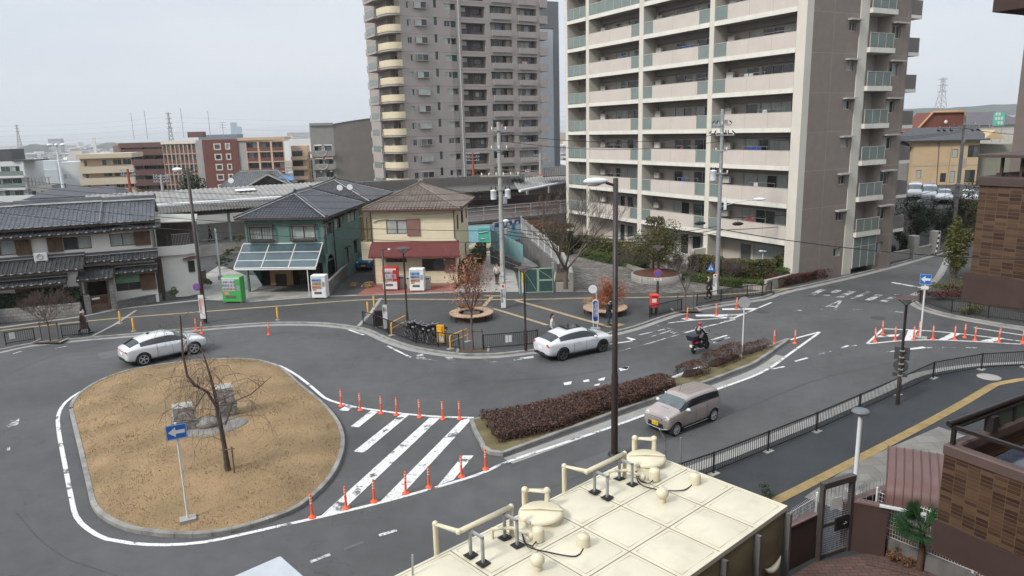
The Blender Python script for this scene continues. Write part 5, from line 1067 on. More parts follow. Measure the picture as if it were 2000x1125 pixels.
def make_ramp():
 cols={'sky':(.30,.55,.62),'jade':(.08,.48,.36),'sand':(.62,.52,.33),'cream':(.62,.58,.36),'navy':(.05,.09,.30),'road':(.10,.13,.15),'white':(.65,.68,.68),'blue':(.09,.22,.48)}
 mm={k:mat('mural_'+k,v,.7,.12,3)for k,v in cols.items()};ml=list(mm.values());ix={k:i for i,k in enumerate(mm)}
 a,b=G(916,500,0),G(967,497,0);ang=math.atan2(b.y-a.y,b.x-a.x);w=(b-a).length;h=3.0
 r=thing('mural_wall','painted underpass wall with a jade patch on pale blue at the end of the lane','mural',(a.x,a.y,.1),ang)
 part('wall',M['rail_conc'],r,lambda q:q.box(-.3,w+.1,.0,.4,0,h))
 def pic(q):
  q.box(0,w,-.02,-.001,.3,h-.05,ix['sky']);q.box(w*.38,w*.80,-.03,-.021,.95,h-.35,ix['jade'])
  q.box(0,w,-.031,-.0215,.3,.62,ix['road']);q.box(0,w,-.032,-.022,.1,.29,ix['cream'])
  for i in range(9):q.ell((w*.1+w*.85*i/8,-.02,.8+.12*(i%3)),(.3,.03,.22),8,5,ix['sand'])
  for x,z in((w*.5,2.15),(w*.55,1.5),(w*.66,2.2)):q.ell((x,-.03,z),(.3,.02,.07),8,4,ix['road']);q.ell((x,-.035,z+.1),(.25,.02,.04),8,4,ix['white'])
  for i in range(5):q.box(w*.83,w*.97,-.03,-.021,1.0+.28*i,1.14+.28*i,ix['sand'])
  for i in range(4):q.box(w*.82,w*1.0,-.03,-.021,2.45+.13*i,2.51+.13*i,ix['navy'])
 mb=MB();pic(mb);mb.build('mural',ml,r)
 a,b=G(968,486,0),G(1020,476,0);w=(b-a).length;r=thing('mural_wall','blue and white painted wall seen over the teal ramp fence','mural',(a.x,a.y,.1),math.atan2(b.y-a.y,b.x-a.x))
 part('wall',M['rail_conc'],r,lambda q:q.box(0,w,0,.4,0,2.7));mb=MB();mb.box(0,w,-.02,-.001,.5,2.65,ix['sky']);mb.box(0,w,-.03,-.021,2.2,2.66,ix['navy'])
 for i,(x,z,s_)in enumerate(((.2,1.3,.5),(.32,1.5,.4),(.45,1.4,.55),(.62,1.6,.45),(.78,1.4,.5))):mb.box(w*x,w*x+s_,-.04,-.031,z,z+.7,ix['blue' if i%2 else 'white']);mb.ell((w*x+.2,-.03,z+.9),(.22,.03,.2),8,5,ix['white'])
 mb.build('mural',ml,r)
 P0,P1=G(958,517,0).xy,G(1013,534,0).xy;d=P1-P0;L=d.length;r=thing('ramp_wall','stained dark concrete ramp wall that falls toward the street beside the lane','wall',(P0.x,P0.y,.1),math.atan2(d.y,d.x))
 h0=HT(958,517,484);h1=HT(1013,534,513)-.1;part('wall',M['dark_conc'],r,lambda q:q.add([(0,0,0),(L,0,0),(L,0,h1),(0,0,h0),(0,.3,0),(L,.3,0),(L,.3,h1),(0,.3,h0)],[(0,1,2,3),(5,4,7,6),(3,2,6,7),(1,5,6,2),(4,0,3,7)]));part('handrail',M['galv'],r,lambda q:q.tube([(0,-.08,h0*.5),(L,-.08,h1*.5+.15)],.03,5));part('ramp_deck',M['concrete'],r,lambda q:q.add([(0,.3,h0-.5),(L,.3,h1-.6),(L,2.3,h1-.6),(0,2.3,h0-.5)],[(0,1,2,3)]))
 teal=mat('teal_sheet',(.16,.30,.31),.55,.1,1.2,dirt=.3,dcol=(.10,.16,.16));f=thing('fence','teal sheet fence stepping down the top of the ramp wall','fence',(P0.x,P0.y,.1),math.atan2(d.y,d.x));n=7
 for i in range(n):
  u0,u1=L*1.12*i/n,L*1.12*(i+1)/n;z0=h0+(h1-h0)*i/n;z1=h0+(h1-h0)*(i+1)/n;part('panel',teal,f,lambda q:q.add([(u0+.04,.12,z0+.05),(u1,.12,z1+.05),(u1,.12,z1+1.6),(u0+.04,.12,z0+1.7),(u0+.04,.16,z0+.05),(u1,.16,z1+.05),(u1,.16,z1+1.6),(u0+.04,.16,z0+1.7)],[(0,1,2,3),(5,4,7,6),(3,2,6,7)]));part('post',M['galv'],f,lambda q:q.box(u0,u0+.04,.1,.18,z0,z0+1.75))
 Q0,Q1=G(1017,505,0).xy,G(1088,553,0).xy;d=Q1-Q0;L=d.length;r=thing('retaining_wall','tall brownish retaining wall under the white mesh fence by the bare tree','wall',(Q0.x,Q0.y,.1),math.atan2(d.y,d.x));za,zb=2.6,1.5
 part('wall',M['dark_conc'],r,lambda q:q.add([(0,0,0),(L,0,0),(L,0,zb),(0,0,za),(0,.35,0),(L,.35,0),(L,.35,zb),(0,.35,za)],[(0,1,2,3),(5,4,7,6),(3,2,6,7),(1,5,6,2),(4,0,3,7)]))
 f=thing('fence','white mesh fence sloping down behind the teal fence','fence',(Q0.x,Q0.y,.1),math.atan2(d.y,d.x));n=6
 for i in range(n+1):
  z=za+(zb-za)*i/n;part('post',M['white'],f,lambda q:q.box(L*i/n-.04,L*i/n+.04,.1,.18,z,z+1.5))
  if i<n:
   u0,u1=L*i/n,L*(i+1)/n;z1=za+(zb-za)*(i+1)/n
   part('mesh_panel',M['white'],f,lambda q:[q.tube([(u0+(u1-u0)*j/12,.14,z+(z1-z)*j/12+.1),(u0+(u1-u0)*j/12,.14,z+(z1-z)*j/12+1.4)],.012,3)for j in range(12)]+[q.tube([(u0,.14,z+.1+1.3*j/9),(u1,.14,z1+.1+1.3*j/9)],.012,3)for j in range(10)])
 a,b=G(1014,577,0),G(1081,574.5,0);w=(b-a).length;r=thing('gate','pale green framed wire gate closing the ramp yard behind the park lamp','gate',(a.x,a.y,.12),math.atan2(b.y-a.y,b.x-a.x));gm=mat('pale_green_enamel',(.28,.40,.31),.5,.1,3);mesh=mat('dark_green_mesh',(.035,.075,.07),.6,.2,5)
 for i in range(2):
  x0=.3+w*.45*i;x1=x0+w*.44;fr=part('gate_leaf',gm,r,lambda q:[q.box(x0,x0+.07,0,.07,.05,1.95),q.box(x1-.07,x1,0,.07,.05,1.95),q.box(x0+.07,x1-.07,0,.07,1.88,1.95),q.box(x0+.07,x1-.07,0,.07,.05,.12)]+([q.box(x0+.07,x1-.07,-.01,.06,.95,1.07)]if i else[]))
  part('mesh',mesh,fr,lambda q:q.box(x0+.071,x1-.071,.03,.04,.121,1.879))
  part('brace',gm,fr,lambda q:q.tube([(x0+.1,.0,1.8),(x1-.1,.0,1.1 if i else .2)],.018,4))
 for x in(0,.2,w-.08):part('post',gm,r,lambda q:q.box(x,x+.09,.0,.09,0,2.05))
 ys=part('notice_strip',mat('yellow_notice',(.62,.52,.08),.6,.06,4),r,lambda q:q.box(.24,.5,-.06,-.04,.9,2.0));part('white_notice',M['white'],r,lambda q:q.box(.24,.5,-.06,-.04,.1,.89))
 c=P2([(1080,573.5),(1120,573),(1118,540),(1086,540)]);r=thing('planter','low pale tiled planter around the foot of the big bare tree','planter',(c[0].x,c[0].y,.12));rel=[v-c[0]for v in c];part('wall',M['tilewall'],r,lambda q:q.prism(rel,0,.75));part('soil',M['soil'],r,lambda q:q.sheet([v*.88+Vector((.12,.12))for v in rel],.755));part('edge_post',M['concrete'],r,lambda q:(q.box(rel[1].x-.28,rel[1].x+.02,.02,9.5,.76,1.5),q.box(-.05,.1,.1,.3,.76,2.3)))
make_ramp()
def make_far():
 r=random.Random(21);cols=[(.42,.43,.43),(.66,.66,.65),(.24,.24,.25),(.30,.25,.21),(.13,.145,.16),(.46,.41,.34)];ms=[mat('far_wall',c,.8,.15,.02)for c in cols]
 mb=MB();n=0
 while n<8500:
  Y=240*math.exp(r.random()*3.35);px=r.uniform(-80,1180)if r.random()<.9 else r.uniform(1180,2100);X=(px-1000)/FOC*Y
  if Y<300 and X>-100:continue
  if px>1180 and Y<900:continue
  h=r.choice([5,6,7,7,8,9,12])*(1+.5*(r.random()<.12))*(1 if Y>600 else .75);w,d=r.uniform(7,22)*(1+Y/2500),r.uniform(6,14)*(1+Y/2500);z=terrain_h(X,Y)-1
  if r.random()<.04 and Y>700:h*=1.9
  mb.M=T(X,Y,z,r.uniform(0,3));k=r.randrange(6);mb.box(-w/2,w/2,-d/2,d/2,0,h,k)
  if r.random()<.7 and h<10:mb.add([(-w/2,-d/2,h),(w/2,-d/2,h),(w/2,d/2,h),(-w/2,d/2,h),(-w/2,0,h+2),(w/2,0,h+2)],[(0,1,5,4),(2,3,4,5),(1,2,5),(3,0,4)],r.choice([2,4,4,k]))
  n+=1
 mb.M=None;o=mb.build('distant_city',ms);structure(o,'stuff','pale hazy mass of low town buildings out to the horizon')
 tr=MB();lm=leafmat('far_tree_leaf',[(.03,.045,.03),(.05,.06,.04)])
 for _ in range(260):
  Y=r.uniform(280,1300);X=(r.uniform(-60,1150)-1000)/FOC*Y;z=terrain_h(X,Y);leaf_cloud(tr,26,lambda:(X+r.gauss(0,3.2),Y+r.gauss(0,2),z+abs(r.gauss(3.5,2.2))),1.5,0,0,r)
 structure(tr.build('distant_trees',lm),'stuff','small dark tree clumps among the distant town')
 def tower(name,lab,x,yb,yt,Y,wpx,col,rows=0,kind='tower',tops=()):
  p=on(x,yt,Y);w=wpx/FOC*Y;z0=terrain_h(p.x,Y)-2;h=p.z-z0;g=thing(name,lab,kind,(p.x,p.y,z0),.1);m1=mat('far_face',col,.6,.1,.01);part('wall',m1,g,lambda q:q.box(-w/2,w/2,0,w*.6,0,h))
  if rows:part('window_bands',mat('far_band',tuple(c*.5 for c in col),.5,.1,.01),g,lambda q:[q.box(-w/2*.96,w/2*.96,-.3,-.01,h-h*.06*(i+1),h-h*.06*(i+.55))for i in range(rows)])
 tower('skyscraper','taller slim pale blue tower on the hazy horizon',455,270,239,3600,11,(.25,.36,.46),12,'tower');tower('skyscraper','shorter slim pale blue tower right beside the taller one on the horizon',465,270,247,3600,10,(.30,.40,.48),12,'tower')
 tower('hospital_block','wide white block with banded floors on the horizon left of the vaulted block',581,272,258,1500,40,(.50,.49,.50),6,'building');tower('white_factory','broad white factory hall just above the stepped brick complex roofs',552,290,266,900,34,(.62,.62,.61),2,'building');tower('white_factory','second lower white hall under the banded hospital block',586,290,272,850,44,(.58,.57,.54),0,'building');tower('chimney_block','small cream tower standing out of the hazy town near the wooded hill',182,285,269,1500,5,(.55,.54,.46),0,'tower');tower('hilltop_block','long grey building crowning the low wooded hill at left',105,275,271,2480,22,(.28,.28,.30),2,'building');tower('dark_slab_block','dark blue grey slab building peeping over the red gable roof',425,275,263,420,72,(.16,.18,.21),0,'building')
 def pylon(lab,x,yb,yt,Y,wpx,arms=3,th=.16):
  p=on(x,yt,Y);z0=on(x,yb,Y).z-8;h=p.z-z0;w=wpx/FOC*Y/2;g=thing('pylon',lab,'pylon',(p.x,p.y,z0),.3)
  def fr(q):
   n=9;wz=lambda t:w*(1-.78*min(1,t/.8));c=[(-1,-1),(1,-1),(1,1),(-1,1)]
   for a,b in zip(c,c[1:]+c[:1]):
    q.tube([(a[0]*wz(t/8),a[1]*wz(t/8),h*t/8)for t in range(9)],th,3)
    for i in range(n):t0,t1=i/n,(i+1)/n;q.tube([(a[0]*wz(t0),a[1]*wz(t0),h*t0),(b[0]*wz(t1),b[1]*wz(t1),h*t1)],th*.7,3);q.tube([(b[0]*wz(t0),b[1]*wz(t0),h*t0),(a[0]*wz(t1),a[1]*wz(t1),h*t1)],th*.7,3)
  part('lattice',M['galv'],g,fr)
  for i in range(arms):z=h*(.97-.13*i);part('crossarm',M['galv'],g,lambda q:(q.tube([(-w*1.1,0,z),(w*1.1,0,z)],th,3),q.tube([(-w*1.1,0,z),(0,0,z+h*.04)],th*.7,3),q.tube([(w*1.1,0,z),(0,0,z+h*.04)],th*.7,3)))
  return p
 pylon('grey lattice pylon behind the ribbed brick wing roof',328,275,220,620,10,4,.22);pylon('faint lattice pylon far off near the left edge',32,282,244,1500,7,3,.4);pylon('tall lattice pylon on the hills at right beside the cream block',1843,232,152,900,22,3,.28)
make_far()
def make_haze():
 xs=16500;mb=MB();mb.box(-xs,xs,-150,23500,-140,430)
 m=bpy.data.materials.new('haze_air');m.use_nodes=True;nt=m.node_tree;nt.nodes.remove(nt.nodes['Principled BSDF']);v=nt.nodes.new('ShaderNodeVolumePrincipled');v.inputs['Color'].default_value=(.93,.96,1.0,1);v.inputs['Density'].default_value=HAZE;v.inputs['Anisotropy'].default_value=0
 nt.links.new(v.outputs[0],nt.nodes['Material Output'].inputs['Volume']);o=mb.build('haze',m);structure(o,'stuff','pale bluish air that fades the distant town')
HAZE=.00013
make_haze()
DD=Vector((-.48903,.87227));SS=Vector((.87227,.48903))
def tiles(name,w,h):
 m=brick(name,(.098,.058,.034),(.028,.012,.009),(.105,.068,.042),w,h,.0055*w/.23,0,.55,'XZ',bias=-.05,var=.1);return m
def make_brown():
 c=G(1877,592);rz=math.atan2(-DD.y,-DD.x)
 root=thing('brown_tiled_building','brown chequer tiled corner building with a plain dark base beside the side road','building',(c.x,c.y,.12),rz);tl=tiles('big_brown_tile',.72,.235);base=mat('dark_brown_render',(.055,.033,.027),.8,.1,1,.3,50,fine=.1,dirt=.2);cap=mat('brown_coping',(.062,.042,.036),.7,.12,1,.2,40,dirt=.2)
 H=HT(1877,592,345)-.12;hb=HT(1877,592,532)-.12;L=14
 part('tiled_wall',tl,root,lambda q:(q.box(.25,L,.25,9,hb,H-.55)));part('base',base,root,lambda q:q.box(0,L,0,9,-.1,hb));part('coping',cap,root,lambda q:q.bbox(.12,L,.12,9,H-.549,H+.02,.06))
 part('roof_deck',M['dark_conc'],root,lambda q:q.box(.8,L,.9,8.5,H-.5,H-.1));part('canopy_posts',base,root,lambda q:[q.box(x,x+.16,1.0,1.16,H+.02,H+1.25)for x in(1.0,2.2,5,9)]);part('canopy',cap,root,lambda q:q.bbox(-.1,L,.2,7,H+1.26,H+1.46,.05))
 part('parapet',cap,root,lambda q:q.add([(.6,1.4,H+.02),(4.0,2.4,H+.02),(4.0,2.4,H+.5),(.6,1.4,H+.2),(.6,1.6,H+.02),(4.0,2.6,H+.02),(4.0,2.6,H+.5),(.6,1.6,H+.2)],[(0,1,2,3),(5,4,7,6),(3,2,6,7)]))
 p=on(1975,300,66);root=thing('apartment_block','edge of a second taupe and cream apartment block above the brown tiled building','apartment building',(p.x,p.y,0),rz)
 part('wall',mat('taupe_plain',(.17,.14,.125),.8,.06,.5),root,lambda q:q.box(0,14,0,10,0,26));part('pillar',mat('cream_plain',(.55,.51,.45),.8,.05,.5),root,lambda q:q.box(1.9,3.0,-.25,-.002,0,26))
 for k in range(8):part('balcony',mat('cream_plain',(.55,.51,.45),.8,.05,.5),root,lambda q:q.box(3.01,10,-1.1,-.002,3+2.9*k,3.35+2.9*k));part('glass_panel',M['glass_g'],root,lambda q:q.box(3.02,10,-1.05,-1.0,3.36+2.9*k,4.4+2.9*k))
make_brown()
def make_right_far():
 ter=P2([(1740,470)]);a=G(1738,405,3.0).xy;b=G(1960,412,3.0).xy
 o=thing('retaining_terrace','raised car park on a pale concrete retaining wall among dark trees','retaining wall',(0,0,0));pts=[a,b,b+Vector((30,40)),a+Vector((6,60))]
 part('wall',M['concrete'],o,lambda q:q.prism(pts,-.1,3.0));part('car_park_paving',M['asphalt_walk'],o,lambda q:q.sheet(pts,3.02));part('fence_rail',M['black'],o,lambda q:[q.tube([(a.x,a.y,3+z),(b.x,b.y,3+z)],.03,4)for z in(.5,1.0)]+[q.tube([a.lerp(b,i/10).to_3d()+Vector((0,0,3)),a.lerp(b,i/10).to_3d()+Vector((0,0,4.05))],.03,4)for i in range(11)])
 p=G(1779,362,3.0);q1=G(1900,378,3.0);d=(q1-p).xy.normalized();r=thing('beige_house','beige two storey house with a flat dark roof behind the raised car park','house',(p.x,p.y,3.0),RAD(-8));bw=mat('ochre_render',(.46,.34,.205),.85,.06,.5,dirt=.1);gt=mat('grey_cladding',(.30,.27,.24),.8,.06,1);W=8.8;FR=M['darkframe']
 hs=[(.6,1.3,1.0,2.2),(3.9,4.7,.4,1.7),(5.2,5.9,.3,2.0),(5.2,6.0,3.9,5.1),(7.3,8.8,3.9,5.6),(7.2,8.6,.3,2.1)]
 part('wall',bw,r,lambda q:(q.wall(0,W,-.2,6.3,hs,0,.12),q.box(0,W,.9,8,-.2,6.3),q.quad((0,.9,-.2),(0,0,-.2),(0,0,6.3),(0,.9,6.3))));[window(r,None,*h,y=.08,n=1 if h[1]-h[0]<1 else 2,cur=.3,fr=FR)for h in hs];part('grey_band',gt,r,lambda q:(q.box(6.5,7.25,-.03,-.002,2.4,3.8),q.box(0,W,-.02,-.002,2.7,2.85)))
 part('roof',mat('slate_roof',(.05,.053,.058),.6,.15,1.5),r,lambda q:q.add([(-.9,-.7,6.3),(W+1,-.7,6.3),(W+1,8.5,6.3),(-.9,8.5,6.3),(-.9,-.7,6.45),(W+1,-.7,6.45),(W+1,8.5,6.45),(-.9,8.5,6.45),(1.2,3.8,8.2),(W+1,3.8,8.2)],[(0,3,2,1),(0,1,5,4),(3,0,4,7),(4,5,9,8),(7,8,9,6),(4,8,7),(5,6,9)]));part('gable',bw,r,lambda q:q.add([(W+.2,-.5,6.4),(W+3.2,-.3,6.4),(W+1.7,-.4,7.7),(W+.2,6,6.4),(W+3.2,6,6.4),(W+1.7,6,7.7)],[(0,1,2),(0,2,5,3),(2,1,4,5)]));part('drainpipe',FR,r,lambda q:q.tube([(3.3,-.06,6.2),(3.5,-.06,0)],.04,5))
 part('annex',mat('olive_grey',(.20,.195,.155),.8,.06,.6),r,lambda q:q.box(W+.3,W+7,1.5,9,-.2,5.6))
 def hroof(name,lab,x,y,Y,w,zb,col,wc,rise=2.2,dd=7,rz=0.0):
  p=on(x,y,Y);o=thing(name,lab,'house',(p.x,p.y,zb),rz);h=p.z-zb;part('wall',mat('house_wall',wc,.8,.08,.5),o,lambda q:q.box(.4,w-.4,.4,dd-.4,0,h));part('roof',mat('house_roof',col,.6,.12,.6),o,lambda q:q.add([(0,0,h),(w,0,h),(w,dd,h),(0,dd,h),(w*.3,dd/2,h+rise),(w*.7,dd/2,h+rise)],[(0,1,5,4),(1,2,5),(2,3,4,5),(3,0,4),(0,3,2,1)]));return o,h
 o,h=hroof('brown_house','red brown house with an orange edged mansard gable behind the beige house',1768,258,118,11,2,(.06,.06,.065),(.13,.045,.032),.2,9,RAD(-3));part('mansard',mat('brick_red_face',(.14,.046,.032),.7,.1,1),o,lambda q:q.add([(1.5,-.2,h),(9.3,-.2,h),(8.6,-.1,h+2.9),(3.9,-.1,h+2.9),(1.5,5,h),(9.3,5,h),(8.6,5,h+2.9),(3.9,5,h+2.9)],[(0,1,2,3),(3,2,6,7),(1,5,6,2),(4,0,3,7)]));part('orange_trim',mat('orange_trim',(.36,.19,.08),.7,.08,2),o,lambda q:q.tube([(1.4,-.35,h),(3.9,-.3,h+2.95),(8.6,-.3,h+2.95),(9.4,-.35,h)],.22,4));part('lamp',M['white'],o,lambda q:q.ell((6,-.3,h+1.4),(.3,.1,.3),8,6))
 hroof('hip_roof_house','pale house with a wide mauve hip roof left of the second apartment block',1862,246,135,15,2,(.085,.078,.088),(.45,.43,.38),2.4,10);hroof('grey_house','small slate roofed house peeking out behind the dark pine',1772,290,108,6,2,(.06,.062,.066),(.20,.19,.18),1.6,7)
 p=on(1952,222,128);o=thing('roof_sign','green and white square sign on a roof frame beside the second block','sign',(p.x,p.y,p.z-2));part('board',mat('sign_green',(.10,.45,.33),.5,.1,2),o,lambda q:q.box(-.9,.9,-.1,.1,0,2.2));part('letter_blocks',M['white'],o,lambda q:[q.box(-.7+.5*i,-.38+.5*i,-.14,-.101,.2+.75*j,.7+.75*j)for i in range(3)for j in range(3)if(i+j)%4]);part('frame',M['galv'],o,lambda q:[q.box(x,x+.1,.1,.2,-3,2)for x in(-.8,.7)])
 W0=P2([(1497,571),(1608,542),(1720,518),(1775,507),(1822,496)]);o=thing('block_wall','low pale block wall edging the cream block\'s hedge along the side road','wall',(0,0,0));inn=offset(W0,.22)
 part('wall',M['tilewall'],o,lambda q:q.prism(list(W0)+list(inn[::-1]),0,.85));part('coping',M['concrete'],o,lambda q:q.prism(list(offset(W0,-.03))+list(offset(W0,.25)[::-1]),.851,.93))
 F0=P2([(1497,571),(1400,558),(1300,545),(1255,535),(1180,508),(1100,492)]);part('forecourt_wall',M['tilewall'],o,lambda q:q.prism(list(F0)+list(offset(F0,.2)[::-1]),0,.5))
 for x,y,yt,l in((1781,506,462,'left of the two gate pillars up the side road'),(1823,496,453,'taller right one of the two gate pillars up the side road')):g=G(x,y);h=HT(x,y,yt);o=thing('gate_pillar','pale rendered pillar, '+l,'pillar',(g.x,g.y,.1),.5);part('pillar',M['concrete'],o,lambda q:q.bbox(-.35,.35,-.35,.35,0,h,.03))
 g=G(1252+30,549);o=thing('round_planter','round planter of pale setts with a russet bed before the cream block','planter',(g.x,g.y,.12));part('sett_wall',M['tilewall'],o,lambda q:q.lathe([(2.05,0),(2.05,.55),(1.9,.57),(1.9,.4)],40,cap=False));part('bed',mat('russet_mulch',(.10,.042,.025),.95,.3,8,.6,30),o,lambda q:q.lathe([(1.9,.5),(1.2,.72),(0,.8)],32,cap=False))
 g=on(1825,520,66);q=thing('guy_wire','black and white striped guard on a stay wire by the side road','stay wire',(g.x,g.y,0));z1=HT(1822,546,500);part('striped_guard',[M['black'],M['white']],q,lambda m:[m.cyl((.02*i,0,.2+.24*i),(.02*(i+1),0,.2+.24*(i+1)),.06,.06,8,i%2)for i in range(9)]);part('wire',M['black'],q,lambda m:m.tube([(.18,0,2.3),(1.4,1.5,10)],.015,4))
make_right_far()
def wallthing(name,lab,px,h,w,mt,z=.12,cap=None):
 L=P2(px);o=thing(name,lab,'wall',(0,0,0));part('wall',mt,o,lambda q:q.prism(list(L)+list(offset(L,w)[::-1]),z-.1,z+h))
 if cap:part('coping',cap,o,lambda q:q.prism(list(offset(L,-.03))+list(offset(L,w+.03)[::-1]),z+h+.001,z+h+.07))
wallthing('garden_wall','pale stone block wall under the dark hedge of the tiled house',[(-60,649),(0,634),(160,620)],.95,.25,M['stonewall']);wallthing('garden_wall','grey block wall turning up the lane beside the tiled house',[(229,608),(330,588),(345,583)],.55,.2,M['greywall'],cap=M['dark_conc']);wallthing('garden_wall','grey block wall with notched top climbing the drive from the tiled house',[(347,582),(405,556)],1.15,.2,M['greywall'],cap=M['dark_conc']);wallthing('garden_wall','grey block wall along the right flank of the green house',[(643,582),(668,556),(700,522)],1.1,.15,M['greywall'],cap=M['concrete'])
a,b=G(181,615),G(219,609);w=(b-a).length;r=thing('garden_gate','brown double lattice gate between pale pillars at the tiled house','gate',(a.x,a.y,.12),math.atan2(b.y-a.y,b.x-a.x));gb=mat('gate_brown',(.16,.095,.065),.6,.15,5)
for i in(0,1):x0,x1=w*.5*i+.02,w*.5*(i+1)-.02;part('gate_leaf',gb,r,lambda q:[q.box(x0,x1,0,.04,z,z+.05)for z in(.05,.55,1.2)]+[q.box(x0+(x1-x0)*k/9-.012,x0+(x1-x0)*k/9+.012,.005,.035,.05,1.2)for k in range(10)])
part('letter_plate',M['white'],r,lambda q:q.box(.1,.6,-.02,-.001,.98,1.12))
for x in(-.4,w+.02):part('pillar',M['stonewall'],r,lambda q:q.box(x,x+.38,-.1,.9,0,1.35 if x<0 else 2.4))
def face_cam(p,turn=0.0):return math.atan2(-p[0],p[1])+turn
def railing(label,px,h=.82,gap=.115,z=.12,mt=None,group='black street railings',pts=None,base=False,notice=None):
 P=pts or P2(px);mt=mt or M['black'];o=Vector((P[0].x,P[0].y,z));r=thing('railing',label,'railing',o,0,group)
 for i,p in enumerate(P):
  part('post',mt,r,lambda q:q.cbox((p.x-o.x,p.y-o.y,h/2),(.055,.055,h+.04),Matrix.Rotation(.5,4,'Z')))
  if base:part('base_plate',M['concrete'],r,lambda q:q.cbox((p.x-o.x,p.y-o.y,.012),(.42,.30,.024),Matrix.Rotation(RAD(35),4,'Z')))
  if i==len(P)-1:break
  a,b=p-o.xy,P[i+1]-o.xy;d=b-a;n=max(2,int(d.length/gap));rot=Matrix.Rotation(math.atan2(d.y,d.x),4,'Z');c=(a+b)/2
  def pan(q):
   for zz in(h-.02,.12):q.cbox((c.x,c.y,zz),(d.length-.06,.04,.04),rot)
   for k in range(1,n):t=a+d*(k/n);q.cbox((t.x,t.y,(h+.1)/2),(.016,.016,h-.18),rot)
  part('rail_panel',mt,r,pan)
 if notice is not None:
  d=P[1]-P[0];t=d*notice;s_=Vector((d.y,-d.x)).normalized()*.04;part('notice_board',M['white'],r,lambda q:[q.cbox((t.x+s_.x+d.x*k,t.y+s_.y+d.y*k,.55),(.17,.012,.42),Matrix.Rotation(math.atan2(d.y,d.x),4,'Z'))for k in(0,.08)])
 return r
railing('short black railing with a white notice left of the tied bare sapling',[(13,678),(69,668.5)],notice=.2);railing('short black railing right of the tied bare sapling where a walker passes',[(123,663),(175,657.5)])
railing('long curved black railing in front of the rental bicycles',[(710,637),(731,643),(759,655),(813,674),(857,681.5),(897,686)],.9)
railing('black railing with a white notice behind the white coupe at the bus stop',[(945,687),(1027,680),(1050,677)],.9,notice=.55)
railing('short black railing beside the red post box',[(1269,625),(1331,610)],.85);railing('black railing along the front kerb where a black coated walker passes',[(1361,601),(1408,591),(1459,583),(1488,582),(1506,575)],.85)
railing('curved black railing round the street corner of the brown tiled building',[(1796,593),(1858,614),(1892,619),(1929,625),(2000,634),(2090,648)],.85)
railing('long black railing along the kerb of the near dark pavement',None,.84,pts=[RAILB[1].lerp(RAILB[2],.0),RAILB[1].lerp(RAILB[2],.5),RAILB[2],RAILB[2].lerp(RAILB[3],.5),RAILB[3],RAILB[3].lerp(RAILB[4],.5),RAILB[4],RAILB[5],RAILB[6],RAILB[7],RAILB[7]+Vector((2.7,.2))],base=True)
def delineator():
 r=thing('delineator_post','','delineator',(0,0,0),0,'orange delineator posts on the road')
 part('base',M['orange'],r,lambda q:q.lathe([(.13,0),(.13,.025),(.10,.045),(.055,.09),(.042,.13)],16));part('tube',M['orange'],r,lambda q:q.lathe([(.042,.13),(.04,.80),(.032,.83),(.0,.835)],12))
 for z in(.50,.60,.70):part('reflective_band',M['reflective'],r,lambda q:q.lathe([(.043,z),(.043,z+.045)],12))
 return r
DEL=delineator();_d=[0]
def place_del(x,y,label,s=1.0):
 g=G(x,y);o=DEL if not _d[0]else copy_tree(DEL);_d[0]=1;o.location=(g.x,g.y,.008);o['label']=label;o.scale=(s,s,s);o.rotation_euler=(rnd.gauss(0,.02),rnd.gauss(0,.02),rnd.random()*3)
for i,p in enumerate([(666.6,793.6),(704,801.7),(744.6,807.6),(774.5,810.8),(820,815.4),(865,818.6),(898,818.6)]):place_del(*p,'%s orange post counted from the lawn island along the hatching\'s far edge'%ORD[i])
for i,p in enumerate([(610,1011),(676.4,993.5),(730.6,980.5),(792.4,964),(838,952),(901.6,931.7),(948.4,917)]):place_del(*p,'%s orange post counted from the lawn island along the hatching\'s near edge'%ORD[i])
for p,l in(((394,651.5),'orange post by the front kerb just ahead of the white coupe\'s bonnet'),((383,645),'orange post half hidden between the white coupe and the front kerb'),((525,654),'lone orange post by the front kerb below the green vending machine'),((1341.6,624),'orange post nearest the red post box in the kerb hatching'),((1399,616),'orange post in the middle of the three in the front kerb hatching'),((1438,604),'orange post in the kerb hatching nearest the round sign back'),((1512,672),'orange post left of the other at the median\'s pointed tip'),((1552,671),'orange post right of the other at the median\'s pointed tip'),((1803,592),'orange post on the corner kerb behind the blue arrow sign pole')):place_del(*p,l)
for i,p in enumerate([(1709,667.6),(1748,665),(1784,663.6),(1822,663),(1864,663.6),(1904,665),(1950,667.6),(1997,671)]):place_del(*p,'%s orange post from the pointed tip, near edge of the right hatched island'%ORD[i])
for i,p in enumerate([(1724,653),(1795,654.4),(1884,659.6)]):place_del(*p,'%s orange post from the pointed tip, far edge of the right hatched island'%ORD[i])
def bollard():
 r=thing('bollard','','bollard',(0,0,0),0,'yellow bollards on the front walk');part('tube',M['yellow_post'],r,lambda q:q.lathe([(.057,0),(.057,.84),(.045,.865),(0,.87)],14));part('base_plate',M['concrete'],r,lambda q:q.lathe([(.16,0),(.16,.02),(.06,.025)],14));part('lock',M['galv'],r,lambda q:q.cbox((0,-.07,.1),(.07,.05,.09)));return r
BOL=bollard()
for i,(x,y,l)in enumerate([(236,635,'yellow bollard left of the crossing edge stone near the brown coated walker'),(262,650,'yellow bollard right behind the roof of the white coupe'),(543,628,'yellow bollard standing alone on the front walk before the green house'),(731,604.5,'yellow bollard farther from the kerb of the pair by the red paving'),(719,616.5,'yellow bollard nearer the kerb of the pair by the dark cabinet')]):
 o=BOL if i==0 else copy_tree(BOL);g=G(x,y);o.location=(g.x,g.y,.122);o['label']=l
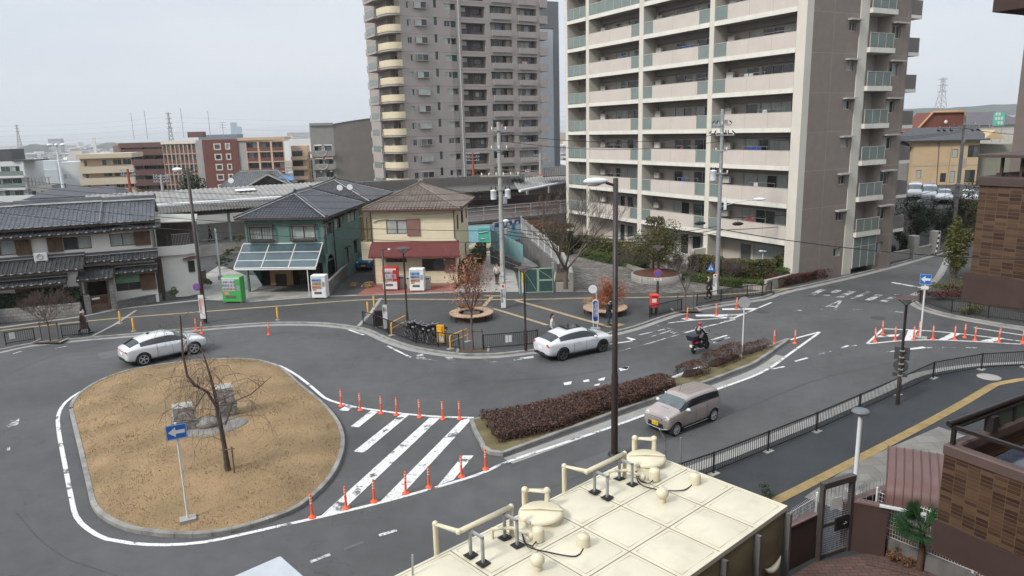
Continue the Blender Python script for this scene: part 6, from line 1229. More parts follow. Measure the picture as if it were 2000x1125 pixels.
def park_lamp(x,yb,yt,label,group='square topped park lamps',extra=None):
 g=G(x,yb);h=HT(x,yb,yt)-.12;r=thing('park_lamp',label,'street lamp',(g.x,g.y,.12),.6,group)
 part('pole',M['brownpole'],r,lambda q:q.lathe([(.09,0),(.09,1.2),(.06,1.25),(.055,h-.42),(.07,h-.38)],12));part('bracket',M['brownpole'],r,lambda q:[q.tube([(0,0,h-.42),(.33*a,.33*b,h-.09)],.018,5)for a,b in((1,1),(-1,1),(1,-1),(-1,-1))])
 part('lens',M['lens'],r,lambda q:q.lathe([(.07,h-.38),(.2,h-.22),(.25,h-.1),(.25,h-.085)],16));part('hood',mat('lamp_hood',(.055,.030,.030),.5,.1,4),r,lambda q:q.add([(-.42,-.42,h-.09),(.42,-.42,h-.09),(.42,.42,h-.09),(-.42,.42,h-.09),(-.40,-.40,h-.05),(.40,-.40,h-.05),(.40,.40,h-.05),(-.40,.40,h-.05),(-.2,-.2,h),(.2,-.2,h),(.2,.2,h),(-.2,.2,h)],[(3,2,1,0),(0,1,5,4),(1,2,6,5),(2,3,7,6),(3,0,4,7),(4,5,9,8),(5,6,10,9),(6,7,11,10),(7,4,8,11),(8,9,10,11)]))
 if extra:extra(r,h)
 return r
park_lamp(797,650,483,'square topped brown park lamp behind the rental bicycles');park_lamp(1027,688,520,'square topped brown park lamp before the pale green gate')
RED=mat('sign_red',(.50,.03,.03),.4,.05,4);BLUE=mat('sign_blue',(.02,.12,.42),.4,.05,4);NAVY=mat('sign_navy',(.02,.04,.25),.4,.05,4);INK=mat('sign_ink',(.02,.02,.022),.6,0);DKB=mat('dark_sign_back',(.06,.062,.062),.5,.15,3);GREYB=mat('sign_back',(.34,.35,.35),.45,.1,3,metal=.3)
def disc(q,r_,y,z,m=0,n=24,x=0):q.lathe([(r_,0),(r_,.02),(0,.02)],n,(x,y,z),m,False,Matrix.Rotation(RAD(90),4,'X'))
def no_parking(root,x,y,z,r_=.3):
 a=part('no_parking_plate',RED,root,lambda q:disc(q,r_,y,z,0,24,x));part('blue_field',BLUE,a,lambda q:disc(q,r_*.80,y-.022,z,0,24,x));part('red_bar',RED,a,lambda q:q.cbox((x,y-.046,z),(r_*1.6,.006,r_*.2),Matrix.Rotation(RAD(45),4,'Y')))
def ex(r,h):
 no_parking(r,0,-.1,1.95,.3);a=part('supplementary_plate',M['white'],r,lambda q:q.box(-.28,.28,-.12,-.1,1.40,1.58));text_part('lettering','8-20',.17,INK,a,(0,-.122,1.49),(RAD(90),0,0))
r_=park_lamp(1284,587,480,'square topped park lamp carrying a no parking sign near the post box',extra=ex);r_.rotation_euler=(0,0,face_cam(r_.location))
def ex(r,h):
 for i,z in enumerate((2.35,1.78)):
  part('sign_back',DKB,r,(lambda q:q.box(-.3,.3,.06,.08,z-.28,z+.28))if i==0 else(lambda q:disc(q,.3,.08,z)))
 part('sign_back',DKB,r,lambda q:q.box(-.3,.3,.06,.08,1.28,1.46));part('clamp',M['galv'],r,lambda q:[q.cbox((0,0,z),(.2,.2,.05))for z in(2.2,2.5,1.65,1.9,1.37)])
r_=park_lamp(1752,795,578,'square topped park lamp with grey sign backs on the near pavement',extra=ex);r_.rotation_euler=(0,0,face_cam(r_.location))
def cobra(x,yb,yt,label,armdir,zb=0.12,head=1.0):
 g=G(x,yb);h=HT(x,yb,yt)-zb;r=thing('street_lamp',label,'street lamp',(g.x,g.y,zb),0,'tall dark brown street lamps')
 part('pole',M['brownpole'],r,lambda q:q.lathe([(.13,0),(.13,3.2),(.105,3.3),(.095,h),(0,h+.01)],16));part('base_plate',M['brownpole'],r,lambda q:q.lathe([(.26,0),(.26,.03),(.14,.06)],16))
 a=Vector((math.cos(armdir),math.sin(armdir),0));R_=Matrix.Rotation(armdir,4,'Z')
 part('arm',M['brownpole'],r,lambda q:q.tube([a*.05+Vector((0,0,h-.25)),a*.35+Vector((0,0,h-.15))],.05,8))
 hd=part('lamp_head',M['lamp_white'],r,lambda q:q.ell(a*.72+Vector((0,0,h-.09)),(.44*head,.17,.13),16,10,0,R_));part('lens',M['lens'],hd,lambda q:q.ell(a*.78+Vector((0,0,h-.16)),(.30*head,.13,.11),14,8,0,R_));return r,h
cobra(1200,893,348,'tall dark brown street lamp between the median hedge and the water tank',math.pi)
r,h=cobra(402,634,328,'tall dark brown street lamp carrying a no parking sign and white banner',math.pi*.95,head=.8)
r.rotation_euler=(0,0,0);no_parking(r,-.25,-.16,2.55,.26)
def banner(root,y,z0,z1,w,txt1,txt2,ink,dot=True,x=0,yaw=0):
 b=part('banner',M['white'],root,lambda q:q.box(x-w/2,x+w/2,y-.02,y,z0,z1));H=z1-z0;n=len(txt1)
 if dot:part('red_emblem',RED,b,lambda q:disc(q,w*.25,y-.021,z1-w*.38,x=x))
 top=z1-(w*.75 if dot else .1);s_=min(w*.42,(top-z0-.12)/(n*1.05));text_part('lettering',txt1,s_*1.05,ink,b,(x-w*.22,y-.026,top-s_*1.05*n/2),(RAD(90),0,0),vertical=True,spacing=.78)
 if txt2:text_part('lettering',txt2,s_*1.05,ink,b,(x+w*.24,y-.026,top-s_*1.05*len(txt2)/2),(RAD(90),0,0),vertical=True,spacing=.78)
 return b
banner(r,-.17,.35,2.0,.36,'自転車は歩道では','とめないで',RED,False,-.05)
g=G(757,650);r=thing('camera_post','slim dark post with a small lamp arm and white banner beside the dark cabinet','pole',(g.x,g.y,.12),face_cam(g));h=HT(757,650,487)-.12
part('pole',M['brownpole'],r,lambda q:q.lathe([(.08,0),(.08,1.4),(.06,1.45),(.055,h),(0,h+.02)],10));part('arm',M['black'],r,lambda q:q.tube([(-.12,0,h-.05),(.4,0,h)],.02,5));part('spot_lamp',M['lamp_white'],r,lambda q:q.ell((.42,-.03,h-.02),(.1,.07,.06),10,6));banner(r,-.1,.2,1.75,.28,'駐輪禁止','ここは',INK,False,-.08)
def poleobj(x,yb,yt,label,r0=.19,r1=.13,mt=None,zb=.12,name='utility_pole'):
 g=G(x,yb);h=HT(x,yb,yt)-zb;r=thing(name,label,'utility pole',(g.x,g.y,zb),face_cam(g));part('pole',mt or M['concpole'],r,lambda q:q.tube([(0,0,0),(0,0,h)],[r0,r1],14));return r,h,g
def arm(root,z,w,n,mt=None,y=-.16,drop=False):
 a=part('crossarm',mt or M['galv'],root,lambda q:q.box(-w,w,y-.04,y+.04,z-.04,z+.04));ins=M['white']
 for i in range(n):
  x=-w*.92+2*w*.92*i/max(1,n-1);part('insulator',ins,a,lambda q:q.lathe([(.03,0),(.06,.03),(.045,.06),(.06,.1),(.04,.14),(.02,.2)],8,(x,y,z+.04)))
def transformer(root,x,z,s=1.0):
 t=part('transformer',M['lamp_white'],root,lambda q:q.lathe([(.26*s,0),(.27*s,.06),(.27*s,.75*s),(.29*s,.77*s),(.29*s,.82*s),(.1,.9*s)],14,(x,-.1,z)));part('bushing',M['black'],t,lambda q:[q.lathe([(.03,0),(.06,.05),(.03,.1),(.05,.15),(.02,.22)],8,(x+dx,-.1,z+.86*s))for dx in(-.14,.14)]);part('bracket',M['galv'],root,lambda q:q.box(min(x,0),max(x,0),-.06,.02,z+.2,z+.27))
r,h,g=poleobj(984,604,238,'round concrete utility pole with paired white transformers beside the lane',.19,.13)
POLE_A=Vector((g.x,g.y,h))
for z,w,n in((h-.55,.5,2),(h-3.6,1.35,6)):arm(r,z,w,n,mat('old_arm',(.30,.27,.20),.7,.2,4)if w>1 else None)
arm(r,h-1.8,.55,3);transformer(r,-.48,h-5.2,.75);transformer(r,.5,h-5.15,.72)
part('switch_box',M['galv'],r,lambda q:(q.bbox(.16,.45,-.35,-.05,h-5.5,h-5.0,.03),q.bbox(.2,.4,-.3,-.05,h-7.6,h-7.2,.03)));part('climbing_bolts',M['galv'],r,lambda q:[q.tube([(-.26,0,z),(.26,0,z)],.012,4)for z in[2.4+.45*i for i in range(14)]]);part('spot_lamp',M['lamp_white'],r,lambda q:q.ell((.32,-.1,6.2),(.22,.12,.13),10,7));part('steel_band',M['galv'],r,lambda q:[q.lathe([(.2,z),(.2,z+.08)],12)for z in(3.2,5.0,6.1,h-4.6,h-2)])
for z in(1.9,2.35):part('plate',M['white'],r,lambda q:q.box(-.05,.05,-.2,-.19,z,z+.28))
banner(r,-.22,.05,1.75,.34,'路上喫煙禁止区域','ちょっと待て',INK,True,-.02)
r,h,g=poleobj(1399,577,213,'grey steel utility pole with black insulators and a street light before the cream block',.17,.12,M['galv']);POLE_B=Vector((g.x,g.y,h))
for z,w in((h-1.1,.62),(h-1.8,.85)):
 arm(r,z,w,5);part('black_insulator',M['black'],r,lambda q:[q.cbox((x,-.2,z+.22),(.07,.07,.26),Matrix.Rotation(a,4,'Y'))for x,a in((-w*.95,.8),(-w*.55,.5),(w*.3,0),(w*.5,0),(w*.9,-.9))])
transformer(r,-.5,h-5.0,.85);part('switch_box',M['lamp_white'],r,lambda q:q.bbox(.3,.5,-.25,-.05,h-7.1,h-6.3,.03));arm(r,h-4.5,.5,3);arm(r,h-2.9,.4,2)
ar=part('light_arm',M['galv'],r,lambda q:q.tube([(.1,-.05,h-6.9),(1.2,-.3,h-6.55),(2.35,-.5,h-6.35)],.03,6));part('lamp_head',M['lamp_white'],ar,lambda q:q.ell((2.7,-.55,h-6.3),(.42,.17,.11),14,8));part('climbing_bolts',M['galv'],r,lambda q:[q.tube([(-.22,0,z),(.22,0,z)],.012,4)for z in[2.4+.45*i for i in range(16)]])
a=part('crossing_sign',BLUE,r,lambda q:q.add([(-.78,-.22,1.75),(-.12,-.22,1.75),(-.45,-.22,2.4),(-.78,-.2,1.75),(-.12,-.2,1.75),(-.45,-.2,2.4)],[(0,1,2),(5,4,3),(0,3,4,1),(1,4,5,2),(2,5,3,0)]));
part('white_triangle',M['white'],a,lambda q:q.add([(-.62,-.225,1.85),(-.28,-.225,1.85),(-.45,-.225,2.22)],[(0,1,2)]));part('walking_figure',INK,a,lambda q:(disc(q,.03,-.227,2.11,x=-.45),q.tube([(-.45,-.23,2.07),(-.45,-.23,1.98)],.022,5),q.tube([(-.45,-.23,1.98),(-.52,-.23,1.87)],.015,5),q.tube([(-.45,-.23,1.98),(-.39,-.23,1.87)],.015,5),q.tube([(-.51,-.23,2.0),(-.45,-.23,2.06),(-.39,-.23,2.0)],.011,5)))
part('sticker',mat('pink_sticker',(.50,.22,.22),.6,.05,3),r,lambda q:q.box(-.08,.08,-.19,-.18,1.2,1.7));banner(r,-.24,.02,1.55,.3,'飛び出し注意','あぶない',INK,True,-.12)
def pale_pole(x,yb,yt,lab,h_=None):
 r,h,g=poleobj(x,yb,yt,lab,.09,.07,M['lamp_white']);return r,h
r,h=pale_pole(433,562,447,'thin pale pole with a crossbar above the green vending machine');part('crossbar',M['galv'],r,lambda q:q.box(-1.2,.6,-.05,.0,h-.9,h-.85));part('meter_box',M['galv'],r,lambda q:q.bbox(-.2,.15,-.2,-.05,.6,1.0,.03))
r,h,g=poleobj(1860,472,226,'weathered concrete utility pole among trees right of the cream block',.21,.15);POLE_C=Vector((g.x,g.y,h));part('upper_tube',M['lamp_white'],r,lambda q:q.cyl((.12,-.1,h-2.6),(.16,-.1,h+.1),.07,.06,8))
arm(r,h-1.2,2.3,6);arm(r,h-.95,1.0,3);part('black_insulator',M['black'],r,lambda q:[q.cbox((x,-.2,h-1.4),(.3,.1,.16),Matrix.Rotation(.4,4,'Y'))for x in(-2.2,-1.7,-1.1,.7,1.2)]);part('cable_box',M['galv'],r,lambda q:[q.bbox(-.3,.3,-.35,-.2,z,z+.25,.03)for z in(4.5,5.6)])
p=on(110,283,150);r=thing('mast_light','tall white plaza mast light with a ring of lamp heads at left','street lamp',(p.x,p.y,-2));h=p.z+2;part('pole',M['lamp_white'],r,lambda q:q.cyl((0,0,0),(0,0,h),.36,.2,12));
for i in range(6):a=i*math.pi/3;part('lamp_head',M['lamp_white'],r,lambda q:q.ell((1.25*math.cos(a),1.25*math.sin(a),h),(.62,.36,.3),10,7,0,Matrix.Rotation(a,4,'Z')));part('arm',M['galv'],r,lambda q:q.tube([(0,0,h-.3),(.8*math.cos(a),.8*math.sin(a),h)],.05,5))
g=G(1668,968);h=HT(1668,968,800);r=thing('garden_lamp','pale grey post lamp with a flat grey dome head by the near tactile strip','street lamp',(g.x,g.y,.12));h-=.12
part('pole',M['lamp_white'],r,lambda q:q.lathe([(.075,0),(.07,h-.15)],14));part('lamp_head',mat('lamp_grey',(.13,.145,.165),.45,.1,3),r,lambda q:q.lathe([(.07,h-.16),(.2,h-.14),(.29,h-.09),(.295,h-.05),(.24,h+.0),(.1,h+.03),(0,h+.035)],24));part('lens',M['lens'],r,lambda q:q.lathe([(.08,h-.20),(.19,h-.165),(.2,h-.145)],20));part('base',M['concrete'],r,lambda q:q.box(-.25,.25,-.25,.25,0,.05))
for x,yb,yt,lab in((1488,545,490,'small white twin spot lamp standing left in the clipped hedge by the cream block'),(1515,548,508,'small pale lamp on a short post right in the clipped hedge by the cream block')):
 g=G(x,yb);h=HT(x,yb,yt)-.3;r=thing('garden_lamp',lab,'lamp',(g.x,g.y,.3));part('pole',M['lamp_white'],r,lambda q:q.cyl((0,0,0),(0,0,h),.05,.04,8));part('lamp_head',M['lamp_white'],r,lambda q:(q.ell((-.2,-.1,h),(.22,.1,.08),10,6),q.ell((.15,.05,h-.05),(.18,.1,.07),10,6)))
def signpost(x,yb,yt,label,h_extra=0,zb=.12,lean=0,rr=.035):
 g=G(x,yb);h=HT(x,yb,yt)-zb;r=thing('road_sign',label,'sign',(g.x,g.y,zb),face_cam(g));part('pole',M['white'],r,lambda q:q.cyl((0,0,0),(0,0,h),rr,rr,10));return r,h
def arrow_plate(root,z,w,hgt,y=-.06):
 a=part('sign_plate',BLUE,root,lambda q:q.box(-w/2,w/2,y-.015,y,z-hgt/2,z+hgt/2));k=w*.40
 part('border',M['white'],a,lambda q:[q.box(-w/2+.012,w/2-.012,y-.018,y-.0151,zz,zz+.012)for zz in(z-hgt/2+.012,z+hgt/2-.024)]+[q.box(xx,xx+.012,y-.018,y-.0151,z-hgt/2+.024,z+hgt/2-.024)for xx in(-w/2+.012,w/2-.024)])
 part('white_arrow',M['white'],a,lambda q:q.add([(-k,y-.02,z),(-k*.1,y-.02,z-hgt*.33),(-k*.1,y-.02,z-hgt*.12),(k,y-.02,z-hgt*.12),(k,y-.02,z+hgt*.12),(-k*.1,y-.02,z+hgt*.12),(-k*.1,y-.02,z+hgt*.33)],[(0,1,6),(2,3,4,5),(1,2,5,6)]))
g0=G(369,1026,.3);r,h=signpost(369,1028,826,'white pole with a blue one way arrow sign on the dry lawn island',zb=.2);arrow_plate(r,h-.28,.62,.5);part('base_block',M['concrete'],r,lambda q:q.cbox((0,0,.05),(.5,.36,.12)))
r,h=signpost(1797,660,536,'white pole with a blue arrow sign in the right hatched island',zb=.01,rr=.05);arrow_plate(r,h-.27,.6,.6,-.07);part('base_block',M['concrete'],r,lambda q:q.cbox((0,0,.03),(.7,.5,.06)));part('small_plate',M['white'],r,lambda q:q.box(-.18,.18,-.075,-.06,h-.85,h-.66))
r,h=signpost(1449,703,580,'white pole with a round grey sign back on the median');part('sign_back',GREYB,r,lambda q:disc(q,.30,-.03,h-.28,0,28));part('clamp',M['galv'],r,lambda q:[q.cbox((0,-.03,z),(.3,.03,.03))for z in(h-.2,h-.36)])
g=G(1163,645);r=thing('bus_stop_sign','bus stop sign with a round white head and tall blue name board','bus stop sign',(g.x,g.y,.12),face_cam(g));hb=HT(1163,645,587)-.12;ht=HT(1163,645,557)-.12
part('frame',M['white'],r,lambda q:[q.tube([(x,0,0),(x,0,.5)],.025,6)for x in(-.13,.13)]+[q.prism([(-.2,-.03),(.2,-.03),(.2,.03),(-.2,.03)],.42,hb-.1),q.lathe([(.2,0),(.2,.06)],20,(0,.03,hb-.12),0,False,Matrix.Rotation(RAD(90),4,'X'))])
b=part('name_board',NAVY,r,lambda q:(q.box(-.145,.145,-.045,-.031,.62,hb-.14),q.lathe([(.145,0),(.145,.014)],20,(0,-.031,hb-.14),0,False,Matrix.Rotation(RAD(90),4,'X')),q.lathe([(.145,0),(.145,.0135)],20,(0,-.031,.62),0,False,Matrix.Rotation(RAD(90),4,'X'))))
text_part('lettering','駅前停留所',.20,M['white'],b,(.06,-.048,(hb+.62)/2),(RAD(90),0,0),vertical=True,spacing=.95);text_part('lettering','のりばあんない',.125,M['white'],b,(-.075,-.048,(hb+.62)/2-.05),(RAD(90),0,0),vertical=True,spacing=.95)
part('stem',M['white'],r,lambda q:q.tube([(.06,0,hb-.05),(.04,0,ht-.45),(-.1,0,ht-.25)],.022,6));part('round_head',M['white'],r,lambda q:disc(q,.27,-.0,ht-.25,0,28,-.16));part('head_mark',mat('pale_mark',(.42,.46,.52),.5,.05,3),r,lambda q:q.box(-.27,-.05,-.026,-.021,ht-.2,ht-.14));part('foot',M['galv'],r,lambda q:q.box(-.3,.3,-.2,.2,0,.04))
def vending(label,x,y,body,door,rows,w=1.1,hh=1.83,extra=None,rz=-.075):
 g=G(x,y,.13);r=thing('vending_machine',label,'vending machine',(g.x,g.y,.13),rz,'vending machines along the front walk');rr=random.Random(int(x))
 part('cabinet',body,r,lambda q:q.bbox(-w/2,w/2,0,.72,.09,hh,.03));part('feet',M['concrete'],r,lambda q:[q.box(a-.08,a+.08,.05,.6,0,.088)for a in(-w/2+.12,w/2-.12)])
 dr=part('door',door,r,lambda q:q.box(-w/2+.02,w/2-.02,-.05,-.001,.1,hh-.02));wd=part('display',mat('display_backing',(.50,.53,.55),.4,.1,4),r,lambda q:q.box(-w/2+.08,w*.22,-.065,-.0501,.92,hh-.17))
 part('header',extra or M['white'],r,lambda q:q.box(-w/2+.06,w/2-.06,-.062,-.0501,hh-.15,hh-.04))
 for k,cs in enumerate(rows):
  z=hh-.45-.27*k;n=9;ms=[mat('bottle_col',c,.4,.05,5)for c in cs]
  pr=MB();[pr.lathe([(.028,0),(.03,.02),(.03,.12),(.014,.17),(.014,.2)],6,(-w/2+.13+(w*.22+w/2-.18)*i/(n-1),-.085,z),rr.randrange(len(ms)))for i in range(n)];pr.build('sample_bottles',ms,wd);part('button_strip',M['white'],wd,lambda q:q.box(-w/2+.09,w*.21,-.078,-.0655,z-.055,z-.012))
 part('coin_panel',M['galv'],r,lambda q:(q.box(w*.28,w/2-.07,-.06,-.0501,.95,1.35),q.box(w*.3,w/2-.1,-.07,-.0601,1.12,1.16)));part('outlet',M['black'],r,lambda q:(q.box(-w*.3,w*.2,-.06,-.0501,.38,.56)));part('flap',M['galv'],r,lambda q:q.box(-w*.29,w*.19,-.07,-.0601,.45,.50));part('poster',mat('poster',(.55,.25,.15),.5,.3,8),r,lambda q:q.box(-w*.4,-w*.14,-.06,-.0501,.64,.84));return r
GRN=mat('green_cabinet',(.065,.34,.085),.4,.06,3);RD=mat('red_cabinet',(.50,.022,.025),.4,.06,3);WH=mat('white_cabinet',(.70,.71,.70),.4,.05,3)
blue=[(.05,.2,.45),(.1,.35,.6),(.02,.1,.3)];org=[(.6,.2,.05),(.5,.12,.05),(.55,.3,.1)];mix=[(.5,.1,.1),(.1,.2,.4),(.45,.35,.2),(.1,.3,.12),(.3,.1,.25),(.5,.5,.5)]
vending('bright green vending machine standing alone at the driveway edge',455,591.5,GRN,GRN,(mix,mix,mix),1.5,2.0);vending('white vending machine with orange and blue rows beside the green house\'s low wall',624,583.5,WH,WH,(blue,org,org),1.15);vending('red vending machine with a white lower front under the maroon awning',763,567.5,RD,RD,(mix,mix,mix),1.2);vending('white vending machine with blue drink rows between the bins',815,569.5,WH,WH,(blue,blue,org),1.15)
o=[c for c in bpy.data.objects if c.get('label','').startswith('red vending')][0];part('lower_front',M['white'],o,lambda q:q.box(-.57,.57,-.056,-.0502,.12,.74))
for x,y,l in((786,562,'pale grey bin beside the red vending machine'),(801,563,'pale grey bin just left of the white vending machine'),(836,564,'grey rounded bin right of the white vending machine with blue drinks')):
 g=G(x,y,.13);r=thing('recycling_bin',l,'bin',(g.x,g.y,.13),-.07,'bins by the vending machines');bm_=mat('bin_grey',(.42,.40,.36),.6,.08,3);part('bin_body',bm_,r,lambda q:q.add([(-.19,-.19,0),(.19,-.19,0),(.19,.19,0),(-.19,.19,0),(-.23,-.23,.75),(.23,-.23,.75),(.23,.23,.75),(-.23,.23,.75)],[(0,1,5,4),(1,2,6,5),(2,3,7,6),(3,0,4,7)]));part('bin_lid',bm_,r,lambda q:q.bbox(-.24,.24,-.24,.24,.751,1.0,.05));part('bin_hole',M['black'],r,lambda q:[disc(q,.07,-.241,.87,x=a)for a in(-.1,.1)])
def round_bench(x,y,rad,label):
 g=G(x,y,.12);r=thing('round_bench',label,'bench',(g.x,g.y,.12),0,'round wooden benches round planting');wd=brick('bench_slats',(.44,.30,.20),(.40,.265,.175),(.15,.10,.07),.4,.09,.012,.5,.7,'XY',var=.15)
 part('seat',wd,r,lambda q:q.lathe([(rad*.60,.40),(rad*.60,.46),(rad*1.0,.46),(rad*1.0,.40)],48,m=0,smooth=False));part('base',mat('bench_base',(.075,.04,.032),.8,.15,3),r,lambda q:q.lathe([(rad*.74,0),(rad*.74,.40)],32));part('soil',M['soil'],r,lambda q:q.lathe([(rad*.6,.36),(rad*.3,.42),(0,.43)],24));part('inner_kerb',M['dark_conc'],r,lambda q:q.lathe([(rad*.599,.3),(rad*.599,.47),(rad*.56,.47),(rad*.56,.35)],32))
 for a in(.4,2.5):part('armrest',M['galv'],r,lambda q:q.tube([(rad*.7*math.cos(a),rad*.7*math.sin(a),.46),(rad*.72*math.cos(a),rad*.72*math.sin(a),.62),(rad*.95*math.cos(a),rad*.95*math.sin(a),.62),(rad*.96*math.cos(a),rad*.96*math.sin(a),.46)],.018,6))
 for k in range(8):a=k*math.pi/4;part('leg',M['black'],r,lambda q:q.tube([(rad*.93*math.cos(a),rad*.93*math.sin(a),0),(rad*.93*math.cos(a),rad*.93*math.sin(a),.40)],.03,6))
 return r,g
round_bench(921,622,1.48,'round slatted bench circling dry grasses near the concrete pole');round_bench(1182,612,1.5,'round slatted bench circling the red shrub by the bus stop')
g=G(1277,617);r=thing('post_box','red post box on a dark stand beside the short railing','post box',(g.x,g.y,.12),face_cam(g,.25));RDP=mat('post_red',(.60,.05,.045),.35,.05,3)
part('box_body',RDP,r,lambda q:(q.bbox(-.26,.26,-.24,.24,.52,1.3,.04),q.bbox(-.30,.30,-.28,.28,1.301,1.38,.03)));part('stand',M['black'],r,lambda q:[q.box(x,x+.1,-.16,.16,0,.519)for x in(-.22,.12)]);part('slot',M['black'],r,lambda q:q.box(-.17,.17,-.252,-.2401,1.17,1.21));part('notice',M['white'],r,lambda q:q.box(-.19,.1,-.247,-.2401,.86,1.12))
g=G(740,641);r=thing('utility_cabinet','dark brown metal cabinet behind the curved railing','cabinet',(g.x,g.y,.12),.35);part('cabinet_body',M['brownpole'],r,lambda q:q.bbox(-.24,.24,-.2,.2,.06,1.12,.02));part('plinth',M['concrete'],r,lambda q:q.box(-.27,.27,-.23,.23,0,.059));part('door_seam',M['black'],r,lambda q:q.box(-.005,.005,-.205,-.2001,.1,1.05))
for a,b,l in(((765,655),(797,637),'yellow hoop rail left of the rental bicycles'),((879.5,681.5),(913.5,667),'yellow hoop rail right of the rental bicycles')):
 A_,B_=G(*a,.12),G(*b,.12);d=B_-A_;r=thing('hoop_rail',l,'rail',A_,0,'yellow hoop rails');part('tube',M['yellow_post'],r,lambda q:q.tube([(0,0,0),(0,0,.72),d*.04+Vector((0,0,.8)),d*.96+Vector((0,0,.8)),d+Vector((0,0,.72)),d],.035,8));part('middle_bar',M['yellow_post'],r,lambda q:q.tube([(0,0,.42),d+Vector((0,0,.42))],.025,6));part('base_plate',M['concrete'],r,lambda q:[q.cbox(p+Vector((0,0,.012)),(.4,.26,.024),Matrix.Rotation(.6,4,'Z'))for p in(Vector((0,0,0)),d)])
def bicycle():
 r=thing('bicycle','','bicycle',(0,0,0),0,'rental bicycles parked in a row');al=mat('silver_frame',(.42,.43,.44),.35,.08,4,metal=.6)
 for i,x in enumerate((-.48,.52)):
  w=part('wheel',M['rubber'],r,lambda q:q.tube([(x+.29*math.cos(t),0,.31+.29*math.sin(t))for t in[2*math.pi*j/20 for j in range(21)]],.022,6,cap=False));part('rim',al,w,lambda q:(q.tube([(x+.265*math.cos(t),0,.31+.265*math.sin(t))for t in[2*math.pi*j/20 for j in range(21)]],.010,4,cap=False),[q.tube([(x,0,.31),(x+.26*math.cos(t),0,.31+.26*math.sin(t))],.003,3)for t in[math.pi*j/6 for j in range(12)]]))
 part('frame',al,r,lambda q:(q.tube([(-.48,0,.31),(-.08,0,.30),(.36,0,.62)],.024,7),q.tube([(-.2,0,.62),(-.08,0,.30)],.02,6),q.tube([(-.48,0,.31),(-.2,0,.60)],.014,5),q.tube([(.52,0,.31),(.40,0,.62),(.36,0,.80)],.02,6),q.tube([(-.2,0,.62),(-.23,0,.84)],.015,6)));part('saddle',M['black'],r,lambda q:q.ell((-.24,0,.88),(.14,.09,.045),10,6));part('handlebar',al,r,lambda q:(q.tube([(.36,0,.80),(.34,0,.98)],.015,6),q.tube([(.22,.27,1.03),(.34,.12,.99),(.36,0,.97),(.34,-.12,.99),(.22,-.27,1.03)],.013,6)));part('grip',M['black'],r,lambda q:[q.tube([(.24,s*.25,1.025),(.13,s*.29,1.04)],.02,6)for s in(1,-1)])
 part('basket',M['black'],r,lambda q:(q.add([(.44,-.14,.68),(.68,-.14,.68),(.68,.14,.68),(.44,.14,.68),(.40,-.19,.92),(.76,-.19,.92),(.76,.19,.92),(.40,.19,.92)],[(0,3,2,1),(0,1,5,4),(1,2,6,5),(2,3,7,6),(3,0,4,7)])));part('plate',M['white'],r,lambda q:q.box(.765,.772,-.07,.07,.74,.86));part('mudguard',M['black'],r,lambda q:[q.tube([(x+.335*math.cos(t),0,.31+.335*math.sin(t))for t in[math.pi*(.1+.8*j/8)for j in range(9)]],.02,4)for x in(-.48,.52)]);part('battery',M['black'],r,lambda q:q.box(-.2,-.13,-.05,.05,.34,.6));part('chain_guard',M['black'],r,lambda q:q.box(-.42,.02,-.06,-.045,.26,.36));return r
BK=bicycle();_n=8
A_,B_=G(794,667,.12),G(851,676.5,.12)
for i in range(_n):
 o=BK if i==0 else copy_tree(BK);p=A_.lerp(B_,i/(_n-1));o.location=(p.x+rnd.gauss(0,.03),p.y+.85+rnd.gauss(0,.22),.12);o.scale=(1.08,1.0,1.12);o.rotation_euler=(rnd.gauss(0,.04),0,RAD(-62)+rnd.gauss(0,.07));o['label']='%s rental bicycle in the tight row, counted from the left yellow hoop rail'%ORD[i]
g=G(862,678);r=thing('information_board','upright yellow board at the right end of the rental bicycles','sign',(g.x,g.y,.12),face_cam(g,-.35));part('board',mat('yellow_board',(.70,.36,.02),.5,.08,4),r,lambda q:q.box(-.24,.24,-.03,.03,.18,1.25));part('black_edge',M['black'],r,lambda q:[q.box(x,x+.03,-.035,.035,0,1.28)for x in(-.27,.24)]);part('notice',M['white'],r,lambda q:(q.box(-.02,.2,-.036,-.0301,.25,.55),q.box(-.2,-.05,-.036,-.0301,.3,.7)));text_part('lettering','自転車',.17,mat('brown_ink',(.18,.07,.01),.6,0),r,(.13,-.034,.92),(RAD(90),0,0),vertical=True,spacing=.9)
def evaluated(o):
 dg=bpy.context.evaluated_depsgraph_get();dg.update();me=bpy.data.meshes.new_from_object(o.evaluated_get(dg));bpy.data.objects.remove(o);return me
DARKT=mat('dark_trim',(.018,.018,.019),.5,.1,5);TAIL=mat('tail_lamp',(.35,.012,.02),.15,.1,6,spec=.6);HEADL=mat('head_lamp',(.58,.60,.62),.1,.2,10,spec=.7);CARG=mat('car_glass',(.016,.018,.021),.05,.2,1.5,spec=.7);WSG=mat('windscreen_glass',(.085,.115,.12),.06,.3,1.2,spec=.7);RIMD=mat('dark_rim',(.10,.10,.105),.35,.2,8,metal=.6);RIML=mat('pale_rim',(.52,.53,.54),.35,.1,8,metal=.4);PLATE=mat('number_plate',(.70,.71,.70),.5,.03,5);PLATEY=mat('yellow_plate',(.72,.47,.02),.5,.03,5)
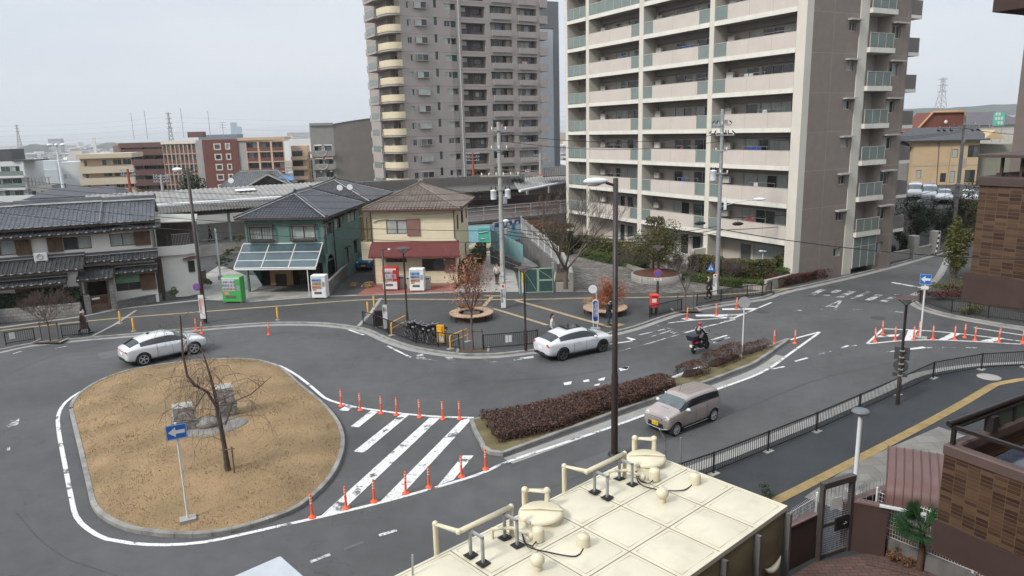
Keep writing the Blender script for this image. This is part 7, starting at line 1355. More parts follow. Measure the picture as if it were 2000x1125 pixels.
def car_body(st,side,ws,rear,wheels,r,paint,halfw):
 rings=[]
 for(x,zb,be,tp,w,wb,wt)in st:
  h=[(0,zb),(.78*w,zb),(w*.975,zb+.10),(w,zb+(be-zb)*.55),(w*.98,be-.07),(wb,be),(wt,tp-min(.10,(tp-be)*.4)),(wt*.80,tp-.015),(0,tp)]
  rings.append([(x,-y,z)for y,z in h]+[(x,y,z)for y,z in h[-2:0:-1]])
 n=len(rings[0]);bm=bmesh.new();V=[[bm.verts.new(p)for p in rg]for rg in rings]
 for i in range(len(st)-1):
  for j in range(n):
   f=bm.faces.new((V[i][j],V[i][(j+1)%n],V[i+1][(j+1)%n],V[i+1][j]));k=j if j<8 else n-1-j
   f.material_index=1 if(k==5 and i in side)else 2 if(k in(6,7)and i in ws)else 3 if(k in(6,7)and i in rear)else 4 if k==0 else 0;f.smooth=True
 for rg,rev in((V[0],True),(V[-1],False)):
  f=bm.faces.new(rg[::-1]if not rev else rg);f.smooth=True
 bmesh.ops.recalc_face_normals(bm,faces=bm.faces)
 me=bpy.data.meshes.new('body');bm.to_mesh(me);bm.free();ms=[paint,CARG,WSG,CARG,DARKT]
 for m_ in ms:me.materials.append(m_)
 o=bpy.data.objects.new('body',me);COL.objects.link(o);s_=o.modifiers.new('s','SUBSURF');s_.levels=s_.render_levels=2;cut=[]
 for x in wheels:
  for s in(1,-1):
   mb=MB();mb.tube([(x,s*(halfw-.30),r),(x,s*(halfw+.3),r)],r+.055,24,4,True,False);me2=mb.mesh('c',ms);bm=bmesh.new();bm.from_mesh(me2);bmesh.ops.remove_doubles(bm,verts=bm.verts,dist=1e-5);bmesh.ops.recalc_face_normals(bm,faces=bm.faces);bm.to_mesh(me2);bm.free()
   c=bpy.data.objects.new('c',me2);COL.objects.link(c);c.hide_render=True;b=o.modifiers.new('b','BOOLEAN');b.operation='DIFFERENCE';b.object=c;b.solver='EXACT';cut.append(c)
 me=evaluated(o)
 for c in cut:bpy.data.objects.remove(c)
 out={}
 for idx,nm in((0,'paintwork'),(1,'side_window'),(2,'windscreen'),(3,'rear_window'),(4,'underbody')):
  for s in((1,-1)if idx==1 else(0,)):
   bm=bmesh.new();bm.from_mesh(me);bmesh.ops.delete(bm,geom=[f for f in bm.faces if f.material_index!=idx or(s and f.calc_center_median().y*s<0)],context='FACES')
   if bm.faces:
    m2=bpy.data.meshes.new(nm);bm.to_mesh(m2);m2.materials.append(ms[idx]);m2.polygons.foreach_set('material_index',[0]*len(m2.polygons));out.setdefault(nm,[]).append(m2)
   bm.free()
 return out
def wheel_mesh(root,x,y,r,rim,spokes=5,w=.22,hub=False):
 s=1 if y>0 else-1;R_=Matrix.Rotation(RAD(-90*s),4,'X')
 t=part('wheel',M['rubber'],root,lambda q:q.lathe([(r*.66,-w/2),(r*.93,-w/2),(r,-w*.36),(r,w*.36),(r*.93,w/2),(r*.70,w/2),(r*.66,w*.42)],28,(x,y,r),M=R_,cap=False))
 def rm(q):
  q.lathe([(r*.665,w*.1),(r*.70,w*.50),(r*.64,w*.46),(r*.62,w*.05),(0,w*.02)],28,(x,y,r),1,True,R_,False);q.lathe([(r*.70,w*.503),(r*.63,w*.48)],28,(x,y,r),0,True,R_,False);q.lathe([(r*.15,w*.1),(r*.15,w*.42),(0,w*.44)],12,(x,y,r),0,True,R_,False)
  for k in range(spokes):
   for d in(-.13,.13):
    a=2*math.pi*k/spokes;q.tube([(x+r*.1*math.cos(a),y+s*w*.40,r+r*.1*math.sin(a)),(x+r*.66*math.cos(a+d),y+s*w*.42,r+r*.66*math.sin(a+d))],r*.045,5)
 part('rim',[rim,DARKT],t,rm)
def car(name,label,loc,rz,st,side,ws,rear,wheels,r,paint,halfw,rim,spokes=5,details=None,cat='car',group=None):
 root=thing(name,label,cat,loc,rz,group);B=car_body(st,side,ws,rear,wheels,r,paint,halfw);body=None
 for nm in('paintwork','underbody','side_window','windscreen','rear_window'):
  for me in B.get(nm,[]):link('body' if nm=='paintwork' else nm,me,root)
 for x in wheels:
  for s in(1,-1):wheel_mesh(root,x,s*(halfw-.12),r,rim,spokes)
 if details:details(root)
 return root
def heading(f,rr,ht,side):
 a,b=G(*f).xy,G(*rr).xy;d=(a-b).normalized();n=Vector((-d.y,d.x));c=(a+b)/2+n*ht*side;return(c.x,c.y,.009),math.atan2(d.y,d.x),(a-b).length
PW=mat('pearl_white_paint',(.56,.575,.59),.22,.03,1,spec=.6,coat=.8);PP=mat('rose_beige_paint',(.335,.285,.262),.30,.04,1,metal=.25,spec=.6,coat=.7)
SUV=[(-2.28,.46,.82,.88,.66,.62,.46),(-2.22,.34,.98,1.03,.82,.78,.58),(-2.06,.27,1.04,1.10,.89,.83,.64),(-1.46,.24,1.06,1.43,.915,.83,.62),(-.85,.23,1.03,1.555,.925,.83,.63),(-.1,.22,1.01,1.60,.925,.83,.65),(.45,.22,.99,1.56,.925,.83,.63),(1.12,.22,.98,1.08,.925,.83,.70),(1.7,.25,.95,1.03,.915,.80,.62),(2.08,.29,.88,.95,.86,.74,.55),(2.24,.38,.74,.80,.72,.62,.45),(2.27,.46,.66,.70,.6,.5,.4)]
def suv_details(kind):
 def f(root):
  for s in(1,-1):
   if kind==0:part('tail_lamp',TAIL,root,lambda q:(q.ell((-2.20,s*.60,.90),(.06,.26,.055),12,6,0,Matrix.Rotation(s*.28,4,'Z'))))
   else:part('tail_lamp',TAIL,root,lambda q:(q.ell((-2.20,s*.62,.93),(.06,.24,.07),12,6,0,Matrix.Rotation(s*.25,4,'Z')),q.ell((-2.15,s*.72,.42),(.05,.035,.10),8,6)))
   part('headlight',HEADL,root,lambda q:q.ell((2.06,s*.70,.80),(.13,.13,.05),10,6,0,Matrix.Rotation(-s*.5,4,'Z')));part('mirror',PW,root,lambda q:(q.ell((.80,s*1.0,1.06),(.09,.11,.075),10,7),q.cbox((.8,s*.90,1.02),(.05,.14,.03))))
   for x in(-.32,.62):part('door_handle',PW,root,lambda q:q.bbox(x-.11,x+.11,s*.93-.015,s*.93+.015,.90,.93,.01))
   part('door_seam',DARKT,root,lambda q:[q.tube([(x,s*.934,.36),(x,s*.93,.65),(x,s*.915,.93)],.006,4)for x in(-.62,.22,1.0)]);part('sill_trim',DARKT,root,lambda q:q.box(-.9,1.0,s*.895-.02,s*.895+.02,.24,.29))
  part('rear_bumper_trim',DARKT,root,lambda q:(q.bbox(-2.26,-2.0,-.66,.66,.30,.46,.04)));part('number_plate',PLATE,root,lambda q:q.box(-2.285,-2.26,-.17,.17,.66 if kind else .68,.82));part('front_grille',DARKT,root,lambda q:q.bbox(2.12,2.26,-.42,.42,.45,.68,.03))
  if kind:part('sunroof',CARG,root,lambda q:q.add([(-.75,-.40,1.585),(.25,-.42,1.618),(.25,.42,1.618),(-.75,.40,1.585),(-.75,-.40,1.56),(.25,-.42,1.60),(.25,.42,1.60),(-.75,.40,1.56)],[(0,1,2,3),(0,4,5,1),(2,6,7,3)]));part('sunroof_deflector',DARKT,root,lambda q:q.box(-.78,-.74,-.36,.36,1.59,1.66))
  else:part('light_bar',TAIL,root,lambda q:q.bbox(-2.27,-2.2,-.5,.5,.895,.92,.01));part('roof_fin',DARKT,root,lambda q:q.ell((-.75,0,1.6),(.10,.02,.05),8,6))
  part('wiper',DARKT,root,lambda q:q.tube([(1.05,.3,1.12),(.9,-.35,1.2)],.01,4))
 return f
loc,rz,wb=heading((380,691.5),(281,714),.80,1);car('parked_car','white coupe shaped car passing behind the bare weeping tree',loc,rz,SUV,(3,4,5,6),(6,),(2,),(-1.40,1.42),.37,PW,.93,RIML,5,suv_details(0));coupe=[q for q in bpy.data.objects if q.name=='parked_car'][0];coupe.name='coupe_car'
loc,rz,wb=heading((1174,687.5),(1099,704),.80,1);car('coupe_car','white coupe shaped car stopped at the kerb with dark wheels and sunroof',loc,rz,SUV,(3,4,5,6),(6,),(2,),(-1.34,1.38),.37,PW,.93,RIMD,5,suv_details(1))
KEI=[(a_,b_,c_,d_,e_,f_,g_+(.035 if d_>1.3 else 0))for a_,b_,c_,d_,e_,f_,g_ in[(-1.70,.36,.74,.80,.58,.56,.46),(-1.67,.25,.95,1.15,.695,.68,.57),(-1.60,.22,.99,1.44,.725,.70,.605),(-1.25,.2,.99,1.51,.735,.705,.62),(-.4,.2,.985,1.535,.738,.705,.63),(.30,.2,.98,1.51,.738,.705,.62),(.46,.2,.975,1.46,.738,.705,.60),(.98,.2,.965,1.035,.735,.70,.62),(1.40,.22,.93,.985,.73,.69,.60),(1.62,.27,.86,.91,.70,.66,.55),(1.70,.36,.66,.72,.62,.58,.46)]]
def kei_details(root):
 for s in(1,-1):
  part('headlight',HEADL,root,lambda q:(q.lathe([(.13,-.1),(.13,.0),(.11,.015),(.10,.0),(0,.012)],18,(1.655,s*.50,.76),M=Matrix.Rotation(RAD(90),4,'Y'))));part('mirror',M['white'],root,lambda q:(q.ell((.62,s*.83,1.03),(.075,.10,.07),10,7),q.cbox((.63,s*.74,.98),(.05,.14,.03))))
  for x in(-.52,.38):part('door_handle',M['galv'],root,lambda q:q.bbox(x-.07,x+.07,s*.742-.014,s*.742+.014,.86,.89,.01))
  part('door_seam',DARKT,root,lambda q:[q.tube([(x,s*.742,.30),(x,s*.745,.6),(x,s*.732,.90)],.005,4)for x in(-.72,.02,.78)]);part('sill_trim',M['galv'],root,lambda q:q.box(-.8,.75,s*.725-.012,s*.725+.012,.235,.255));part('tail_lamp',TAIL,root,lambda q:q.ell((-1.62,s*.6,.8),(.07,.09,.12),8,6))
 part('grille',DARKT,root,lambda q:(q.bbox(1.60,1.705,-.36,.36,.70,.76,.02)));part('grille_bar',M['galv'],root,lambda q:q.bbox(1.66,1.725,-.34,.34,.715,.745,.01));part('intake',DARKT,root,lambda q:q.bbox(1.56,1.70,-.42,.42,.34,.56,.03));part('bumper_trim',M['galv'],root,lambda q:q.tube([(1.60,-.62,.36),(1.72,-.4,.33),(1.73,0,.325),(1.72,.4,.33),(1.60,.62,.36)],.022,6));pl=part('number_plate',PLATEY,root,lambda q:q.box(1.70,1.722,-.165,.165,.42,.585));text_part('lettering','41-27',.10,mat('plate_ink',(.02,.02,.02),.6,0),pl,(1.726,0,.49),(RAD(90),0,RAD(90)))
 part('aerial',DARKT,root,lambda q:q.tube([(.28,.02,1.52),(.12,.02,1.80)],.009,4));part('bonnet_scoop',DARKT,root,lambda q:q.cbox((1.12,0,1.025),(.03,.4,.012)));part('wiper',DARKT,root,lambda q:[q.tube([(.98,a,1.06),(.88,a-.4,1.16)],.009,4)for a in(.45,.05)]);part('inspection_sticker',M['white'],root,lambda q:[q.cbox((.53,a,1.42),(.012,.06,.06))for a in(.48,-.5)]);part('roof_ribs',PP,root,lambda q:[q.tube([(-1.3,a,1.512),(-.4,a,1.537),(.25,a,1.518)],.007,4)for a in(-.42,-.25,-.08,.08,.25,.42)])
loc,rz,wb=heading((1318,852),(1393,822),.66,-1);car('small_car','boxy rose beige small car with a yellow plate driving below the median',loc,rz,KEI,(2,3,4,5,6),(6,),(),(-1.20,1.20),.285,PP,.735,RIML,8,kei_details)
PB=mat('blue_van_paint',(.05,.14,.27),.3,.04,1,coat=.6)
def small_details(root):
 for s in(1,-1):part('headlight',HEADL,root,lambda q:q.ell((1.60,s*.55,.82),(.1,.13,.1),10,6));part('mirror',DARKT,root,lambda q:q.ell((.7,s*.82,1.08),(.07,.09,.07),8,6))
 part('number_plate',PLATEY,root,lambda q:q.box(1.70,1.72,-.17,.17,.45,.61));part('grille',DARKT,root,lambda q:q.bbox(1.6,1.705,-.4,.4,.62,.74,.02))
g=G(715,530);o=car('small_van','blue small van with a yellow plate parked nose out between the two houses',(g.x,g.y+1.0,.13),RAD(-93),[(a,b,c*1.02,d*1.12,w,x,y)for a,b,c,d,w,x,y in KEI],(2,3,4,5,6),(6,),(),(-1.2,1.2),.285,PB,.735,RIML,6,small_details,'van')
VAN=[(-2.3,.4,1.0,1.2,.74,.74,.64),(-2.26,.3,1.12,1.85,.84,.82,.70),(-2.1,.25,1.12,1.96,.845,.82,.72),(-.8,.22,1.12,1.98,.845,.82,.72),(.8,.22,1.12,1.97,.845,.82,.72),(1.2,.22,1.12,1.90,.845,.82,.70),(1.85,.22,1.10,1.18,.84,.80,.66),(2.2,.28,.95,1.02,.80,.74,.6),(2.3,.38,.7,.76,.7,.66,.5)]
def van_details(root):
 for s in(1,-1):part('headlight',HEADL,root,lambda q:q.ell((2.15,s*.6,.78),(.12,.14,.1),8,6))
 part('ladder_rack',M['galv'],root,lambda q:[q.tube([(x,-.5,2.05),(x,.5,2.05)],.03,5)for x in(-1.6,-.2,.9)]+[q.tube([(-1.8,y,2.08),(1.1,y,2.08)],.03,5)for y in(-.4,.3)]);part('number_plate',PLATE,root,lambda q:q.box(2.29,2.32,-.17,.17,.48,.64))
PARKZ=3.05
for i,(x,yb,st,lab,cat,dt)in enumerate(((1790,388,VAN,'white van half hidden behind a small pine at the left of the raised car park','van',None),(1818,392,VAN,'white work van with a ladder rack on the raised car park','van',van_details),(1847,396,SUV,'white hatchback parked right of the work van on the raised car park','car',None),(1896,398,SUV,'white car parked right of the concrete utility pole on the raised car park','car',None))):
 g=G(x,yb,PARKZ);car('parked_van' if cat=='van' else 'parked_car',lab,(g.x,g.y+.5,PARKZ),RAD(-118),st,(2,3,4,5)if cat=='van' else(3,4,5,6),(5,)if cat=='van' else(6,),(),(-1.3,1.35),.33,PW,.84 if cat=='van' else .93,RIML,5,dt,cat,'cars on the raised car park')
g=G(1838,412,PARKZ-.9);car('parked_car','dark car in the shade below the white parked hatchback',(g.x,g.y+1,PARKZ-.95),RAD(-30),SUV,(3,4,5,6),(6,),(2,),(-1.3,1.35),.33,mat('black_car_paint',(.012,.014,.017),.2,.05,1,coat=.7),.93,RIMD)
def skin_mesh(name,pts,edges,rad,mt,parent,sub=1):
 me=bpy.data.meshes.new(name);me.from_pydata(pts,edges,[]);o=bpy.data.objects.new(name,me);COL.objects.link(o);s=o.modifiers.new('s','SKIN');s.use_smooth_shade=True;sv=me.skin_vertices[0].data
 for i,r in enumerate(rad):sv[i].radius=r if isinstance(r,tuple)else(r,r)
 sv[0].use_root=True;b=o.modifiers.new('u','SUBSURF');b.levels=b.render_levels=sub;m2=evaluated(o);m2.materials.clear();m2.materials.append(mt);return link(name,m2,parent)
SKIN=mat('skin',(.42,.26,.19),.6,.05,8);HAIR=mat('dark_hair',(.018,.014,.012),.6,.2,20);MASK=mat('face_mask',(.68,.69,.70),.8,.03,5)
def person(label,x,y,rz,top,legs,hands=((.05,.24,.86),(.05,-.24,.86)),elbows=((-.04,.25,1.12),(-.04,-.25,1.12)),feet=((.0,.10),(.0,-.10)),knees=None,coat=None,long=0,mask=True,hair=HAIR,shoe=DARKT,lean=0.0,s=1.0,z=.122,pelvis=None,group=None,mesh_z=0,headx=0,cap=None):
 g=G(x,y,z)if not isinstance(x,Vector)else x;r=thing('person',label,'person',(g.x,g.y,z if not isinstance(x,Vector)else g.z),rz);r.scale=(s,s,s)
 P=Vector(pelvis or(0,0,.90));C_=P+Vector((lean*.4,0,.40));N_=P+Vector((lean*.55,0,.58));H_=N_+Vector((.03+headx,0,.13));knees=knees or[((f[0]+P.x)/2+.03,f[1]*1.02,.48)for f in feet]
 pts=[P,P+Vector((lean*.2,0,.2)),C_,N_,H_,H_+Vector((0,0,.07))];ed=[(0,1),(1,2),(2,3),(3,4),(4,5)];rad=[(.14,.11),(.13,.10),(.155,.105),.052,.085,.078]
 def limb(base,chain,rr):
  k=base
  for p,q in zip(chain,rr):pts.append(Vector(p));rad.append(q);ed.append((k,len(pts)-1));k=len(pts)-1
  return k
 sh=[C_+Vector((0,s_*.17,.10))for s_ in(1,-1)]
 for i,s_ in enumerate((1,-1)):
  e,h=Vector(elbows[i]),Vector(hands[i]);k=limb(2,[sh[i],e,h],[.052,.042,.030]);d=(h-e).normalized();side=d.cross(Vector((0,s_,.2))).normalized();palm=h+d*.06;kp=limb(k,[palm],[(.030,.018)])
  for f in range(4):b=palm+side*(.022-.015*f)+d*.02;limb(kp,[b,b+d*(.035-.004*abs(f-1))+Vector((.004,-s_*.006,0)),b+d*(.062-.007*abs(f-1))+Vector((.008,-s_*.016,0))],[.009,.0085,.007])
  limb(k,[h+d*.03+side*.032,h+d*.065+side*.045],[.010,.008])
  f=feet[i];fz=f[2]if len(f)>2 else .0;limb(0,[P+Vector((0,s_*.09,-.06)),Vector(knees[i]),(f[0]-.03,f[1],fz+.09),(f[0]+.12,f[1]*1.05,fz+.04)],[.085,.058,.040,.028])
 skin_mesh('body',pts,ed,rad,SKIN,r)
 tp=[P+Vector((0,0,-.02)),P+Vector((lean*.2,0,.2)),C_,N_+Vector((0,0,-.04))];te=[(0,1),(1,2),(2,3)];tr=[(.165,.135),(.155,.125),(.18,.13),.062]
 for i in(0,1):
  n=len(tp);tp+=[sh[i],Vector(elbows[i]),Vector(elbows[i]).lerp(Vector(hands[i]),.93)];te+=[(2,n),(n,n+1),(n+1,n+2)];tr+=[.074,.062,.050]
 skin_mesh('jacket',tp,te,tr,top,r)
 lp=[P];le=[];lr=[(.155,.125)]
 for i,s_ in enumerate((1,-1)):n=len(lp);f=feet[i];fz=f[2]if len(f)>2 else 0;lp+=[P+Vector((0,s_*.09,-.07)),Vector(knees[i]),Vector((f[0]-.03,f[1],fz+.11))];le+=[(0,n),(n,n+1),(n+1,n+2)];lr+=[.102,.076,.062]
 skin_mesh('trousers',lp,le,lr,legs,r)
 for i in(0,1):f=feet[i];fz=f[2]if len(f)>2 else 0;part('shoe',shoe,r,lambda q:q.ell((f[0]+.05,f[1],fz+.045),(.155,.062,.062),12,7))
 if coat:part('coat_skirt',coat,r,lambda q:q.grid([[(P.x+math.cos(t)*rx*(1+.05*math.sin(5*t))-.02,math.sin(t)*ry*(1+.05*math.cos(6*t)),zz)for t in[2*math.pi*k/20 for k in range(21)]]for rx,ry,zz in((.13,.175,P.z+.25),(.165,.20,P.z),(.21,.23,P.z-long*.5),(.25,.255,P.z-long))],0,True))
 hd=H_+Vector((.0,0,.035));part('hair',hair,r,lambda q:(q.ell(hd+Vector((-.022,0,.03)),(.10,.093,.10),14,9),q.ell(hd+Vector((-.05,0,-.04)),(.06,.08,.09),10,7))if cap is None else q.ell(hd+Vector((-.01,0,.03)),(.125,.115,.12),14,9))
 part('face',DARKT,r,lambda q:([q.ell(hd+Vector((.083,s_*.032,-.005)),(.008,.012,.007),6,5)for s_ in(1,-1)],q.ell(hd+Vector((.083,0,-.075)),(.006,.025,.006),6,5)));part('nose_and_ears',SKIN,r,lambda q:(q.ell(hd+Vector((.092,0,-.035)),(.014,.012,.02),6,5),[q.ell(hd+Vector((0,s_*.088,-.02)),(.018,.010,.028),6,5)for s_ in(1,-1)]))
 if mask:part('mask',MASK,r,lambda q:q.ell(hd+Vector((.045,0,-.055)),(.058,.066,.045),12,7))
 return r
cl=lambda n,c:mat(n,c,.85,.15,8)
BRN=cl('brown_coat',(.075,.042,.038));o=person('walker in a long brown coat and cream scarf by the left railing',166,652,RAD(8),BRN,DARKT,hands=((.12,.24,.88),(-.10,-.24,.88)),feet=((.34,.08),(-.30,-.08,.02)),coat=BRN,long=.52);part('scarf',cl('cream_scarf',(.55,.50,.42)),o,lambda q:q.lathe([(.10,1.40),(.135,1.44),(.13,1.50),(.095,1.53)],16,(.02,0,0)))
o=person('person in a cream jacket with a dark shoulder bag walking up the lane',971,555,RAD(80),cl('cream_jacket',(.52,.48,.41)),DARKT,feet=((.10,.09),(-.16,-.09,.02)),mask=False,z=.135);part('shoulder_bag',cl('dark_bag',(.05,.03,.03)),o,lambda q:(q.bbox(-.14,.14,-.36,-.24,.82,1.10,.03),q.tube([(0,-.28,1.1),(-.12,-.1,1.35),(-.1,.12,1.46)],.014,5)))
o=person('masked woman in a white top standing behind the stopped white coupe',1079,668,RAD(-10),cl('white_top',(.60,.58,.55)),cl('grey_trousers',(.12,.12,.13)),hair=cl('brown_hair',(.06,.03,.025)));part('ponytail',cl('brown_hair',(.06,.03,.025)),o,lambda q:q.ell((-.09,0,1.55),(.05,.06,.13),10,7))
NAV=cl('navy_coat',(.014,.016,.026));person('man in a long dark coat and jeans looking at a phone by the bus stop',1189,636,RAD(-25),NAV,cl('blue_jeans',(.05,.085,.15)),hands=((.26,.10,1.10),(.26,-.08,1.10)),elbows=((.06,.25,1.10),(.06,-.25,1.10)),coat=NAV,long=.28,headx=.03)
BLK=cl('black_coat',(.012,.012,.014));person('walker in a billowing black coat behind the railing near the steel pole',1384,583,RAD(-170),BLK,BLK,hands=((.10,.26,.9),(-.14,-.28,.9)),feet=((.20,.08),(-.24,-.08,.03)),coat=BLK,long=.24,hair=cl('brown_hair',(.06,.03,.025)))
g=on(411,468,80);person('dark silhouetted person walking on the platform under the left roof',Vector((g.x,g.y,1.26)),None,RAD(20),BLK,BLK,feet=((.22,.08),(-.2,-.08,.02)),mask=False)
a,b=G(1381,681).xy,G(1354,691).xy;d=(a-b).normalized();c=(a+b)/2;sc=thing('scooter','black and red delivery scooter with a dark top box','scooter',(c.x,c.y,.008),math.atan2(d.y,d.x));SRED=mat('scooter_red',(.35,.015,.02),.25,.1,4,coat=.6)
for x in(-.62,.62):w=part('wheel',M['rubber'],sc,lambda q:q.lathe([(.14,-.05),(.20,-.055),(.225,-.02),(.225,.02),(.20,.055),(.14,.05)],22,(x,0,.225),M=Matrix.Rotation(RAD(90),4,'X')));part('rim',RIMD,w,lambda q:q.lathe([(.14,-.03),(.14,.03),(0,.035)],14,(x,0,.225),M=Matrix.Rotation(RAD(90),4,'X')))
part('body',DARKT,sc,lambda q:(q.tube([(-.75,0,.62),(-.4,0,.55),(-.1,0,.40),(.25,0,.30),(.42,0,.45),(.40,0,.95)],[.08,.16,.15,.12,.13,.06],10),q.box(-.15,.32,-.14,.14,.24,.30),q.tube([(.62,0,.22),(.50,0,.6),(.42,0,.98)],.035,6)));part('front_shield',DARKT,sc,lambda q:q.ell((.46,0,.62),(.08,.20,.32),12,8));part('front_mudguard',DARKT,sc,lambda q:q.ell((.62,0,.40),(.2,.07,.09),10,6));part('side_panel',SRED,sc,lambda q:q.ell((-.5,0,.62),(.30,.17,.09),12,8));part('seat',DARKT,sc,lambda q:q.ell((-.25,0,.76),(.36,.13,.07),12,7));part('tail_lamp',TAIL,sc,lambda q:q.ell((-.82,0,.66),(.05,.10,.05),8,6));part('number_plate',PLATE,sc,lambda q:q.box(-.92,-.90,-.08,.08,.42,.56));part('handlebar',DARKT,sc,lambda q:(q.tube([(.26,.32,1.02),(.40,.1,1.0),(.40,-.1,1.0),(.26,-.32,1.02)],.016,6),[q.tube([(.34,s_*.24,1.02),(.38,s_*.30,1.18)],.008,4)for s_ in(1,-1)],[q.ell((.38,s_*.31,1.20),(.02,.05,.035),8,6)for s_ in(1,-1)]));part('headlight',HEADL,sc,lambda q:q.ell((.50,0,.92),(.05,.09,.06),8,6));part('windshield',M['lamp_white'],sc,lambda q:q.ell((.58,0,.86),(.14,.10,.02),8,6));part('exhaust',M['galv'],sc,lambda q:q.tube([(-.15,-.15,.22),(-.5,-.18,.26),(-.8,-.18,.32)],[.03,.05,.05],8))
tb=thing('top_box','dark navy delivery box on the rear of the scooter','box',(c.x-d.x*.74,c.y-d.y*.74,.80),math.atan2(d.y,d.x));part('box_body',cl('navy_box',(.016,.018,.030)),tb,lambda q:q.add([(-.22,-.20,0),(.24,-.20,0),(.24,.20,0),(-.22,.20,0),(-.28,-.27,.26),(.26,-.27,.26),(.26,.27,.26),(-.28,.27,.26)],[(0,3,2,1),(0,1,5,4),(1,2,6,5),(2,3,7,6),(3,0,4,7),(4,5,6,7)]));part('box_lid',cl('navy_lid',(.03,.032,.05)),tb,lambda q:q.bbox(-.30,.28,-.29,.29,.262,.32,.03))
HEL=mat('helmet_red',(.33,.02,.035),.2,.08,3,coat=.7);rd=person('scooter rider in black with a dark red helmet and pale sleeve stripe',Vector((c.x,c.y,.008)),None,math.atan2(d.y,d.x),BLK,BLK,pelvis=(-.20,0,.84),lean=.12,hands=((.24,.29,1.04),(.24,-.29,1.04)),elbows=((.0,.30,1.10),(.0,-.30,1.10)),feet=((.10,.15,.29),(.12,-.15,.29)),knees=((.26,.17,.66),(.26,-.17,.66)),hair=HEL,cap=1,mask=False)
part('sleeve_stripe',M['white'],rd,lambda q:[q.tube([(-.12,s_*.25,1.36),(-.02,s_*.36,1.16),(.2,s_*.335,1.08)],.022,5)for s_ in(1,-1)])
def wires():
 bm_=M['black']
 def cab(lab,a,b,sag,n=1,gap=.25,r=.018):
  o=thing('power_cable',lab,'cable',a,0,'overhead cables')
  for k in range(n):
   pts=[Vector(a).lerp(Vector(b),t/16)-Vector((0,0,sag*4*(t/16)*(1-t/16)+gap*k))-Vector(a)for t in range(17)];part('strand',bm_,o,lambda q:q.tube(pts,r,4))
 A,B,C_=POLE_A,POLE_B,POLE_C;dn=lambda p,d:Vector((p.x,p.y,p.z-d))
 farL=on(-150,330,62)
 cab('upper cables spanning from the lane pole to the steel pole',dn(A,.6),dn(B,1.6),.6,2,.5);cab('thick lower cables spanning from the lane pole to the steel pole',dn(A,7),dn(B,8.2),.7,3,.25,.022);cab('upper cables spanning from the steel pole toward the weathered right pole',dn(B,1.5),dn(C_,1.2),.7,3,.12);cab('thick lower cables from the steel pole toward the weathered right pole',dn(B,7.6),dn(C_,6.6),.8,2,.9,.025);cab('thick sagging cable from the steel pole toward the brown tiled building',dn(B,8.4),on(2060,508,44),.5,1,.2,.03)
 cab('upper cables from the lane pole to far left over the houses',dn(A,4.6),farL,1.0,3,.45);cab('service cables crossing in front of the cream and green houses',dn(A,7.3),on(-120,380,52),.6,2,.8,.02);cab('service drop from the lane pole to the cream house',dn(A,5.2),(-8,59,6.0),.3);cab('high cable from the right pole out past the brown tiled building',dn(C_,1.1),on(2100,262,60),.3,1,.2,.025)
 for i,(x,y)in enumerate(((1367,436),(1441,437))):p=on(x,y,52.2);o=thing('cable_closure','dark cable splice case hanging %s the steel pole'%('left of' if i==0 else 'right of'),'cable box',p,0,'splice cases');part('case',M['black'],o,lambda q:q.ell((0,0,0),(.42,.12,.14),12,7));part('hanger',M['black'],o,lambda q:q.tube([(0,0,.1),(0,0,.3)],.02,4))
 def far(lab,y0,y1,ym):a,b,c=on(-200,y0,640),on(328,ym,625),on(1150,y1,620);o=thing('transmission_line',lab,'cable',a,0,'far transmission lines');part('strand',M['galv'],o,lambda q:q.tube([a.lerp(b,t/8)-a-Vector((0,0,5*4*(t/8)*(1-t/8)))for t in range(9)]+[b.lerp(c,t/8)-a-Vector((0,0,6*4*(t/8)*(1-t/8)))for t in range(1,9)],.06,3))
 for k,(y0,ym)in enumerate(((240,228),(250,238),(260,248),(272,258))):far('%s thin transmission line from the top through the grey lattice pylon'%ORD[k],y0,ym-14,ym)
wires()
BARK=mat('grey_bark',(.11,.088,.075),.9,.25,6,.4,40);TWIG=mat('purple_twig',(.095,.062,.055),.9,.2,8);BARKB=mat('brown_bark',(.085,.060,.048),.9,.25,6,.4,40)
LG={'ever':leafmat('evergreen_leaf',[(.035,.055,.018),(.06,.075,.022),(.085,.080,.025),(.13,.085,.03)]),'hedge':leafmat('clipped_hedge_leaf',[(.045,.07,.022),(.08,.10,.03),(.12,.10,.036),(.16,.085,.04)]),'green':leafmat('azalea_leaf',[(.05,.075,.018),(.085,.11,.025),(.04,.06,.018)]),'red':leafmat('wine_leaf',[(.075,.02,.02),(.12,.03,.028),(.05,.03,.018)]),'dark':leafmat('dark_leaf',[(.016,.032,.013),(.028,.045,.018),(.04,.055,.02)]),'rust':leafmat('rust_leaf',[(.28,.075,.035),(.36,.12,.05),(.20,.055,.03),(.30,.13,.06)]),'russet':leafmat('russet_leaf',[(.30,.115,.065),(.36,.17,.095),(.21,.095,.06)]),'brown':leafmat('brown_leaf',[(.14,.075,.035),(.19,.10,.045),(.10,.055,.03)]),'straw':leafmat('straw',[(.36,.22,.11),(.44,.29,.15),(.26,.15,.075)]),'bamboo':leafmat('yellow_green_leaf',[(.10,.11,.02),(.06,.08,.02),(.15,.12,.03)])}
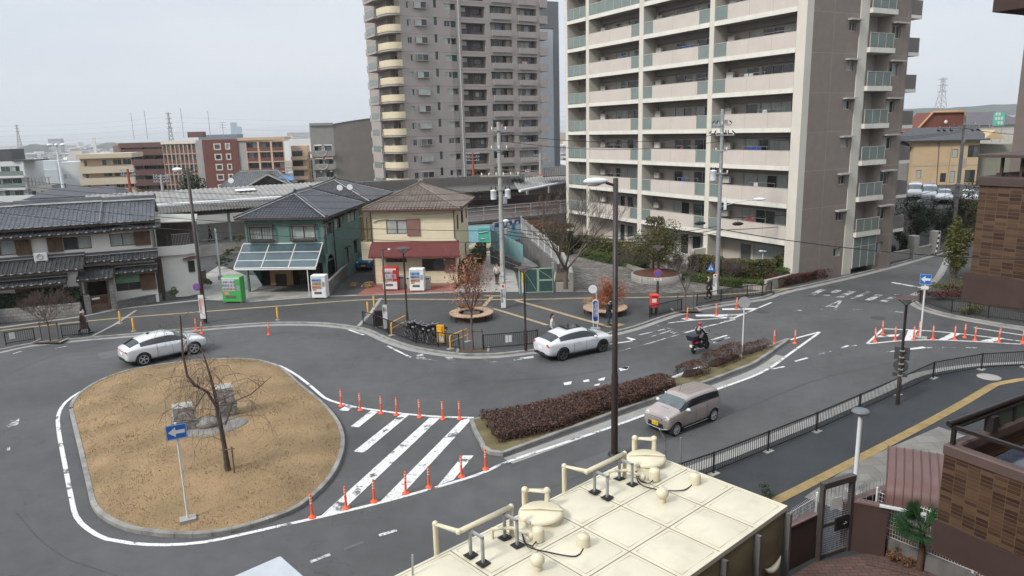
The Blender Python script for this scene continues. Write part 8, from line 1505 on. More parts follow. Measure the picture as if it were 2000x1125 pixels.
def blob(name,label,cat,c,rad,n,size,kind,seed=1,box=False,trunk=None,group=None,twigs=0):
 """foliage of many leaf-sized faces in uneven clumps"""
 r=random.Random(seed);o=thing(name,label,cat,(c[0],c[1],c[2]),0,group);K=[]
 for _ in range(max(5,int(n/160))):
  v=Vector((r.gauss(0,1),r.gauss(0,1),r.gauss(0,1))).normalized()*r.uniform(.35,.95);K.append((Vector((v.x*rad[0],v.y*rad[1],rad[2]*(1+v.z))),r.uniform(.25,.5)))
 def pos():
  if box:
   u=[r.uniform(-1,1)for _ in range(3)];k=r.choice((0,1,2,2));u[k]=math.copysign(r.uniform(.88,1.04),u[k])if k<2 else r.uniform(.85,1.05);return Vector((u[0]*rad[0],u[1]*rad[1],rad[2]*(1+u[2])))
  k,s_=r.choice(K);v=Vector((r.gauss(0,1),r.gauss(0,1),r.gauss(0,1))).normalized()*s_*r.uniform(.6,1.1);p=k+Vector((v.x*rad[0],v.y*rad[1],v.z*rad[2]));p.z=max(p.z,.02);return p
 f=MB();leaf_cloud(f,n,pos,size,0,.2,r);f.build('foliage',LG[kind],o)
 if box:part('branches',LG['dark'],o,lambda q:q.bbox(-rad[0]*.88,rad[0]*.88,-rad[1]*.86,rad[1]*.86,0,rad[2]*1.8,min(rad)*.2))
 if trunk:part('trunk',BARKB,o,lambda q:(q.tube([(0,0,-trunk),(.03,0,0),(.05,.03,rad[2]*.8),(.02,0,rad[2]*1.5)],[.11,.09,.06,.02],8),[q.tube([(.03,0,rad[2]*.1),(k.x*.5,k.y*.5,k.z*.6+.1),tuple(k)],[.05,.03,.012],5)for k,_ in K[:14]]))
 return o
def hedge(label,px,w,h,n,size,kind,seed,z=.12,name='hedge'):
 P=spline(P2(px),.5)if len(px)>2 else P2(px);r=random.Random(seed);o0=Vector((P[0].x,P[0].y,z));o=thing(name,label,'hedge',o0)
 def pos():
  t=r.random()*(len(P)-1);i=min(int(t),len(P)-2);a=P[i].lerp(P[i+1],t-i);d=(P[i+1]-P[i]).normalized();nn=Vector((-d.y,d.x));u=r.uniform(-1,1);hh=h*(1+.10*noise.noise((a.x*.8,a.y*.8,seed)))
  if r.random()<.5:v=(u*w/2,hh*r.uniform(.9,1.04))
  else:v=(math.copysign(w/2*r.uniform(.88,1.06),u),hh*r.uniform(.02,1))
  q=a+nn*v[0]-o0.xy;return(q.x,q.y,v[1])
 f=MB();leaf_cloud(f,int(n*1.25),pos,size*1.45,0,.2,r);f.build('foliage',LG[kind],o);c=MB();c.prism([p-o0.xy for p in list(offset(P,w*.38))+list(offset(P,-w*.38)[::-1])],0,h*.8);c.build('branches',LG['dark'],o);return o
def grow(q,p,d,L,r,dep,rr,up=.15,spr=.55,kids=3,mn=.006):
 n=4;pts=[Vector(p)]
 for i in range(n):d=(d+Vector((rr.gauss(0,.09),rr.gauss(0,.09),rr.gauss(0,.06)+up*.2))).normalized();pts.append(pts[-1]+d*L/n)
 q.tube(pts,[max(mn,r*(1-.45*i/n))for i in range(n+1)],6 if r>.03 else 3,0,False)
 if dep<=0:return
 for k in range(kids):
  t=rr.randint(2,n);a=Vector((rr.gauss(0,1),rr.gauss(0,1),rr.gauss(0,.5))).normalized();nd=(d+a*spr*rr.uniform(.7,1.3)+Vector((0,0,up))).normalized();grow(q,pts[t],nd,L*rr.uniform(.6,.85),max(mn,r*.55),dep-1,rr,up,spr,kids,mn)
def bare_tree(label,x,y,h,L,r,dep,seed,kids=3,spr=.6,up=.25,leaf=None,stakes=0,mt=BARK,z=.12,tw=TWIG,crown=None):
 g=G(x,y,z);o=thing('bare_tree' if not leaf else 'street_tree',label,'tree',(g.x,g.y,z));rr=random.Random(seed)
 part('trunk',mt,o,lambda q:q.tube([(0,0,-.05),(rr.gauss(0,.03),0,h*.5),(rr.gauss(0,.05),rr.gauss(0,.05),h)],[r*1.25,r,r*.85],8));c=MB()
 for k in range(kids+1):a=2*math.pi*k/(kids+1)+rr.random();grow(c,(0,0,h*rr.uniform(.8,1)),Vector((math.cos(a)*spr,math.sin(a)*spr,.75)).normalized(),L,r*.6,dep,rr,up,spr,kids)
 c.build('crown',tw,o)
 if leaf:n,size,kind,R_=leaf;f=MB();leaf_cloud(f,n,lambda:(rr.gauss(0,R_[0]),rr.gauss(0,R_[0]),crown+rr.gauss(0,R_[1])),size,0,0,rr);f.build('leaves',LG[kind],o)
 if stakes:part('stakes',mat('stake_wood',(.10,.075,.055),.85,.2,6),o,lambda q:(q.tube([(-.55,.05,-.05),(-.55,.05,1.25)],.035,6),q.tube([(.55,.05,-.05),(.55,.05,1.25)],.035,6),q.tube([(-.62,.05,1.1),(.62,.05,1.1)],.03,6)));part('tree_pit',M['soil'],o,lambda q:q.box(-.8,.8,-.4,.4,0,.012));part('pit_kerb',M['kerb'],o,lambda q:(q.box(-.95,-.81,-.45,.5,0,.05),q.box(.81,.95,-.45,.5,0,.05)))
 return o
bare_tree('bare sapling tied to stakes between the two short left railings',98,666,1.3,.95,.05,4,3,4,.75,.22,stakes=1);bare_tree('large bare grey tree beside the white mesh fence',1105,563,1.6,2.6,.16,5,8,3,.62,.22,z=.8,tw=BARK);bare_tree('slim bare tree between the railings near the post box',1339,606,1.6,1.0,.06,4,5,3,.5,.3,stakes=1,tw=BARK)
bare_tree('slender street tree with sparse russet leaves in a kerbside pit',924,684,2.6,1.1,.06,4,12,3,.45,.35,(2300,.06,'russet',(.62,.72)),1,crown=4.1)
bare_tree('thin bare sapling against the green blind of the tiled house',259,590,1.2,.7,.035,3,4,2,.5,.4)
for x,y,l in((1140,490,'leafless brownish shrub at the foot of the large bare tree'),(1425,552,'pale leafless shrub in the gap of the clipped hedge'),(1240,528,'pale leafless shrub left of the round planter'),(1310,540,'grey leafless shrub spilling right of the round planter')):bare_tree(l,x,y,.25,.75,.03,4,int(x),4,.8,.1,tw=BARK)
def weeping():
 g=G(445,917,.5);Y=g.y;r=random.Random(9);W=lambda x,y,dy=0:on(x,y,Y+dy)-g;o=thing('weeping_tree','bare weeping tree leaning over the stones on the lawn island','tree',g)
 st=[[W(445,917),W(438,870),W(428,815),W(420,770,.1),W(408,725,.2),W(397,690,.3)],[W(426,800),W(405,765,-.2),W(380,752,-.3),W(366,735,-.3),W(357,690,-.2),W(352,616,-.2)],[W(440,830),W(455,785,.2),W(490,770,.3),W(530,735,.4)],[W(423,785),W(440,778,-.4),W(470,765,-.6)],[W(404,762,-.2),W(385,790,-.5),W(372,815,-.7)]]
 part('trunk',BARKB,o,lambda q:(q.tube(st[0][:4],[.115,.085,.075,.06],10),q.tube(st[0][3:],[.06,.042,.022],8),q.tube(st[1],[.055,.05,.048,.045,.038,.024],8)));c=MB()
 for s_ in st[2:]:c.tube(s_,[.035]+[.025]*(len(s_)-2)+[.01],5)
 for _ in range(72):
  s_=r.choice(st[:2]+st[:2]+st[2:]);lo_=2 if s_ in st[:2]else 1;i=r.randint(lo_,len(s_)-1);p=s_[i].lerp(s_[max(lo_-1,i-1)],r.random());a=r.uniform(0,6.28);R_=r.uniform(.4,1.5);d=Vector((math.cos(a),math.sin(a),0));hh=r.uniform(.1,.45);dr=r.uniform(.4,1.5)
  pts=[p,p+d*R_*.35+Vector((0,0,hh)),p+d*R_*.75+Vector((0,0,hh*.8)),p+d*R_+Vector((0,0,hh-dr*.4)),p+d*R_*1.08+Vector((r.gauss(0,.08),r.gauss(0,.08),hh-dr))];c.tube(pts,[.013,.010,.008,.006,.004],4,0,False)
  for _k in range(3):b=pts[r.randint(1,3)];c.tube([b,b+Vector((r.gauss(0,.15),r.gauss(0,.15),-.1)),b+Vector((r.gauss(0,.2),r.gauss(0,.2),-r.uniform(.3,1.0)))],[.007,.005,.003],3,0,False)
 c.build('crown',mat('pale_twig',(.13,.092,.082),.9,.2,8),o);part('stake',mat('stake_wood',(.13,.10,.07),.85,.2,6),o,lambda q:(q.tube([W(458,925,-.2),W(452,872,-.2)],.03,6),q.tube([W(440,878,-.15),W(458,876,-.25)],.02,5)))
weeping()
def monument():
 g=G(407,836,.45);st=mat('rough_granite',(.20,.19,.172),.9,.25,3,.8,14,fine=.3,fs=30,dirt=.5,dcol=(.10,.095,.085),ds=1.5);o=thing('stone_base','low oval mound of mortared stone on the lawn island','stone base',(g.x,g.y,.3));r=random.Random(6)
 def rough(q,c,sz,n=5,amp=.07,m=0,rz=0):
  bm=bmesh.new();bmesh.ops.create_cube(bm,size=1);bmesh.ops.subdivide_edges(bm,edges=bm.edges,cuts=n,use_grid_fill=True);R_=Matrix.Rotation(rz,3,'Z')
  vs=[R_@Vector((v.co.x*sz[0],v.co.y*sz[1],v.co.z*sz[2]))+Vector(c)+Vector([noise.noise(v.co*5.0+Vector((k*7,c[0],c[2])))*amp*(1 if v.co.z<.49 else .25)for k in range(3)])for v in bm.verts];bm.verts.index_update();q.add(vs,[[v.index for v in f.verts]for f in bm.faces],m,False);bm.free()
 part('mound',st,o,lambda q:q.grid([[(1.55*k*math.cos(t)*(1+.05*math.sin(3*t)),.98*k*math.sin(t)*(1+.04*math.cos(5*t)),z+.03*noise.noise((math.cos(t)*2,math.sin(t)*2,k*3)))for t in[2*math.pi*i/40 for i in range(41)]]for k,z in((1.02,-.1),(1,.2),(.93,.25),(.6,.30),(.3,.33),(.01,.34))],0,False)).rotation_euler=(0,0,.28)
 part('low_boulder',st,o,lambda q:q.ell((.0,-.1,.42),(.55,.42,.24),14,8))
 for x,y,hh,w,l in((362,840,1.12,.78,'shorter rough hewn stone block on the left of the oval base'),(441,808,1.3,.76,'taller rough hewn stone block on the right of the oval base')):
  p=G(x,y,.5);b=thing('carved_stone',l,'stone',(p.x,p.y,.5));part('lower_block',st,b,lambda q:rough(q,(0,0,hh*.22),(w*1.2,w*1.05,hh*.5),rz=.5));part('upper_block',mat('pale_granite',(.30,.288,.265),.9,.2,4,.6,16,fine=.25,fs=40,dirt=.35,dcol=(.13,.12,.11),ds=2),b,lambda q:rough(q,(0,0,hh*.74),(w,w*.9,hh*.5),rz=.5))
monument()
g=G(1190,612);o=blob('red_shrub','fiery red brown shrub in the round bench by the bus stop','shrub',(g.x,g.y+.1,.5),(1.25,1.1,1.05),3600,.055,'rust',3,trunk=.1)
for x,y,l,sd in((1160,604,'tuft of dry straw grass hanging over the bus stop bench',2),(912,616,'russet tangle of dry grass inside the bench near the concrete pole',4)):
 g=G(x,y);o=thing('dry_grass_tuft',l,'plant',(g.x,g.y,.45));r=random.Random(sd);q=MB()
 for _ in range(420):a=r.uniform(0,6.28);R_=r.uniform(.2,.75);p=Vector((r.gauss(0,.16),r.gauss(0,.12),0));d=Vector((math.cos(a),math.sin(a),0));q.tube([p,p+d*R_*.5+Vector((0,0,.28)),p+d*R_+Vector((0,0,r.uniform(-.25,.2)))],[.007,.006,.003],3,0,False)
 q.build('blades',LG['straw' if sd==2 else 'brown'],o)
g=G(1285,548);o=blob('evergreen_tree','olive green layered tree rising from the round planter','tree',(g.x,g.y,1.3),(2.1,1.9,1.85),7000,.085,'ever',5,trunk=.8);f=blob('evergreen_tree','thin pale topped tree standing above the olive green layered tree','tree',(g.x-.1,g.y+1.6,3.7),(.95,.9,.95),1100,.075,'ever',8,trunk=3)
hedge('clipped reddish green hedge in front of the ground floor windows right of the steel pole',[(1412,546),(1460,549),(1515,552)],1.1,1.55,5200,.06,'hedge',2);hedge('tall clipped hedge block at the taupe corner of the cream block',[(1522,552),(1562,545)],1.4,1.9,3200,.06,'hedge',3);hedge('clipped hedge left of the steel pole below the balconies',[(1352,533),(1405,545)],1.2,1.5,2600,.06,'hedge',4);hedge('low bright green azalea row along the forecourt wall',[(1335,548),(1420,561),(1500,567)],1.0,.6,3600,.05,'green',5);hedge('low azalea strip turning wine red along the block wall',[(1508,563),(1580,548),(1648,532)],1.2,.75,3600,.05,'red',6);hedge('yellow green azalea strip above the wine red one',[(1520,558),(1590,541),(1645,529)],.9,1.2,2600,.05,'green',7)
hedge('dark clipped shrubs below the left balconies of the cream block',[(1130,492),(1190,502),(1255,515)],1.8,1.5,4200,.075,'hedge',8);hedge('low green shrub band under the dark clipped shrubs',[(1135,502),(1195,516),(1260,530)],1.2,.7,2600,.06,'green',9);hedge('brownish hedge on the bank above the white mesh fence',[(1040,487),(1075,496),(1115,500)],1.4,2.9,3000,.075,'brown',10)
hedge('dark hedge on the stone wall of the tiled house',[(-60,645.5),(0,631),(80,623.5),(162,616.5)],.6,1.15,5200,.06,'dark',11,z=.95);hedge('tall dark hedge beside the lane on the right of the cream house',[(905,556),(930,525),(942,505)],.9,1.5,2600,.06,'dark',12)
for x,y,z,rad,n,sz,k,l in((925,560,.1,(.6,.6,.6),500,.06,'rust','small rusty red shrub at the lane mouth by the cream house'),(340,577,1.0,(.45,.4,.4),700,.05,'green','rounded green bush behind the grey wall beside the tiled house'),(405,560,.2,(.6,.5,.45),600,.06,'bamboo','yellow green bush above the lane left of the thin pale pole'),(455,500,1.2,(.9,.7,.5),700,.07,'ever','rounded garden pine between the drive and the platform'),(468,478,2.2,(.7,.6,.6),600,.07,'hedge','clipped garden tree just left of the green house'),(440,520,.4,(1.0,.7,.45),800,.07,'dark','low dark garden shrub behind the green vending machine'),(705,562,.1,(.9,.4,.3),500,.07,'straw','dry weeds in front of the blue van'),(1712,513,.3,(.9,.6,.5),700,.06,'red','dark red shrub by the glass screen at the cream block end'),(1490,985,.1,(.34,.34,.34),420,.045,'dark','small round bush with red blossoms behind the water tank'),(1490,984,.45,(.32,.32,.2),60,.04,'red','scatter of red blossoms on the small bush behind the water tank'),(1845,583,.2,(1.6,.8,.45),1300,.07,'red','low wine red shrub at the corner beside the arrow sign'),(1858,570,.3,(1.6,.8,.55),1300,.07,'bamboo','low yellow green shrub behind the wine red corner shrub'),(1905,612,.15,(1.5,.3,.3),700,.06,'bamboo','small green shrubs at the foot of the brown tiled building')):g=G(x,y,z);blob('shrub',l,'shrub',(g.x,g.y,z),rad,n,sz,k,int(x+y))
for x,y,rad,n,k,l,tr in((1862,545,(1.0,1.0,2.4),2600,'bamboo','tall green bamboo like bush against the brown tiled building',0),(1757,505,(.9,.8,1.2),1600,'dark','dark clipped tree between the cream block and the gate pillars',0),(1790,480,(1.9,1.5,2.2),2600,'dark','dark pine below the raised car park left of the gate pillar',.5),(1835,470,(2.6,1.6,2.0),2800,'dark','dark spreading tree behind the taller gate pillar',.5),(1885,470,(2.0,1.6,2.6),2400,'ever','olive tree right of the weathered utility pole',.5)):g=G(x,y);blob('evergreen_tree',l,'tree',(g.x,g.y,.15+tr),rad,n,.11,k,int(x),trunk=tr+.1)
p=on(375,392,125);blob('cypress','dense dark cypress beside the dull red gable wall','tree',(p.x,p.y,p.z-1),(2.3,2,3.1),3000,.22,'dark',4);p=on(396,390,122);blob('cypress','rounded dark bush right of the dense dark cypress','tree',(p.x,p.y,p.z-1),(1.7,1.5,1.4),1500,.2,'dark',6)
def tank():
 N0=Vector((1.81,11.64,6.0));a=math.atan2(.665,.747);root=thing('water_tank','large cream panel water tank with pipes and round hatches in the foreground','water tank',(N0.x,N0.y,0),a);Z=6.0
 def top(q):
  for i in range(-7,2):
   for j in range(-2,1):
    n=8;q.grid([[(i+u/n,j+v/n,Z+.05*(math.sin(math.pi*min(1,max(0,(u/n-.08)/.84)))*math.sin(math.pi*min(1,max(0,(v/n-.08)/.84))))**.7)for u in range(n+1)]for v in range(n+1)],0,True,True)
 part('roof_panels',M['frp'],root,top);seam=mat('panel_seam',(.22,.19,.13),.8,.2,5);part('panel_seams',seam,root,lambda q:[q.box(i-.007,i+.007,-2,1,Z-.01,Z+.006)for i in range(-6,2)]+[q.box(-7,2,j-.007,j+.007,Z-.01,Z+.0065)for j in(-1,0)])
 part('panel_grime',mat('panel_grime',(.40,.365,.27),.7,.3,9),root,lambda q:[q.box(i+.5+(sx*.425 if ax else-.42),i+.5+(sx*.425+.006 if ax else .42),j+.5+(-.42 if ax else sx*.425),j+.5+(.42 if ax else sx*.425+.006),Z-.01,Z+.009)for i in range(-7,2)for j in range(-2,1)for ax in(0,1)for sx in(-1,1)]);part('edge_flange',M['frp'],root,lambda q:(q.box(-7,2.03,-2.03,-1.985,Z-.07,Z+.012),q.box(1.985,2.03,-1.984,1.03,Z-.07,Z+.012),q.box(-7,1.984,.985,1.03,Z-.07,Z+.012)))
 def side(q):
  for k in range(6):
   z0,z1=Z-.08-k-1,Z-.08-k
   for i in range(-7,2):q.grid([[(i+u/6,-2.0-.08*math.sin(math.pi*u/6)*math.sin(math.pi*v/6),z0+v/6)for u in range(7)]for v in range(7)],0,True)
   for j in range(-2,1):q.grid([[(2.0+.08*math.sin(math.pi*u/6)*math.sin(math.pi*v/6),j+u/6,z0+v/6)for u in range(7)]for v in range(7)],0,True)
   for i in range(-7,2):q.grid([[(i+u/6,1.0,z0+v/6)for u in(0,6)]for v in(0,6)],0,False,True)
 part('side_panels',M['frp_side'],root,side);part('panel_crescents',M['frp'],root,lambda q:[q.tube([(i+.5+.34*math.sin(t),-2.03-.07*math.cos(t*.6),z-.5-.36*math.cos(t))for t in[-.9+.18*k for k in range(11)]],[.004+.055*math.sin(math.pi*k/10)for k in range(11)],6)for i in range(-2,2)for z in(Z-.08,)]);part('side_ribs',M['dark_conc'],root,lambda q:[q.box(i-.03,i+.03,-2.12,-2.0,0,Z-.1)for i in range(-6,3)]+[q.box(2.0,2.1,j-.03,j+.03,0,Z-.1)for j in range(-2,2)])
 p=lambda x,y:((G(x,y,Z)-N0).xy@Matrix(((math.cos(a),-math.sin(a)),(math.sin(a),math.cos(a)))))
 L=lambda x,y,z=0:(*p(x,y),Z+.02+z)
 for x,y in((1262,908),(1057,1016)):
  c=L(x,y);h=part('hatch',M['cream_pipe'],root,lambda q:(q.lathe([(.36,0),(.36,.09),(.33,.10)],28,c,cap=False),q.lathe([(.385,.10),(.385,.135),(.33,.16),(0,.175)],28,c),q.tube([(c[0]-.3*math.cos(a),c[1]+.25,c[2]+.172),(c[0],c[1],c[2]+.20),(c[0]+.25,c[1]-.26,c[2]+.172)],.022,6)));part('hatch_lock',M['galv'],h,lambda q:q.cbox((c[0]-.33,c[1]-.1,c[2]+.12),(.08,.06,.05)))
 for x,y,k in((1278,938,0),(1357,948,0),(1051,1056,0),(1140,1070,0),(1293,985,1),(1050,1118,1)):
  c=L(x,y);part('vent_cap',M['cream_pipe'],root,(lambda q:q.lathe([(.11,0),(.11,.02),(.105,.17),(.085,.21),(0,.22)],18,c))if not k else(lambda q:(q.lathe([(.075,0),(.07,.12)],14,c,cap=False),q.ell((c[0],c[1],c[2]+.19),(.115,.115,.10),14,9))))
 for pts in(((1242,925),(1252,945),(1270,948),(1277,938)),((1242,925),(1250,950),(1290,962),(1335,962),(1355,948)),((1020,1047),(1028,1068),(1040,1072),(1050,1058)),((1020,1047),(1030,1072),(1075,1085),(1125,1092),(1140,1075))):part('cable',M['rubber'],root,lambda q:q.tube([(v.x,v.y,Z+.05)for v in spline([p(*t)for t in pts],.08)],.011,6))
 E=lambda x,y,yy=1.06:(lambda r:tuple((lambda w:(w.x,w.y,w.z))(Matrix.Rotation(-a,4,'Z')@(CPOS+r*(((yy-(CPOS-N0).xy.dot(Vector((-math.sin(a),math.cos(a)))))/r.xy.dot(Vector((-math.sin(a),math.cos(a))))))-Vector((N0.x,N0.y,0))))))(ray(x,y))
 def pipe(q,l,r):q.tube(l,r,10);[q.ell(v,(r*1.12,)*3,10,7)for v in l[1:-1]]
 for l,r in(([(1240,900),(1240,856),(1272,866),(1272,892)],.058),([(1025,1005),(1025,957),(1058,971),(1058,998)],.058)):
  A_,B_,C_,D_=l;b=E(*B_);c=(b[0]+.28,b[1]-.26,b[2]-.02);part('overflow_pipe',M['cream_pipe'],root,lambda q:pipe(q,[(b[0],b[1],Z-1.2),b,c,(c[0],c[1],Z)],r))
 for A_,B_,C_,D_ in(((1102,960),(1102,910),(1138,925),(1220,884)),((850,1080),(850,1023),(886,1038),(998,988))):
  b=E(*B_);c=(b[0]+.12,.62,b[2]);e=E(*D_,.62);e=(e[0],.62,b[2]);part('supply_pipe',M['cream_pipe'],root,lambda q:(pipe(q,[(b[0],b[1],Z-1.2),b,c,e,(e[0],.62,Z)],.045),q.tube([(e[0]-.3,.75,Z),(e[0]-.3,.75,Z+.2),(e[0]-.1,.5,Z+.24),(e[0]+.1,.3,Z+.12)],.028,8),q.ell((e[0]+.12,.28,Z+.1),(.06,.06,.07),8,6)))
  for t in(.2,.86):
   x=c[0]+(e[0]-c[0])*t;part('pipe_stand',M['galv'],root,lambda q:(q.box(x-.02,x+.02,.6,.64,Z,b[2]-.04),q.box(x-.02,x+.02,.30,.34,Z,b[2]-.04),q.box(x-.02,x+.02,.30,.64,b[2]-.08,b[2]-.045)));part('rubber_pad',M['rubber'],root,lambda q:[q.box(x-.09,x+.09,y-.08,y+.08,Z+.03,Z+.045)for y in(.62,.32)])
 part('ladder_rail',M['galv'],root,lambda q:[q.tube([E(1300,905,.9),E(1300,860,.9),E(1288,838,.9)],.016,6),q.tube([E(1330,905,.8),E(1330,855,.8)],.016,6)])
 part('corner_rail',M['galv'],root,lambda q:q.tube([L(806,1125),(L(806,1125)[0]+.02,L(806,1125)[1],Z+.35)],.016,6));part('plinth',M['concrete'],root,lambda q:q.box(-7.2,2.2,-2.25,1.2,0,.3))
tank()
c=G(548,1088,4.0);o=thing('canopy_roof','corner of a pale grey flat canopy roof at the bottom edge','roof',(c.x,c.y,4.0),.75);part('roof_sheet',mat('pale_sheet_roof',(.42,.45,.48),.5,.08,2),o,lambda q:q.bbox(-1.4,0,-2.2,0,-.06,.04,.02));part('post',M['galv'],o,lambda q:q.box(-1.2,-1.1,-.3,-.2,-4,-.06))
def yard():
 wl=mat('dark_brown_wall',(.055,.032,.028),.8,.1,1,.2,50);cp=mat('brown_cap',(.14,.09,.085),.7,.1,2);A=G(1652,1082);B=G(1703,1098);B0=G(1600,1100);d=(B-A).xy;rz=math.atan2(d.y,d.x)
 ht=HT(1652,1082,975)
 def wall(lab,a,b,h):
  d=(b-a).xy;o=thing('yard_wall',lab,'wall',(a.x,a.y,.12),math.atan2(d.y,d.x));part('wall',wl,o,lambda q:q.box(0,d.length,0,.18,0,h));part('cap',cp,o,lambda q:q.box(-.02,d.length+.02,-.03,.21,h+.001,h+.05));s_=part('spike_rail',M['galv'],o,lambda q:[q.tube([(x,.09,h+.05),(x,.09,h+.42)],.010,4)for x in[.1+.16*k for k in range(int(d.length/.16))]]);return o
 wall('dark brown rendered yard wall with spikes right of the tall gate',A+Vector((.02,.05,0)),A+Vector((.9,-.42,0)),1.55);R0=G(1600,1100)+Vector((-.1,.1,0));wall('dark brown rendered yard wall with spikes left of the tall gate',R0+Vector((-2.6,-1.6,0)),R0,1.35);wall('dark wall with spikes behind the gate beside the post lamp',A+Vector((.1,.3,0)),A+Vector((2.2,1.4,0)),1.3)
 g=thing('yard_gate','tall bronze framed mesh gate standing in the brown yard wall','gate',(B0.x,B0.y,.12),math.atan2(A.y-B0.y,A.x-B0.x));w=(A-B0).xy.length;fr=mat('bronze_gate',(.085,.072,.068),.45,.12,3,metal=.3)
 part('gate_frame',fr,g,lambda q:(q.box(-.09,.0,-.06,.08,0,2.25),q.box(w-.02,w+.1,-.06,.08,0,2.25),q.box(-.09,w+.1,-.08,.1,2.251,2.42),q.box(0,w-.02,-.02,.04,.0,.12),q.box(0,w-.02,-.02,.04,1.0,1.1)));part('gate_mesh',M['galv'],g,lambda q:[q.tube([(.02,.01,.15+.07*k),(w-.03,.01,.15+.07*k)],.006,3)for k in range(30)]+[q.tube([(w*k/7,.02,.12),(w*k/7,.02,2.24)],.006,3)for k in range(1,7)]);part('lock_box',M['black'],g,lambda q:q.bbox(w*.45,w-.03,-.06,.0,.8,1.2,.02));part('handle',M['galv'],g,lambda q:q.tube([(w-.2,-.06,1.02),(w-.2,-.12,1.02),(w-.32,-.12,1.0)],.014,6));part('notice',M['white'],g,lambda q:q.box(w*.25,w*.65,-.035,-.025,1.5,1.85))
 def mesh_fence(lab,a,b,h,z0,panels=1):
  d=(b-a).xy;o=thing('mesh_fence',lab,'fence',(a.x,a.y,.12),math.atan2(d.y,d.x),'white mesh fences in the yard');L=d.length;part('base_kerb',M['dark_conc'],o,lambda q:q.box(-.1,L+.1,-.07,.07,0,z0))
  for k in range(panels+1):part('post',M['white'],o,lambda q:(q.cyl((L*k/panels,0,z0),(L*k/panels,0,z0+h+.06),.03,.03,10),q.ell((L*k/panels,0,z0+h+.07),(.035,.035,.03),8,6)))
  n=int(L/.075);part('mesh_panel',M['white'],o,lambda q:[q.tube([(L*k/n,.0,z0+.05),(L*k/n,.0,z0+h-.05),(L*k/n,.07,z0+h)],.005,3)for k in range(1,n)]+[q.tube([(0,.006,z),(L,.006,z)],.005 if 0<i<10 else .010,4)for i,z in enumerate([z0+.05+(h-.1)*j/10 for j in range(11)])])
 mesh_fence('white mesh fence panel between the tank corner and the gate',G(1588,1080)+Vector((-1.55,-1.2,0)),G(1588,1080),1.25,.5);a=G(1703,1076);b=a+Vector((1.2,-1.55,0))*1.35;mesh_fence('tall white mesh fence panel left of the small palm',a,b,1.35,.5);mesh_fence('low white mesh fence running from the palm to under the balcony',b,b+Vector((3.2,-2.2,0)),.75,.3,2)
 p0=G(1727,972,2.0);o=thing('cycle_shed','cycle shed with a curved dull red standing seam roof','shed',(p0.x,p0.y,0),RAD(-28));rd=mat('dull_red_sheet',(.135,.075,.068),.45,.08,1.5,dirt=.2)
 prof=[(0,1.78),(.02,1.98),(.08,2.16),(.2,2.33),(.4,2.46),(.75,2.56),(1.3,2.61),(2.3,2.63)];part('roof',rd,o,lambda q:(q.grid([[(x,y,z)for y,z in prof]for x in(0,5.5)],0,True),q.grid([[(x,y,z-.03)for y,z in prof]for x in(0,5.5)],0,True,True)));part('standing_seams',mat('seam_red',(.10,.055,.05),.5,.1,2),o,lambda q:[q.tube([(x,y,z+.015)for y,z in prof],.018,5)for x in[.02+.22*k for k in range(25)]]);part('gutter',M['lamp_white'],o,lambda q:q.box(-.1,5.5,-.08,-.001,1.72,1.79));part('post',M['lamp_white'],o,lambda q:[q.tube([(x,-.03,1.72),(x,.12,1.6),(x,.14,.1)],.04,8)for x in(.95,4.5)]);part('floor',M['paver'],o,lambda q:q.box(-.3,5.5,-.6,2.5,.13,.15))
 g=G(1812,1125,.12);g=Vector((g.x-.1,g.y+.25,.12));o=thing('palm','small fan palm with dark green leaves below the brown balcony','palm',g);part('trunk',mat('palm_trunk',(.085,.05,.035),.9,.3,12,.6,20),o,lambda q:q.tube([(0,0,0),(.02,0,.7),(-.05,.0,1.25)],[.09,.085,.08],10));r=random.Random(2)
 for k in range(30):
  az=r.uniform(0,6.28);el=r.uniform(-.5,1.2);d=Vector((math.cos(az)*math.cos(el),math.sin(az)*math.cos(el),math.sin(el)));h=Vector((-.05,0,1.28))+d*r.uniform(.25,.4);q=MB();q.tube([(-.05,0,1.25),h],.010,4);s_=d.cross(Vector((0,0,1))).normalized();u=s_.cross(d)
  for j in range(15):t=-1.15+2.3*j/14;e=d*math.cos(t)+s_*math.sin(t)+u*.15*math.cos(t);w_=e.cross(u).normalized()*.026;m_=h+e*.26;tip=h+e*.58-Vector((0,0,.10));q.add([h,m_+w_,tip,m_-w_],[(0,1,2,3)])
  q.build('frond',leafmat('palm_leaf',[(.016,.045,.014),(.03,.075,.025),(.02,.055,.02)]),o)
 for x,y,k,l in((1745,1108,'brown','reddish brown low plants at the foot of the small palm'),(1690,1000,'red','sparse red twigs behind the tall white mesh fence')):g=G(x,y);blob('shrub',l,'shrub',(g.x,g.y,.12),(.55,.4,.22),600,.05,k,x)
yard()
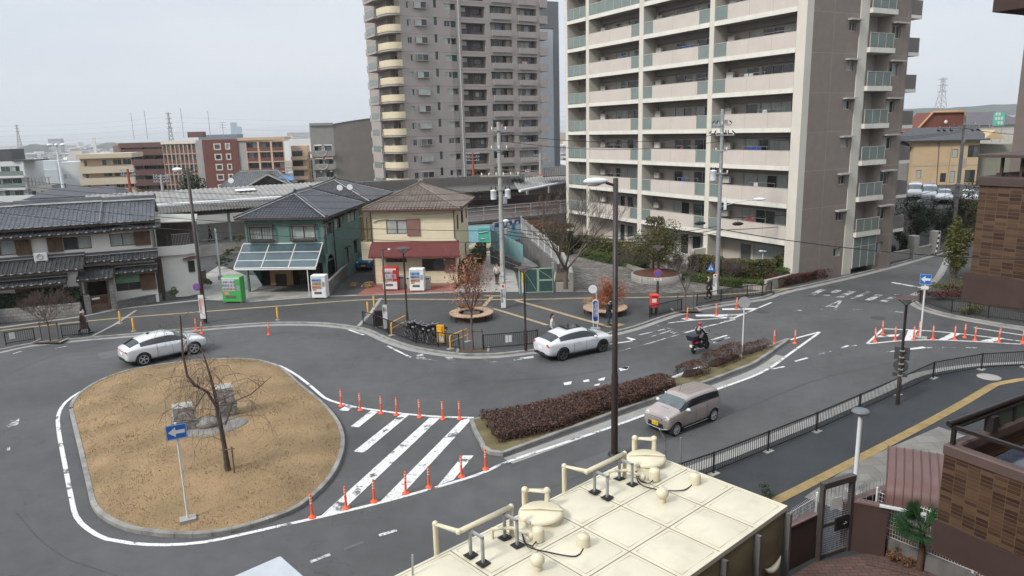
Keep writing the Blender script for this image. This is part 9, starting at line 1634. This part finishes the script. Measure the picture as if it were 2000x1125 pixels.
def balcony():
 c=G(1846,869,6.2);rz=math.atan2(-DD.y,-DD.x);o=thing('apartment_building','brown tiled apartment building with a bronze railed balcony at the right edge','apartment building',(c.x,c.y,6.2),rz);tl=tiles('brown_tile',.237,.08);cp=mat('balcony_coping',(.095,.062,.055),.6,.1,2,.2,60);base=mat('balcony_soffit',(.048,.028,.023),.8,.1,1,.2,60);L,W=9,3.2;rl=mat('bronze_rail',(.035,.028,.027),.4,.1,4,metal=.4)
 part('front_wall',tl,o,lambda q:(q.box(0,L,0,.16,-1.62,-.18),q.box(0,.16,.161,W,-1.62,-.18)));part('coping',cp,o,lambda q:(q.bbox(-.03,L,-.03,.19,-.179,.03,.03),q.bbox(-.03,.19,.191,W,-.179,.03,.03)));part('slab_band',base,o,lambda q:q.box(-.04,L,-.04,W,-2.3,-1.621));part('floor',M['dark_conc'],o,lambda q:q.box(.17,L,.17,W,-1.3,-1.2))
 part('railing',rl,o,lambda q:(q.box(.06,.13,.05,.12,.031,.36),q.box(.02,L,.045,.125,.36,.43),q.tube([(.04,-.02,.46),(.04,W,.46)],.06,10),q.box(.03,.14,.13,W,.36,.40),q.box(.05,.22,1.25,1.45,.031,.36),[q.box(.08,.13,y,y+.06,.031,.36)for y in(2.2,3.0)]));part('glass_panel',mat('deep_green_glass',(.05,.09,.075),.12,.15,.6,spec=.6),o,lambda q:q.box(.09,.11,1.46,W,-.6,.34));part('blue_cover',mat('wet_blue_cover',(.05,.06,.085),.08,.5,1.2,spec=.8,dirt=.7,dcol=(.3,.31,.34),ds=1.1),o,lambda q:q.grid([[(.5+8*i/10,.35+2.2*j/6,-.28+.05*noise.noise((i*.7,j*.9,1)))for i in range(11)]for j in range(7)],0,True,True));part('cover_side',M['black'],o,lambda q:q.box(.5,8.5,.34,.36,-1.2,-.3))
 part('building_face',tl,o,lambda q:(q.box(1.5,L,W-.3,W+4,-6.2,-2.301),))
 v=on(1943,24,c.y).z-6.2;part('upper_balcony',base,o,lambda q:q.bbox(0,9,0,3.2,v+.3,v+3.0,.03));part('underside_rim',base,o,lambda q:(q.box(0,9,0,.3,v,v+.299),q.box(0,.3,.301,3.2,v,v+.299)))
 part('unseen_side_wing',tl,o,lambda q:q.box(.3,24,3.25,14,-6.2,22));mb=MB(o.matrix_basis.inverted());mb.box(-26,24,-14,-1.6,0,14.5);mb.build('unseen_rear_wing',tl,o)  # wings out of view: side carries the balcony, both added to darken the yard
balcony()
